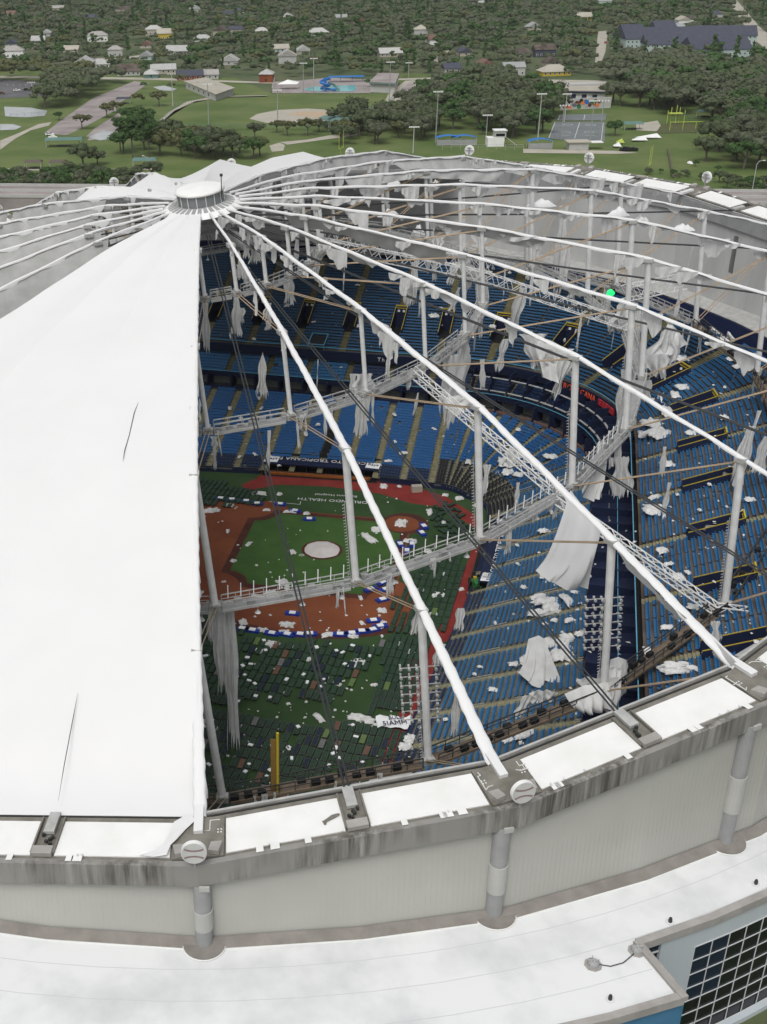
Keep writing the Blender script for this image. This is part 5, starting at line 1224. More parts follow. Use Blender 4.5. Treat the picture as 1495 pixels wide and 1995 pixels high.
# blue boards edging the clay
def board(x, y, ang, i):
    p = px(x, y, .0); X = Vector((math.cos(ang), math.sin(ang), 0)); Y = Vector((-X.y, X.x, 0)); t = thing('blue_stretcher', 'low blue stretcher with white sheet at the clay edge, %s along' % NUM[i], 'stretcher', p, 'blue stretchers round the infield clay')
    q = MB(); q.box(p, 2.3, 1.0, .35, ang, base=True); part(t, 'frame', q, M['blue']); q = MB(); q.box(p+Vector((0, 0, .35)), 1.0, .8, .10, ang, base=True); part(t, 'sheet', q, M['paper'])
BB = [(430, 973), (452, 975), (480, 978), (501, 983), (546, 984), (575, 997), (603, 1013), (472, 1227), (492, 1230), (530, 1236), (560, 1238), (585, 1238), (604, 1237), (663, 1238), (686, 1236), (705, 1232), (727, 1229), (741, 1222), (728, 1211), (746, 1170), (752, 1150), (746, 1137), (722, 1150), (570, 1197), (826, 1027), (822, 1040), (803, 1062), (793, 1075), (780, 1062)]
for i, (x, y) in enumerate(BB):
    a = 2.95 if y < 1020 and x < 620 else math.atan2((px(x, y)-rub).y, (px(x, y)-rub).x)+math.pi/2; board(x, y, a+rs.uniform(-.15, .15), i)
# small tractor on the warning track
tp_ = px(926, 1142, 0); t = thing('tractor', 'small green tractor with yellow seat and front bucket on the red track', 'tractor', tp_)
def tb(nm, cx, cy, z, sx, sy, sz, m):
    q = MB(); q.box(tp_+Vector((cx, cy, z)), sx, sy, sz, 0, base=True); return part(t, nm, q, m)
M['tgreen'] = mat('tractor_green', (.03, .16, .04), .5)
tb('bonnet', 0, -.9, .7, .8, 1.5, .7, M['tgreen']); tb('seat', 0, .6, .95, .55, .5, .5, M['yellow']); tb('platform', 0, .4, .6, 1.1, 1.2, .3, M['tgreen']); tb('bucket', 0, -2.4, .15, 2.0, .6, .6, M['darksteel'])
for sg in (-1, 1):
    tb('loader_arm', sg*.55, -1.5, .6, .12, 1.8, .15, M['tgreen']); tb('fender', sg*.75, .6, .95, .4, 1.0, .12, M['tgreen'])
    for yy, r in ((.6, .62), (-1.2, .38)):
        q = MB(); c = tp_+Vector((sg*.8, yy, r)); q.tube([c-Vector((.17, 0, 0)), c+Vector((.17, 0, 0))], r, 14); w_ = part(t, 'wheel', q, M['black'])
q = MB(); q.tube([tp_+Vector((-.5, .9, 1.2)), tp_+Vector((-.5, .95, 2.2)), tp_+Vector((.5, .95, 2.2)), tp_+Vector((.5, .9, 1.2))], .06, 6); part(t, 'roll_bar', q, M['darksteel'])
q = MB(); q.box(px(922, 1160), 2.2, .9, .5, .15, base=True); single('wooden_sled', q, M['brownfloor'], 'low wooden drag sled on the red track below the tractor', 'sled')
q = MB(); q.box(px(812, 957, 0), 2.0, 1.2, 1.2, .1, base=True); single('grey_cart', q, M['beige'], 'pale equipment box by the wall behind first base', 'box')
# pennant with dark letters
P, n = hit(768, 1414); t = thing('printed_banner', 'white cloth banner with dark block letters lying on the outfield cots', 'banner', P); mb = MB()
rows = [[P+Vector((-2.4+.6*i, -1.3+.52*j+.25*math.sin(i*.8), .65+.18*math.sin(i*1.7+j*1.3))) for j in range(6)] for i in range(9)]; mb.grid(rows); part(t, 'cloth', mb, M['paper'], True)
text('5IAMPI', P+Vector((0, -.6, .95)), (1, .12, 0), (0, 1, .15), 1.15, M['navy'], t); text('BULL', P+Vector((.2, .55, .95)), (1, .12, 0), (0, 1, .15), .85, M['navy'], t)
# black speaker hanging over the far seats
q = MB(); c = pxd(645, 858, -2)
for i in range(7): q.box(c+Vector((-.15*i*(i/5), 0, -.62*i+1.6)), 1.1, .9, .58)
single('line_array', q, M['black'], 'black curved speaker array hanging above the far lower seats', 'speaker')

# tatters along the ridges
rs = random.Random(91)
for i in range(190):
    k = rs.choice([0, 1, 2, 2, 3, 3, 4, 4, 5, 5, 6, 6, 7, 7, 8, 8, 9, 9, 10]); r = rs.uniform(10, 100) if k > 3 else rs.uniform(8, 60)
    P = dome(k, r, rz(r)-.1); L = rs.choice((.8, 1.2, 1.6, 2.2, 3.5)); w = rs.uniform(.5, 2.2); rad = (dome(k, r+1, rz(r))-dome(k, r, rz(r))).normalized(); tg = Vector((-rad.y, rad.x, 0)).normalized()
    rows = []; ph = rs.uniform(0, 6); pk = rs.uniform(-.6, .6); sd_ = rs.choice((-1, 1))*.55
    for a in range(9):
        u = a/8*2-1; row = []; ll = L*(1-abs(u-pk)/1.7)*rs.uniform(.75, 1.05)
        for b in range(6): v = b/5; row.append(P+rad*(u*w)+tg*(sd_+.14*math.sin(u*7+ph+v)*(.3+v))-Vector((0, 0, ll*v)))
        rows.append(row)
    mb = MB(); mb.grid(rows); single('ridge_tatter', mb, M['cloth'], 'small ragged tatter hanging off the %s ridge clockwise, %s' % (NUM[k], 'near the crown' if r < 35 else 'midway' if r < 70 else 'near the ring'), 'torn fabric', 'tatters of roof fabric along the ridges', O=P)

for i in range(125):
    j = rs.choice([2, 2, 3, 3, 1]); k = rs.uniform(0, 9); P = nd(k, j, .2); x, y = topx(P)
    if not (370 < x < 1495): continue
    hang(x, y, 0, rs.uniform(4, 13), rs.uniform(18, 70), rs.uniform(.4, .9), rs.uniform(.4, 1), rs.uniform(-8, 8), P=P+Vector((0, -.9, 0)), seed=i+5,
         label='narrow fabric strip hanging off the %s hoop catwalk, just past the %s ridge' % (CWL[j], NUM[int(k)]))
for i, (x, y, w, h) in enumerate([(1060, 1040, 22, 10), (1020, 1150, 16, 8), (1140, 1010, 18, 8), (1130, 1240, 26, 12), (1000, 1300, 20, 10), (960, 1350, 24, 10), (1180, 1190, 16, 10), (1300, 910, 26, 12), (1345, 850, 22, 10), (1420, 930, 26, 12), (1460, 980, 20, 10), (1350, 1190, 22, 12), (1300, 1230, 26, 10), (1290, 1080, 22, 14), (1410, 820, 20, 10), (1330, 760, 26, 12), (1200, 720, 18, 10), (1160, 610, 20, 8), (1080, 600, 18, 8), (960, 640, 18, 8), (880, 590, 16, 8), (700, 640, 14, 7), (560, 600, 14, 7), (450, 700, 12, 6), (640, 700, 14, 5), (560, 820, 14, 8), (680, 860, 14, 8), (650, 880, 18, 8), (940, 840, 18, 8), (470, 820, 12, 10)]): scrap(x, y, w*1.15, h*1.15)
# ================================================================== SURROUNDINGS
q = MB(); n = 8
ext = [(-4000, -1500), (4000, -1500), (4000, 7000), (-4000, 7000)]
hole = [an(121, a) for a in range(-255, 105, 15)]
q.poly([(-2600, -700, -.6), (2600, -700, -.6), (2600, 3900, -.6), (-2600, 3900, -.6)])
struct('ground', q, M['ground'])
q = MB(); q.poly([(-400, 130, -.5), (420, 130, -.5), (420, 330, -.5), (-400, 330, -.5)]); struct('road_verge', q, M['ground'])
LV = [0]
def area(name, pix, m, z):
    q = MB(); q.poly([px(x, y, 0).xy.to_3d()+Vector((0, 0, z)) for x, y in pix]); struct(name, q, M[m])
area('park_lawn', [(-200, 120), (300, 148), (460, 150), (530, 180), (745, 180), (780, 140), (1000, 150), (1495, 190), (1700, 260), (1700, 420), (1400, 400), (900, 420), (-500, 420)], 'grass', -.48)
area('parking_lot', [(-120, 150), (0, 152), (112, 160), (118, 176), (80, 186), (0, 190), (-120, 196)], 'asphalt', -.40)
area('picnic_parking', [(85, 258), (120, 232), (180, 190), (262, 156), (290, 160), (225, 205), (240, 232), (245, 262), (170, 272), (175, 265), (140, 262)], 'wetpave', -.40)
area('grass_strip', [(128, 262), (165, 245), (222, 215), (232, 218), (185, 248), (165, 266)], 'grass', -.36)
area('standing_water', [(8, 206), (60, 208), (92, 214), (88, 224), (50, 227), (10, 225)], 'puddle', -.36)
area('standing_water', [(0, 240), (25, 240), (42, 245), (30, 251), (0, 252)], 'puddle', -.36)
area('standing_water', [(298, 168), (320, 165), (345, 172), (336, 176), (312, 174)], 'puddle', -.36)
area('standing_water', [(172, 266), (200, 252), (232, 258), (228, 266), (195, 272)], 'puddle', -.34)
area('footpath', [(0, 272), (40, 256), (75, 240), (100, 236), (95, 243), (60, 252), (30, 268), (0, 290)], 'path', -.36)
area('footpath', [(0, 326), (120, 328), (300, 326), (300, 329), (120, 331), (0, 329)], 'path', -.36)
area('footpath', [(302, 240), (330, 216), (365, 196), (420, 186), (520, 184), (520, 187), (425, 189), (372, 200), (340, 220), (312, 240)], 'path', -.34)
area('footpath', [(545, 275), (600, 270), (640, 262), (700, 258), (700, 261), (620, 272), (560, 280)], 'path', -.36)
area('footpath', [(525, 282), (545, 276), (556, 281), (552, 292), (530, 294)], 'path', -.34)
area('softball_field', [(306, 244), (340, 214), (380, 196), (440, 187), (560, 184), (750, 183), (745, 200), (700, 222), (640, 250), (400, 250)], 'grass', -.34)
area('softball_clay', [(486, 230), (500, 221), (540, 213), (600, 210), (650, 213), (672, 222), (660, 234), (600, 238), (520, 238)], 'path', -.28)
area('softball_inner', [(560, 222), (580, 216), (640, 216), (655, 222), (620, 228)], 'tan', -.24)
area('pool_deck', [(530, 160), (640, 150), (730, 154), (722, 180), (530, 180)], 'wetpave', -.30)
area('pool_water', [(591, 174), (605, 168), (650, 166), (692, 165), (695, 172), (688, 177), (620, 177)], 'pool', -.22)
area('pool_road', [(742, 214), (758, 180), (790, 156), (820, 154), (800, 185), (765, 218)], 'path', -.30)
area('pool_road', [(779, 176), (800, 158), (814, 157), (795, 178)], 'wetpave', -.24)
area('tennis_court', [(972, 158), (1052, 157), (1055, 168), (975, 168)], 'courtblue', -.30)
area('basketball_court', [(1068, 268), (1080, 236), (1180, 236), (1179, 274), (1150, 276)], 'court', -.30)
area('basketball_court', [(1084, 233), (1090, 222), (1182, 220), (1180, 233)], 'court', -.30)
area('playground_surface', [(1278, 258), (1290, 240), (1340, 236), (1365, 244), (1364, 256)], 'limegreen' if False else 'leafC', -.30)
area('footpath', [(1020, 288), (1100, 290), (1200, 292), (1245, 296), (1200, 298), (1020, 296)], 'path', -.34)
area('footpath', [(1240, 240), (1282, 233), (1292, 250), (1278, 254), (1240, 252)], 'path', -.34)
area('street', [(1420, 0), (1445, 40), (1470, 75), (1510, 110), (1540, 100), (1480, 50), (1437, 0), (1425, -30), (1410, -30)], 'path', -.40)
area('street', [(1160, 120), (1166, 60), (1185, 58), (1180, 100), (1172, 120)], 'path', -.40)
area('street', [(845, 118), (860, 95), (880, 75), (882, 80), (872, 104), (862, 120)], 'path', -.40)
area('street', [(165, 110), (230, 112), (340, 96), (340, 99), (230, 116), (165, 116)], 'path', -.40)
area('street', [(0, 146), (300, 150), (520, 158), (760, 152), (1000, 145), (1000, 148), (760, 155), (520, 161), (300, 154), (0, 150)], 'path', -.40)
# court markings
q = MB()
def mk(a, b, w=.25): p, r = px(*a), px(*b); q.beam((p.x, p.y, -.27), (r.x, r.y, -.27), w, .02)
for a, b in (((1070, 267), (1082, 237)), ((1120, 268), (1130, 237)), ((1172, 272), (1176, 238)), ((1088, 232), (1092, 223)), ((1138, 232), (1140, 222)), ((1095, 262), (1112, 262)), ((1140, 262), (1160, 262))): mk(a, b)
for c in ((1103, 256), (1148, 256), (1107, 241), (1152, 242)):
    P_ = px(*c)
    for i in range(12): a0, a1 = i*math.pi/6, (i+1)*math.pi/6; q.beam((P_.x+2.4*math.cos(a0), P_.y+2.4*math.sin(a0), -.27), (P_.x+2.4*math.cos(a1), P_.y+2.4*math.sin(a1), -.27), .2, .02)
struct('court_markings', q, M['chalk'])
q = MB()
for i in range(9): a = px(15+i*12, 165); q.beam((a.x, a.y, -.37), (a.x-1.5, a.y+5.5, -.37), .2, .02)
struct('bay_markings', q, M['chalk'])
# elevated highway behind the dome
A_, B_ = Vector((-210, 262, 0)), Vector((330, 196, 0)); d_ = (B_-A_).normalized(); s_ = Vector((-d_.y, d_.x, 0))
# solve its two sides from the strips seen left and right of the dome
La, Lb = px(0, 384, 5), px(1495, 398, 5); d_ = (Lb-La).normalized(); s_ = Vector((-d_.y, d_.x, 0)); La = La-d_*120; Lb = Lb+d_*200
hw = thing('highway_bridge', 'pale concrete highway running behind the dome', 'highway', La.lerp(Lb, .5))
q = MB(); q.slab([La, Lb, Lb+s_*22, La+s_*22], 5.6); part(hw, 'deck', q, M['wetpave'])
for o in (0, 10.8, 21.6):
    q = MB(); q.beam(La+s_*o+Vector((0, 0, .5)), Lb+s_*o+Vector((0, 0, .5)), .45, 1.1); part(hw, 'barrier', q, M['sleeve'])
q = MB()
for i in range(20): p = La.lerp(Lb, i/19)+s_*11; q.box(Vector((p.x, p.y, -.6)), 1.5, 14, 4.6, math.atan2(d_.y, d_.x), base=True)
part(hw, 'pier', q, M['sleeve'])
# --- generic buildings -----------------------------------------------------
def house(x, y, w, d, h, rot, wallm, roofm, label, name='house', cat='house', grp=None, P=None, hip=False, base=-.5):
    P = P or px(x, y, 0); t = thing(name, label, cat, (P.x, P.y, base), grp); co, si = math.cos(rot), math.sin(rot)
    T = lambda a, b, z: Vector((P.x+a*co-b*si, P.y+a*si+b*co, base+z))
    q = MB(); q.add([T(-w/2, -d/2, 0), T(w/2, -d/2, 0), T(w/2, d/2, 0), T(-w/2, d/2, 0), T(-w/2, -d/2, h), T(w/2, -d/2, h), T(w/2, d/2, h), T(-w/2, d/2, h)], [(0, 1, 5, 4), (1, 2, 6, 5), (2, 3, 7, 6), (3, 0, 4, 7)])
    rh = d*.28
    if not hip: q.add([T(-w/2, -d/2, h), T(-w/2, d/2, h), T(-w/2, 0, h+rh), T(w/2, -d/2, h), T(w/2, d/2, h), T(w/2, 0, h+rh)], [(0, 2, 1), (3, 4, 5)])
    wl = part(t, 'wall', q, M[wallm])
    q = MB(); o = .5; ins = d*.45 if hip else -o
    a = [T(-w/2-o, -d/2-o, h-.15), T(w/2+o, -d/2-o, h-.15), T(w/2+o, d/2+o, h-.15), T(-w/2-o, d/2+o, h-.15), T(-w/2+ins, 0, h+rh+.1), T(w/2-ins, 0, h+rh+.1)]
    Z = Vector((0, 0, .22))
    q.add(a+[v-Z for v in a], [(0, 1, 5, 4), (2, 3, 4, 5), (3, 0, 4), (1, 2, 5), (6, 7, 1, 0), (8, 9, 3, 2), (7, 8, 2, 1), (9, 6, 0, 3), (10, 11, 7, 6), (11, 10, 9, 8)])
    part(t, 'roof', q, M[roofm])
    nw = max(2, int(w/3.2))
    for i in range(nw):
        for lv in range(max(1, int(h/3))):
            u = -w/2+w*(i+.5)/nw; q = MB(); q.slab([T(u-.7, -d/2-.06, 2.45+3*lv), T(u+.7, -d/2-.06, 2.45+3*lv), T(u+.7, -d/2+.02, 2.45+3*lv), T(u-.7, -d/2+.02, 2.45+3*lv)], 1.6); wf = part(t, 'window', q, M['roofwhite']); q = MB(); q.slab([T(u-.55, -d/2-.09, 2.3+3*lv), T(u+.55, -d/2-.09, 2.3+3*lv), T(u+.55, -d/2+.0, 2.3+3*lv), T(u-.55, -d/2+.0, 2.3+3*lv)], 1.3); part(t, 'pane', q, M['glass'], sub=wf)
    for sg in (-1, 1):
        q = MB(); q.slab([T(sg*(w/2+.04), -.5, 2.3), T(sg*(w/2+.04), .5, 2.3), T(sg*(w/2-.02), .5, 2.3), T(sg*(w/2-.02), -.5, 2.3)][::sg], 1.3); part(t, 'window', q, M['glass'])
    return t
def flatbuild(pix, h, wallm, roofm, label, name, cat, band=None, base=-.5):
    P = [px(x, y, h+base) for x, y in pix]; P = [Vector((p.x, p.y, 0)) for p in P]; t = thing(name, label, cat, (P[0].x, P[0].y, base))
    q = MB(); q.prism([(p.x, p.y) for p in P], base, base+h-.5); part(t, 'wall', q, M[wallm])
    c = sum(P, Vector())/len(P); q = MB(); q.prism([((p-c)*1.06+c).xy for p in P], base+h-.5, base+h); part(t, 'roof', q, M[roofm])
    if band: q = MB(); q.prism([((p-c)*1.07+c).xy for p in P], base+h-1.3, base+h-.5); part(t, 'fascia_band', q, M[band])
    return t, P, h
t, P, h = flatbuild([(362, 158), (400, 151), (455, 170), (420, 182)], 4.5, 'sleeve', 'path', 'long low building with pale roof at the edge of the softball field', 'park_building', 'building')
for i in range(5): q = MB(); p = P[0].lerp(P[3], (i+.7)/6); e = (P[3]-P[0]).normalized(); q.box(Vector((p.x, p.y, 1.6))-Vector((0, .05, 0)), 1.6, .3, 1.2, math.atan2(e.y, e.x)); part(t, 'window', q, M['glass'])
for i in range(3): q = MB(); p = P[0].lerp(P[2], .25+.2*i); q.box(Vector((p.x, p.y, h-.5)), 1.6, 1.2, .8, .3, base=True); part(t, 'roof_unit', q, M['steel'])
t, P, h = flatbuild([(722, 158), (738, 142), (777, 143), (770, 160)], 6.5, 'sleeve', 'wetpave', 'pool house with flat brown roof and teal fascia', 'pool_house', 'building', 'roofteal')
t, P, h = flatbuild([(1060, 174), (1066, 155), (1178, 157), (1181, 176)], 7.5, 'roofwhite', 'tan' if False else 'path', 'long gymnasium with pale flat roof and dark wall band', 'gymnasium', 'building', 'navy')
for i in range(5): q = MB(); p = P[0].lerp(P[3], .15+.17*i); q.box(Vector((p.x, p.y-.4, 2.4)), 2.6, .5, 4.6, 0); part(t, 'dark_panel', q, M['navy'])
q = MB(); q.box((P[0]+P[1]+P[2]+P[3])/4+Vector((0, 0, h-.4)), 30, 8, .8, .12, base=True); part(t, 'roof_monitor', q, M['steel'])
a_, b_ = px(1092, 214, -.4), px(1190, 210, -.4); t = thing('mural_wall', 'white wall with colourful abstract mural in front of the gymnasium', 'wall', a_)
q = MB(); q.slab([a_+Vector((0, 0, 6)), b_+Vector((0, 0, 6)), b_+Vector((0, .5, 6)), a_+Vector((0, .5, 6))], 6); part(t, 'wall', q, M['sleeve'])
rs = random.Random(3); cols = ['cotN', 'tgreen', 'dirt', 'black', 'orangelogo', 'cotB', 'column', 'vblue', 'cotG', 'dirtwet']
for i in range(26):
    u = .06+.72*i/26+rs.uniform(-.02, .02); c = a_.lerp(b_, u)+Vector((0, -.06-.004*i, rs.uniform(1.2, 4.6))); r1 = rs.uniform(.7, 1.9); q = MB()
    e = (b_-a_).normalized(); q.poly([c+e*(r1*math.cos(k)*rs.uniform(.6, 1.1))+Vector((0, 0, r1*.8*math.sin(k)*rs.uniform(.6, 1.1))) for k in np.arange(0, 6.2, .8)][::1]); part(t, 'mural_patch', q, M[cols[i % len(cols)]])
# teal roofs by the softball field
for i, (pix, lb) in enumerate([([(622, 228), (652, 218), (665, 226), (640, 236)], 'left low teal canopy roof beside the softball clay'), ([(668, 222), (690, 204), (722, 208), (700, 226)], 'tall teal roof of the grandstand by the pool lawn'), ([(640, 234), (670, 222), (700, 226), (690, 236)], 'broad teal canopy roof in front of the grandstand')]):
    P = [px(x, y, 4.5+i*.8) for x, y in pix]; c = sum(P, Vector())/4; t = thing('canopy', lb, 'canopy', (c.x, c.y, -.4)); q = MB(); ap = c+Vector((0, 0, 1.6)); q.add(P+[ap]+[p-Vector((0, 0, .3)) for p in P], [(0, 1, 4), (1, 2, 4), (2, 3, 4), (3, 0, 4), (8, 7, 6, 5)]+[(5+j, 5+(j+1) % 4, (j+1) % 4, j) for j in range(4)]); part(t, 'roof', q, M['roofteal'])
    for p in P: q = MB(); q.beam(Vector((p.x, p.y, -.5)).lerp(Vector((c.x, c.y, -.5)), .1), p.lerp(c, .1), .25); part(t, 'post', q, M['steel'])
def shelter(x, y, w, d, m, lab, h=3.0, rot=0):
    p = px(x, y, 0); t = thing('shelter', lab, 'shelter', (p.x, p.y, -.5)); co, si = math.cos(rot), math.sin(rot); T = lambda a, b, z: Vector((p.x+a*co-b*si, p.y+a*si+b*co, z-.5))
    q = MB(); q.add([T(-w/2, -d/2, h), T(w/2, -d/2, h), T(w/2, d/2, h), T(-w/2, d/2, h), T(-w/2+.5, 0, h+1), T(w/2-.5, 0, h+1)], [(0, 1, 5, 4), (2, 3, 4, 5), (3, 0, 4), (1, 2, 5), (3, 2, 1, 0)]); part(t, 'roof', q, M[m])
    for a in (-.46, .46):
        for b_ in (-.44, .44): q = MB(); q.beam(T(w*a, d*b_, 0), T(w*a, d*b_, h), .22); part(t, 'post', q, M['steel'])
    q = MB(); q.box(T(0, 0, 0), w*.4, d*.3, .8, rot, base=True); part(t, 'table', q, M['darksteel'])
shelter(126, 283, 19, 7, 'roofteal', 'long picnic shelter with dull green roof in the park', 3.5)
shelter(66, 326, 8, 6, 'bark', 'left small brown picnic shelter by the path'); shelter(114, 326, 8, 6, 'bark', 'second small brown picnic shelter by the path')
shelter(282, 322, 11, 6, 'roofteal', 'small teal shelter just beyond the dome rim at left'); shelter(1232, 250, 10, 6, 'roofteal', 'teal shelter left of the playground'); shelter(1374, 226, 8, 6, 'roofteal', 'dark teal shelter behind the playground'); shelter(241, 200, 9, 6, 'slate', 'small dark roofed kiosk by the plaza')
def canopy(x, y, w, lab):
    p = px(x, y, 0); t = thing('blue_canopy', lab, 'canopy', (p.x, p.y, -.5), 'bright blue dugout canopies')
    q = MB(); n = 9; q.grid([[Vector((p.x-w/2+w*i/n, p.y+dy, 2.9+1.0*math.sin(math.pi*i/n))) for i in range(n+1)] for dy in (-2.5, 2.5)]); part(t, 'roof', q, M['vblue'])
    q = MB()
    for sx in (-.48, .48):
        for dy in (-2.4, 2.4): q.beam((p.x+w*sx, p.y+dy, -.5), (p.x+w*sx, p.y+dy, 2.9), .18)
    part(t, 'posts', q, M['steel']); q = MB(); q.box((p.x, p.y-2.45, -.5), w*.96, .12, 2.6, 0, base=True); part(t, 'fence_panel', q, M['column'])
canopy(873, 279, 12.0, 'left bright blue canopy beyond the ring'); canopy(904, 279, 12, 'middle bright blue canopy beyond the ring'); canopy(1051, 286, 11.5, 'right bright blue canopy near the white booth')
p = px(972, 281, 0); t = thing('scorers_booth', 'two-storey white scorers booth with outside stair beyond the rim', 'booth', (p.x, p.y, -.5))
q = MB(); q.box((p.x-2, p.y, -.5), 8, 6, 4, 0, base=True); part(t, 'lower_storey', q, M['roofwhite']); q = MB(); q.box((p.x, p.y, 3.5), 5.5, 5, 3, 0, base=True); part(t, 'upper_storey', q, M['sleeve']); q = MB(); q.box((p.x, p.y-2.55, 4.8), 4.2, .2, 1.1); part(t, 'window', q, M['glass']); q = MB(); q.box((p.x, p.y, 6.5), 6.3, 5.8, .4, 0, base=True); part(t, 'roof', q, M['roofwhite']); q = MB(); q.beam((p.x+3, p.y-1, 3.5), (p.x+8.5, p.y-1, -.4), 1.2, .3); part(t, 'stair', q, M['steel'])
p = px(1125, 288, 0); t = thing('concession_stand', 'small white concession stand in front of the basketball court', 'booth', (p.x, p.y, -.5)); q = MB(); q.box((p.x, p.y, -.5), 9, 6, 3.4, 0, base=True); part(t, 'wall', q, M['sleeve']); q = MB(); q.box((p.x, p.y, 2.9), 11, 7.5, .4, 0, base=True); part(t, 'roof', q, M['beige']); q = MB(); q.box((p.x+8, p.y, 2.5), 7, 5, .3, 0, base=True); part(t, 'awning', q, M['roofwhite'])
# poles ---------------------------------------------------------------------
def lightpole(x0, y0, x1, y1, lab, heads=6, m='steel', lamp=True):
    P = px(x1, y1, 0); P.z = -.5; hh = next((z for z in np.arange(3, 45, .25) if topx(P+Vector((0, 0, z)))[1] < y0), 30); t = thing('light_pole', lab, 'pole', P, 'floodlight poles in the park')
    q = MB(); q.tube([P, P+Vector((0, 0, hh))], [.32, .18], 6); part(t, 'shaft', q, M[m])
    if lamp:
        q = MB(); q.beam(P+Vector((-2.2, 0, hh)), P+Vector((2.2, 0, hh)), .15); part(t, 'crossbar', q, M[m])
        for i in range(heads): q = MB(); q.box(P+Vector((-2.1+4.2*i/max(1, heads-1), -.2, hh-.2)), .6, .5, .6); part(t, 'lamp', q, M['roofwhite'])
for i, a in enumerate([(611, 113, 611, 180), (760, 120, 758, 205), (855, 178, 849, 275), (805, 247, 805, 296), (404, 163, 407, 250), (543, 175, 541, 230), (1053, 182, 1048, 272), (797, 122, 796, 150), (948, 224, 947, 272), (1105, 182, 1100, 236), (1156, 196, 1150, 272), (592, 122, 591, 180), (336, 143, 337, 205), (1096, 205, 1094, 270), (1171, 196, 1168, 276), (62, 160, 63, 186)]):
    lightpole(*a, 'tall floodlight pole %s in the park, %s of sixteen' % ('by the pool' if a[1] < 160 else 'near the ball field' if a[0] < 860 else 'by the courts', NUM[i]), 6 if i < 12 else 4, 'column' if i % 3 else 'steel')
P = px(1465, 377, 0); t = thing('street_lamp', 'curved street lamp standing by the highway at right', 'lamp post', P); q = MB(); q.tube([P, P+Vector((0, 0, 11)), P+Vector((.8, 0, 12.2)), P+Vector((2.2, 0, 12.6))], [.2, .14, .12, .1], 6); part(t, 'post', q, M['sleeve']); q = MB(); q.box(P+Vector((2.6, 0, 12.5)), 1.0, .5, .25); part(t, 'lamp', q, M['roofwhite'])
P = px(288, 330, 0); t = thing('street_lamp', 'small street lamp beside the teal shelter at left', 'lamp post', P); q = MB(); q.tube([P, P+Vector((0, 0, 5)), P+Vector((-1.5, 0, 6))], .14, 6); part(t, 'post', q, M['sleeve']); q = MB(); q.box(P+Vector((-1.8, 0, 6)), .9, .4, .25); part(t, 'lamp', q, M['roofwhite'])
def goal(x, y, lab):
    P = px(x, y, 0); t = thing('football_goal', lab, 'goal post', P); q = MB(); q.tube([P, P+Vector((0, -.3, 2.2)), P+Vector((0, -2, 3))], .16, 6); part(t, 'neck', q, M['limegreen']); c = P+Vector((0, -2, 3)); q = MB(); q.tube([c+Vector((-1.2, -2.6, 0)), c+Vector((1.2, 2.6, 0))], .14, 6); part(t, 'crossbar', q, M['limegreen'])
    for sg in (-1, 1): q = MB(); b0 = c+Vector((1.2, 2.6, 0))*sg; q.tube([b0, b0+Vector((0, 0, 7.5))], .12, 6); part(t, 'upright', q, M['limegreen'])
goal(1262, 332, 'yellow football goal post on the lawn beyond the right rim'); goal(664, 300, 'yellow football goal posts on the lawn beyond the middle of the rim')
P = px(1312, 345, 0); Q_ = px(1301, 290, 0); q = MB(); q.tube([P+Vector((0, 0, .3)), Q_+Vector((0, 0, .3))], [.5, .3], 7); single('fallen_pole', q, M['bark'], 'dark fallen trunk lying across the lawn at right', 'log')
# playground
P = px(1318, 240, 0); t = thing('playground_frame', 'lime green climbing tower with slides on the playground', 'play structure', P)
for i in range(5): q = MB(); q.box(P+Vector((-5+2.2*i, 1.5*(i % 2), 0)), .3, .3, 9-1.2*abs(i-2), 0, base=True); part(t, 'post', q, M['limegreen'])
q = MB(); q.box(P+Vector((-1, 0, 5)), 7, 3, .5); part(t, 'platform', q, M['limegreen']); q = MB(); q.beam(P+Vector((3, 0, 5)), P+Vector((12, 1, .5)), 1.2, .3); part(t, 'slide', q, M['roofteal'])
P0 = px(1305, 254, 0); t = thing('swing_set', 'yellow swing frame along the front of the playground', 'swing set', P0); e = Vector((1, .05, 0)); q = MB(); q.beam(P0+Vector((0, 0, 4)), P0+e*20+Vector((0, 0, 4)), .3); part(t, 'top_bar', q, M['limegreen'])
for i in range(4): q = MB(); q.beam(P0+e*6.6*i, P0+e*6.6*i+Vector((0, 0, 4)), .25); part(t, 'leg', q, M['limegreen'])
# tarps on lawn
for i, (x, y, w, m, lb) in enumerate([(1262, 268, 13, 'roofwhite', 'pale wrecked roof panel lying on the lawn'), (1245, 273, 8, 'roofwhite', 'small pale panel left of the wrecked panel'), (1202, 285, 4, 'roofwhite', 'small white sheet on the lawn, left one'), (1208, 278, 4, 'limegreen', 'small pale green sheet on the lawn')]):
    p = px(x, y, 0); q = MB(); q.slab([p+Vector((-w/2, -2, .6)), p+Vector((w/2, -1, .2)), p+Vector((w/2.4, 3, 1.6)), p+Vector((-w/3, 2, .3))], .25); single('lawn_panel', q, M[m], lb, 'panel')
q = MB(); 
for i in range(12): p = px(1210+i*2.8, 292, 0); q.box(p+Vector((0, rs.uniform(-1, 2), -.4)), rs.uniform(1, 2.4), rs.uniform(1, 3), rs.uniform(.6, 1.8), rs.uniform(0, 1), base=True)
single('equipment_pile', q, M['black'], 'dark pile of equipment on the lawn below the wrecked panel', 'equipment')
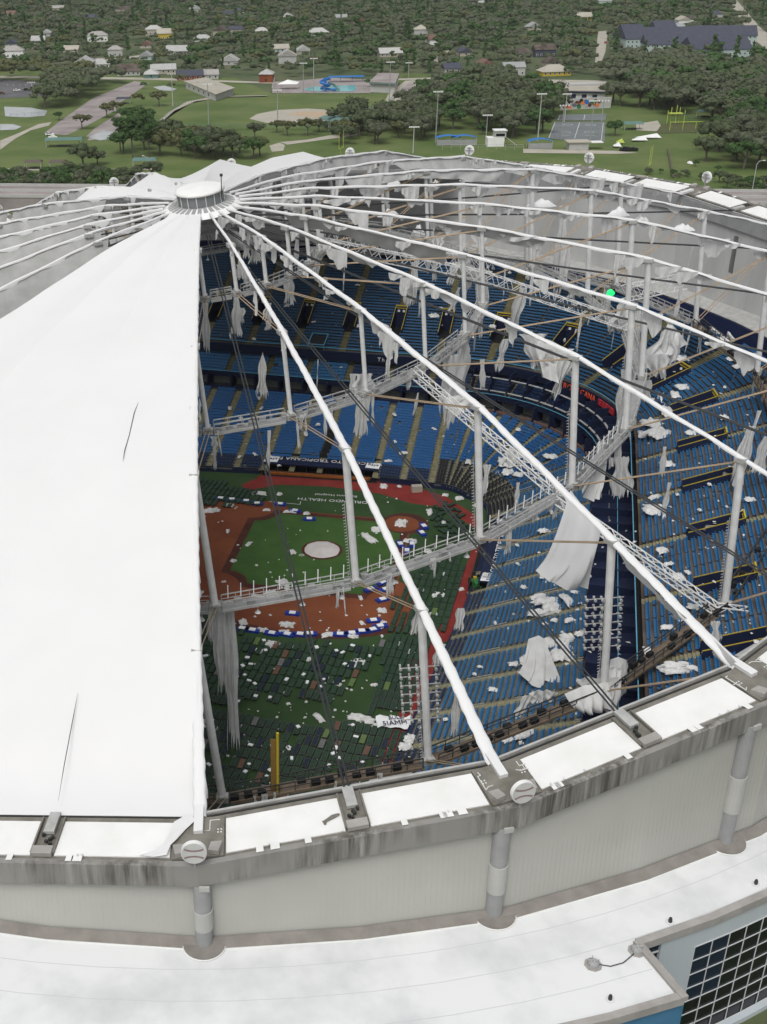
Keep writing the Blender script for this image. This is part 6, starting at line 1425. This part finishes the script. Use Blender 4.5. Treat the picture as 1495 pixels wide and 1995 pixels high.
# pool bits
P = px(637, 178, 0); t = thing('water_slide', 'blue spiral water slide tower beside the pool', 'slide', P); q = MB(); q.tube([P+Vector((3*math.cos(a)-1, 3*math.sin(a)+3, 7.5-a*.65)) for a in np.arange(0, 9.5, .5)]+[P+Vector((6, 2, .6))], .75, 8); part(t, 'spiral', q, M['vblue'], True); q = MB(); q.box(P+Vector((-1, 3, 0)), 2, 2, 8, 0, base=True); part(t, 'tower', q, M['vblue']); q = MB(); q.tube([P+Vector((1, 4, 5)), P+Vector((5, 5, 3.5)), P+Vector((8, 3, .5))], .7, 8); part(t, 'green_chute', q, M['roofteal'])
P = px(561, 172, 0); t = thing('shade_sail', 'white peaked shade at the left end of the pool', 'shade', P); q = MB(); w = 10; cc = [P+Vector((-w*.7, -3, 3)), P+Vector((w*.6, -3, 3)), P+Vector((w*.8, 4, 3.5)), P+Vector((-w*.4, 4, 3.5)), P+Vector((0, 0, 5.5))]; q.add(cc+[c-Vector((0, 0, .1)) for c in cc], [(0, 1, 4), (1, 2, 4), (2, 3, 4), (3, 0, 4), (6, 5, 9), (7, 6, 9), (8, 7, 9), (5, 8, 9)]); part(t, 'canopy', q, M['roofwhite'])
q = MB(); [q.beam(c-Vector((0, 0, 3.4)), c, .2) for c in cc[:4]]; part(t, 'posts', q, M['steel'])
P = px(675, 158, 0); q = MB(); q.slab([P+Vector((-12, -2, 3)), P+Vector((12, -2, 3)), P+Vector((12, 2, 3.4)), P+Vector((-12, 2, 3.4))], .2); [q.beam(P+Vector((x, 0, -.4)), P+Vector((x, 0, 3)), .25) for x in (-11, -4, 4, 11)]; single('pool_awning', q, M['vblue'], 'long bright blue awning behind the pool', 'awning')
def fence(pts, lab, m='steel', h=3):
    t = thing('chain_fence', lab, 'fence', px(*pts[0], 0)); q = MB(); PP = [px(x, y, 0) for x, y in pts]; g = MB()
    for a, b_ in zip(PP, PP[1:]):
        n = max(1, int((b_-a).length/4)); q.beam(a+Vector((0, 0, h)), b_+Vector((0, 0, h)), .09); q.beam(a+Vector((0, 0, h*.5)), b_+Vector((0, 0, h*.5)), .06)
        for i in range(n+1): p = a.lerp(b_, i/n); g.beam(p-Vector((0, 0, .4)), p+Vector((0, 0, h)), .12)
    part(t, 'rails', q, M[m]); part(t, 'posts', g, M[m])
fence([(530, 181), (722, 181)], 'grey fence along the front of the pool', h=3.5); fence([(530, 181), (535, 158)], 'grey fence at the left end of the pool'); fence([(304, 246), (640, 252)], 'dark green fence along the front of the softball field', 'roofteal', 1.8); fence([(310, 240), (350, 206), (400, 190)], 'green fence curving beside the softball path', 'roofteal', 2)
fence([(742, 214), (785, 178)], 'green fence beside the pool road', 'roofteal', 2.5); fence([(20, 225), (88, 222)], 'low fence at the left pond', 'roofteal', 1.2); fence([(862, 290), (1020, 290)], 'thin fence in front of the white booth', 'steel', 2)
# cars -------------------------------------------------------------------------
def car(x, y, rot, m, lab, truck=False):
    p = px(x, y, 0); t = thing('parked_car' if not truck else 'pickup_truck', lab, 'car' if not truck else 'truck', (p.x, p.y, -.36)); co, si = math.cos(rot), math.sin(rot)
    T = lambda a, b, z: Vector((p.x+a*co-b*si, p.y+a*si+b*co, z-.36))
    def loft(secs):
        q = MB(); rows = []
        for (x_, w, z0, z1) in secs: rows.append([T(x_, -w, z0), T(x_, -w, z1-.12), T(x_, -w*.86, z1), T(x_, w*.86, z1), T(x_, w, z1-.12), T(x_, w, z0)])
        q.grid(rows); q.poly(rows[0][::-1]); q.poly(rows[-1]); return q
    part(t, 'body', loft([(-2.3, .8, .4, .85), (-2.1, .9, .35, .98), (-.9, .92, .35, 1.0), (.9, .92, .35, 1.0), (2.0, .88, .35, .9), (2.3, .75, .4, .75)]), M[m])
    part(t, 'cabin', loft([(-1.9, .7, .95, 1.0), (-1.2, .78, .95, 1.5), (.4, .78, .95, 1.52), (1.1, .72, .95, 1.0)] if not truck else [(-.4, .78, .95, 1.1), (-.3, .8, .95, 1.8), (.9, .78, .95, 1.8), (1.4, .72, .95, 1.1)]), M['glass'] if not truck else M[m])
    q = MB(); q.slab([T(-1.1, -.68, 1.57), T(.35, -.68, 1.57), T(.35, .68, 1.57), T(-1.1, .68, 1.57)], .06); part(t, 'roof', q, M[m])
    for a in (-1.4, 1.4):
        for b_ in (-.86, .86): q = MB(); q.tube([T(a, b_-.1, .34), T(a, b_+.1, .34)], .34, 10); part(t, 'wheel', q, M['black'])
car(33, 176, .2, 'roofwhite', 'white car parked on the far left lot'); car(52, 175, .2, 'black', 'black car next to the white one on the left lot'); car(3, 182, .2, 'cotB', 'dark red car at the left edge of the lot'); car(103, 268, .3, 'roofwhite', 'white pickup truck parked by the picnic shelter', True); car(1180, 83, 1.4, 'redsign', 'red car parked on the street between the trees')
car(97, 262, .2, 'roofwhite', 'small white utility cart behind the pickup truck')
# apartments -------------------------------------------------------------------
def apt(x, y, w, d, h, rot, lab): return house(x, y, w, d, h, rot, 'paleblue', 'slate', lab, 'apartment_block', 'apartment building')
apt(1225, 96, 17, 34, 10, .05, 'narrow pale apartment block with dark roof standing alone'); apt(1288, 78, 18, 26, 9, .05, 'rear pale apartment block with dark roof')
apt(1345, 92, 78, 26, 9, -.06, 'long pale apartment block with broad dark shingle roof'); apt(1300, 106, 38, 22, 9, -.1, 'front left wing of the pale apartments'); apt(1362, 112, 22, 26, 8, .1, 'front middle wing of the pale apartments'); apt(1418, 112, 22, 30, 8, .1, 'right end wing of the pale apartments'); apt(1405, 88, 50, 24, 9, -.2, 'right rear wing of the pale apartments')
# houses -----------------------------------------------------------------------
HS = [(22, 82, 'sleeve'), (25, 102, 'roofwhite'), (75, 76, 'beige'), (90, 62, 'sleeve'), (160, 50, 'paleblue'), (178, 32, 'paleblue'), (140, 100, 'beige'), (165, 125, 'sleeve'), (195, 122, 'roofwhite'), (225, 100, 'sleeve'), (285, 106, 'paleblue'), (285, 84, 'beige'), (322, 68, 'yellow'), (345, 96, 'sleeve'), (318, 132, 'beige'), (295, 140, 'roofteal'), (370, 144, 'dirt'), (408, 142, 'sleeve'), (448, 115, 'sleeve'), (460, 60, 'beige'), (430, 62, 'beige'), (470, 18, 'roofwhite'), (445, 25, 'beige'), (395, 72, 'sleeve'), (300, 60, 'beige'), (190, 72, 'roofwhite'), (60, 28, 'sleeve'), (110, 18, 'beige'), (20, 30, 'paleblue'), (545, 92, 'paleblue'), (560, 112, 'sleeve'), (520, 148, 'dirt'), (590, 95, 'beige'), (665, 32, 'paleblue'), (700, 38, 'beige'), (510, 58, 'sleeve'), (845, 80, 'roofwhite'), (905, 98, 'beige'), (945, 128, 'beige'), (820, 60, 'sleeve'), (935, 6, 'sleeve'), (1040, 50, 'beige'), (1075, 118, 'beige'), (1080, 135, 'yellow'), (1022, 98, 'sleeve'), (1137, 30, 'yellow'), (1180, 4, 'paleblue'), (1330, 42, 'roofwhite'), (1350, 34, 'roofwhite'), (1320, 50, 'roofwhite'), (1395, 30, 'sleeve'), (1060, 100, 'slate'), (1000, 135, 'sleeve'), (880, 130, 'sleeve'), (620, 60, 'sleeve'), (560, 30, 'beige'), (760, 100, 'beige'), (380, 20, 'sleeve'), (240, 20, 'beige'), (250, 135, 'sleeve')]
rs = random.Random(21); hp = []
roofs = ['sleeve', 'column', 'slate', 'path', 'brownfloor', 'standR', 'greywhite', 'parapet']
wn = {'sleeve': 'pale grey', 'roofwhite': 'white', 'beige': 'beige', 'paleblue': 'pale green', 'yellow': 'yellow', 'roofteal': 'teal', 'dirt': 'rust coloured', 'slate': 'dark'}
rn = {'sleeve': 'pale', 'column': 'grey', 'slate': 'slate-dark', 'path': 'sandy', 'brownfloor': 'brown', 'standR': 'dark brown', 'greywhite': 'light grey', 'parapet': 'weathered grey'}
for i, (x, y, m) in enumerate(HS):
    rm = rs.choice(roofs); P = px(x, y, 3); hp.append(P); w, d = rs.uniform(12, 20), rs.uniform(9, 14)
    house(x, y, w, d, rs.choice((3, 3.2, 5.6)), rs.choice((0, 1.57))+rs.uniform(-.12, .12), m, rm, '%s house with %s roof, %s from the left in the %s' % (wn[m], rn[rm], NUM[min(35, sum(1 for h in HS if h[0] < x and (h[1] < 70) == (y < 70)))], 'far rows' if y < 70 else 'nearer rows'), grp='houses among the trees', P=P, hip=rs.random() < .4)
# trees --------------------------------------------------------------------------
def tree_mesh(seed, R0, H, kind, nleaf, cl=None):
    rs = random.Random(seed); nr = np.random.default_rng(seed); blobs = []
    nb = 16 if kind != 'pine' else 9
    for i in range(nb):
        if kind == 'column': c = (rs.gauss(0, .12)*R0, rs.gauss(0, .12)*R0, H*(.25+.7*i/nb)); r = R0*.45*(1-.5*i/nb)
        elif kind == 'pine': c = (rs.gauss(0, .3)*R0, rs.gauss(0, .3)*R0, H*rs.uniform(.6, .95)); r = R0*.42
        else:
            a = rs.uniform(0, 6.28); q = math.sqrt(rs.random())*R0*.78; c = (q*math.cos(a), q*math.sin(a), H*(.58+.24*(1-(q/R0)**2))+rs.uniform(-.12, .06)*H); r = R0*rs.uniform(.26, .42)
        blobs.append((c, r))
    V = []; F = []
    for b in range(nleaf):
        c, r = blobs[rs.randrange(nb)]; v = nr.normal(size=3); v /= np.linalg.norm(v); v[2] = abs(v[2])*.9-.18 if rs.random() < .8 else v[2]
        p = np.array(c)+v*r*rs.uniform(.65, 1.12)*np.array([1, 1, .75]); s = rs.uniform(.45, 1.0)*(cl or (.40 if nleaf > 1000 else .62 if nleaf > 300 else .95))
        nrm = v+nr.normal(size=3)*.45; nrm /= np.linalg.norm(nrm); t1 = np.cross(nrm, [.3, .2, 1]); t1 /= np.linalg.norm(t1)+1e-6; t2 = np.cross(nrm, t1); o = len(V)
        V += [p-t1*s, p-t2*s*.7, p+t1*s, p+t2*s*.8]; F.append((o, o+1, o+2, o+3))
    for c, r in blobs:
        o = len(V); r2 = r*.72; ns, nt_ = 5, 3
        V.append(np.array(c)+np.array([0, 0, r2*.72]))
        for i in range(1, nt_+1):
            th = math.pi*i/(nt_+1)
            for j in range(ns): a = 2*math.pi*j/ns+i; k_ = r2*rs.uniform(.85, 1.15); V.append(np.array(c)+np.array([k_*math.sin(th)*math.cos(a), k_*math.sin(th)*math.sin(a), k_*math.cos(th)*.72]))
        for j in range(ns): F.append((o, o+1+j, o+1+(j+1) % ns))
        for i in range(nt_-1):
            for j in range(ns): F.append((o+1+i*ns+j, o+1+(i+1)*ns+j, o+1+(i+1)*ns+(j+1) % ns, o+1+i*ns+(j+1) % ns))
    tr = MB(); h0 = H*.5; bend = (rs.uniform(-.5, .5), rs.uniform(-.5, .5))
    tr.tube([(0, 0, -.5), (bend[0]*.3, bend[1]*.3, h0*.5), (bend[0], bend[1], h0)], [R0*.07, R0*.055, R0*.045], 7)
    for c, r in blobs[:7]: tr.tube([(bend[0]*.6, bend[1]*.6, h0*.75), ((bend[0]+c[0])/2, (bend[1]+c[1])/2, h0+(c[2]-h0)*.35), c], [R0*.035, R0*.025, R0*.012], 5)
    return V, F, tr
KINDS = {'oak': ('leafA', 'greyish green oak'), 'grey': ('leafG', 'grey-leaved wind-stripped oak'), 'green': ('leafB', 'bright green tree'), 'brown': ('leafC', 'yellowish brown thin tree'), 'column': ('leafB', 'tall narrow dark conifer'), 'pine': ('leafB', 'dark green pine')}
PROT = {}
def proto(kind, v, lod):
    key = (kind, v, lod)
    if key not in PROT:
        R0, H = {'oak': (7, 10), 'grey': (7, 9.5), 'green': (5.5, 9.5), 'brown': (6, 10), 'column': (3, 14), 'pine': (4.5, 14)}[kind]
        V, F, tr = tree_mesh(hash((len(kind)*31+v*7+lod)) % 9999, R0, H, kind, {0: 1700, 1: 700, 2: 95}[lod] if kind != 'brown' else {0: 480, 1: 260, 2: 40}[lod])
        if lod < 2:
            me = bpy.data.meshes.new('crown'); me.from_pydata([tuple(p) for p in V], [], F); me.materials.append(M[KINDS[kind][0]]); PROT[key] = (me, meshof('trunk', tr, M['bark']))
        else: PROT[key] = (np.array(V), F)
    return PROT[key]
def tree(P, kind, v, sc_, lod, label, grp):
    me, tr = proto(kind, v, lod); t = thing('%s_tree' % ('oak' if kind in ('oak', 'grey') else 'pine' if kind == 'pine' else 'conifer' if kind == 'column' else 'broadleaf'), label, 'tree', P, grp); t.rotation_euler = (0, 0, (P[0]*13.7) % 6.28); t.scale = (sc_, sc_, sc_*(.9+.2*((P[1]*7.3) % 1)))
    link('trunk', tr, t); link('crown', me, t)
rs = random.Random(77); spots = []     # (P, kind, scale)
def infront(p, w=10, lo=-13, hi=60):       # along the line from the camera: how far this tree stands before a house
    best = 99
    for h in hp:
        v = Vector((h.x-p.x, h.y-p.y)); e = Vector((h.x-CX, h.y-CY)).normalized(); a = v.dot(e); b = abs(v.x*e.y-v.y*e.x)
        if b < w and lo < a < hi: best = min(best, a)
    return best
def fscale(p, zone):
    if zone != 'far': return 1
    a = infront(p, 10.5, -14, 125); return .38 if a < 60 else .58 if a < 95 else .85 if a < 125 else 1
def blocked(p, r): return infront(p) < 15
def fill(poly, sp, kinds, s0=.8, s1=1.15, zone='', avoid=True):
    if zone.startswith('in the hedge') or zone.startswith('in the low'): pass
    else: s0, s1, sp = s0*1.3, s1*1.35, sp*1.12
    if zone == 'far': s0, s1, sp = s0*.85, s1*1.0, sp*.98
    P2 = [px(x, y, 0) for x, y in poly]; xs = [p.x for p in P2]; ys = [p.y for p in P2]; PP = [(p.x, p.y) for p in P2]
    y = min(ys)
    while y < max(ys):
        x = min(xs)+rs.uniform(0, sp)
        while x < max(xs):
            p = Vector((x+rs.uniform(-.38, .38)*sp, y+rs.uniform(-.38, .38)*sp, -.5))
            if zone == 'far' and rs.random() < .1: x += sp; continue
            if inpoly(p.x, p.y, PP) and not (avoid and blocked(p, 3)): kd_ = rs.choice(kinds); spots.append((p, kd_, rs.uniform(s0, s1)*fscale(p, zone)*(1 if kd_ != 'column' else 1.2), zone))
            x += sp
        y += sp*.92
mixd = ['oak']*6+['grey']*5+['green']*4+['brown']*2+['column']*2+['pine']
# groves seen in the park (largest in the picture)
fill([(70, 208), (110, 170), (150, 160), (190, 162), (185, 180), (120, 215)], 12, ['oak', 'grey', 'oak'], .9, 1.2, 'in the grove between pond and plaza')
fill([(-40, 152), (0, 146), (110, 150), (245, 155), (250, 165), (120, 160), (-40, 160)], 12, ['oak', 'grey', 'brown'], .8, 1.1, 'lining the left parking lot')
fill([(-40, 382), (0, 352), (90, 347), (240, 347), (300, 347), (300, 366), (-40, 384)], 7.5, ['green', 'oak', 'grey'], .55, .8, 'in the hedge line before the highway at left', False)
fill([(305, 300), (330, 280), (400, 275), (480, 285), (525, 292), (520, 308), (420, 315), (310, 318)], 10, ['oak', 'grey', 'green', 'brown'], .65, .95, 'in the thicket behind the roof at left')
fill([(226, 312), (240, 280), (300, 268), (305, 305)], 9, ['pine', 'green'], .7, .95, 'in the pine clump left of the softball field')
fill([(245, 270), (252, 245), (300, 245), (303, 268)], 8, ['green'], .8, 1.05, 'in the dark green clump by the softball field')
fill([(640, 275), (655, 235), (740, 228), (840, 250), (860, 275), (740, 280)], 12, ['oak', 'grey', 'brown', 'oak'], .7, 1.0, 'between the teal roofs and the blue canopies')
fill([(800, 225), (820, 185), (860, 165), (960, 165), (1060, 185), (1088, 225), (1070, 262), (1000, 270), (925, 268), (925, 255), (860, 258), (790, 245)], 12.5, ['oak', 'oak', 'grey', 'green'], .85, 1.15, 'in the oak grove left of the basketball courts')
fill([(1190, 210), (1200, 135), (1300, 128), (1495, 140), (1600, 160), (1600, 330), (1440, 340), (1400, 300), (1380, 225), (1300, 222)], 13, ['oak', 'oak', 'grey', 'grey', 'green'], .9, 1.25, 'in the oak wood at right')
fill([(1395, 352), (1440, 350), (1600, 370), (1600, 395), (1480, 385), (1390, 362)], 6, ['green', 'oak'], .35, .5, 'in the hedge before the highway at right', False)
fill([(1185, 150), (1190, 125), (1210, 120), (1210, 150)], 12, ['oak', 'brown'], .8, 1, 'beside the gymnasium')
fill([(1240, 330), (1395, 345), (1395, 352), (1240, 336)], 5, ['green', 'grey'], .2, .32, 'in the low shrubs below the lawn at right', False)
for x, y, k, s in [(160, 250, 'brown', .75), (208, 228, 'brown', .8), (228, 218, 'brown', .7), (163, 325, 'oak', .95), (190, 318, 'grey', .6), (115, 232, 'green', .5), (280, 172, 'green', .45), (540, 256, 'brown', .6), (560, 262, 'brown', .7), (600, 262, 'brown', .75), (622, 255, 'oak', .6), (665, 280, 'oak', .9), (720, 255, 'oak', .8), (1198, 262, 'green', .8), (1376, 312, 'oak', .95), (1355, 322, 'green', .25), (1398, 332, 'green', .25), (352, 165, 'brown', .7), (335, 175, 'brown', .5), (790, 210, 'grey', .9), (497, 268, 'grey', .7), (310, 205, 'brown', .8), (268, 205, 'brown', .7), (718, 168, 'green', .5), (365, 292, 'green', .5), (392, 298, 'green', .5), (940, 260, 'green', .5), (1430, 312, 'green', .6), (50, 142, 'green', .8)]:
    spots.append((px(x, y, 0)+Vector((0, 0, -.5)), k, s*1.15, 'standing alone on the lawn'))
# the wooded suburb, far
fill([(-300, 148), (-400, -40), (1405, -40), (1415, 0), (1450, 60), (1500, 118), (1495, 128), (1200, 126), (1186, 118), (1186, 55), (1160, 55), (1152, 140), (970, 142), (860, 135), (700, 138), (540, 136), (340, 138), (200, 136)], 13.5, mixd, .6, 1.2, 'far')
fill([(200, 139), (540, 139), (860, 137), (970, 144), (1180, 138), (1180, 150), (980, 152), (790, 150), (540, 149), (330, 147)], 14, mixd, .5, .8, 'along the street behind the park')
fill([(1450, 30), (1440, -40), (1900, -40), (1900, 130), (1560, 120)], 15, mixd, .7, 1.1, 'far')
spots = [s for s in spots if not (s[3] == 'far' and ((abs(s[0].x-px(1340, 90).x) < 66 and -62 < s[0].y-px(1340, 90).y < 70) or (abs(s[0].x-px(1225, 90).x) < 22 and -45 < s[0].y-px(1225, 90).y < 30)))]
def key(s): return dist(s[0])
spots.sort(key=key)
FV = {m: [[], [], 0] for m in ('leafA', 'leafB', 'leafC', 'leafG')}
for i, (P, k, s, zn) in enumerate(spots):
    v = rs.randrange(5)
    if i < 300:
        x, y = topx(P); lr = 'left half' if x < 747 else 'right half'
        tree(P, k, v, s, 0 if dist(P) < 620 else 1, '%s %s' % (KINDS[k][1], zn if zn != 'far' else 'at the near edge of the wooded suburb'), 'trees of the park and suburb')
    else:
        V, F = proto(k, v, 2); a = rs.uniform(0, 6.28); c_, s_2 = math.cos(a)*s, math.sin(a)*s; R_m = np.array([[c_, s_2, 0], [-s_2, c_, 0], [0, 0, s]]); f = FV[KINDS[k][0]]
        f[0].append(V @ R_m+np.array(P)); o = f[2]; f[1].extend([tuple(q+o for q in face) for face in F]); f[2] += len(V)
me = bpy.data.meshes.new('far_trees'); VV = []; FF = []; mi = []; o = 0
for n_, (m, f) in enumerate(FV.items()):
    me.materials.append(M[m])
    if f[0]:
        V = np.concatenate(f[0]); VV.append(V); FF.extend([tuple(q+o for q in face) for face in f[1]]); mi += [n_]*len(f[1]); o += len(V)
me.from_pydata(np.concatenate(VV).tolist(), [], FF); me.polygons.foreach_set('material_index', mi)
tag(link('far_trees', me), 'far mass of oaks and other trees covering the suburb', 'trees', kind='stuff')
print('trees', len(spots), 'tris', len(FF))
for x, y in ((1447, 40), (1452, 32), (1455, 38)):
    P = px(x, y, 0); t = thing('palm_tree', 'tall slim palm by the far right street, foot at its kerb', 'tree', P, 'tall palms by the street'); q = MB(); q.tube([P, P+Vector((0, 0, 15))], [.4, .3], 6); part(t, 'trunk', q, M['bark']); q = MB()
    for a in range(9): th = a*.7; q.tube([P+Vector((0, 0, 15)), P+Vector((1.6*math.cos(th), 1.6*math.sin(th), 15.6)), P+Vector((2.8*math.cos(th), 2.8*math.sin(th), 14.2))], [.12, .35, .05], 4)
    part(t, 'crown', q, M['leafA'])

# lettering becomes mesh
dg = bpy.context.evaluated_depsgraph_get()
for o in [o for o in bpy.data.objects if o.type == 'FONT']:
    me = bpy.data.meshes.new_from_object(o.evaluated_get(dg)); n = bpy.data.objects.new('x', me); COL.objects.link(n); n.parent = o.parent; n.matrix_basis = o.matrix_basis.copy()
    for k in ('label', 'category', 'group', 'kind'):
        if k in o: n[k] = o[k]
    nm = o.name; bpy.data.objects.remove(o); n.name = nm

# look-alikes are told apart by their order in the picture
bpy.context.view_layer.update()
grp = {}
for o in COL.objects:
    if 'label' in o and 'category' in o and o.parent is None:
        x, y = topx(o.location)
        if dist(o.location) > 1 and -60 < x < 1560 and -60 < y < 2060: grp.setdefault(o['label'], []).append((x, y, o))
for lb, L in grp.items():
    if len(L) < 2: continue
    L.sort(key=lambda t: -t[1]); nb = (len(L)+35)//36; per = math.ceil(len(L)/nb)
    BN = [''] if nb == 1 else ['near', 'far'] if nb == 2 else ['nearest', 'middle', 'farthest'] if nb == 3 else ['nearest', 'nearer', 'middle', 'farther', 'farthest', 'most distant'][:max(4, nb)]
    for b in range(nb):
        S = sorted(L[b*per:(b+1)*per], key=lambda t: t[0])
        for i, (x, y, o) in enumerate(S):
            suf = ', %s from the left%s' % (NUM[i], '' if nb == 1 else ' in its %s row' % BN[min(b, len(BN)-1)])
            if len((lb+suf).split()) <= 16: o['label'] = lb+suf
# thin wet air over the whole place
q = MB(); q.box((0, 1600, (-2+101)/2), 5400, 4800, 103); hz = link('haze', meshof('haze', q, M['black'])); tag(hz, kind='stuff')
mh = bpy.data.materials.new('haze_air'); mh.use_nodes = True; nn = mh.node_tree; nn.nodes.clear(); o_ = nn.nodes.new('ShaderNodeOutputMaterial'); pv = nn.nodes.new('ShaderNodeVolumePrincipled')
pv.inputs['Color'].default_value = (.86, .89, .92, 1); pv.inputs['Density'].default_value = .00005; pv.inputs['Anisotropy'].default_value = .2
nn.links.new(pv.outputs[0], o_.inputs['Volume']); hz.data.materials.clear(); hz.data.materials.append(mh)
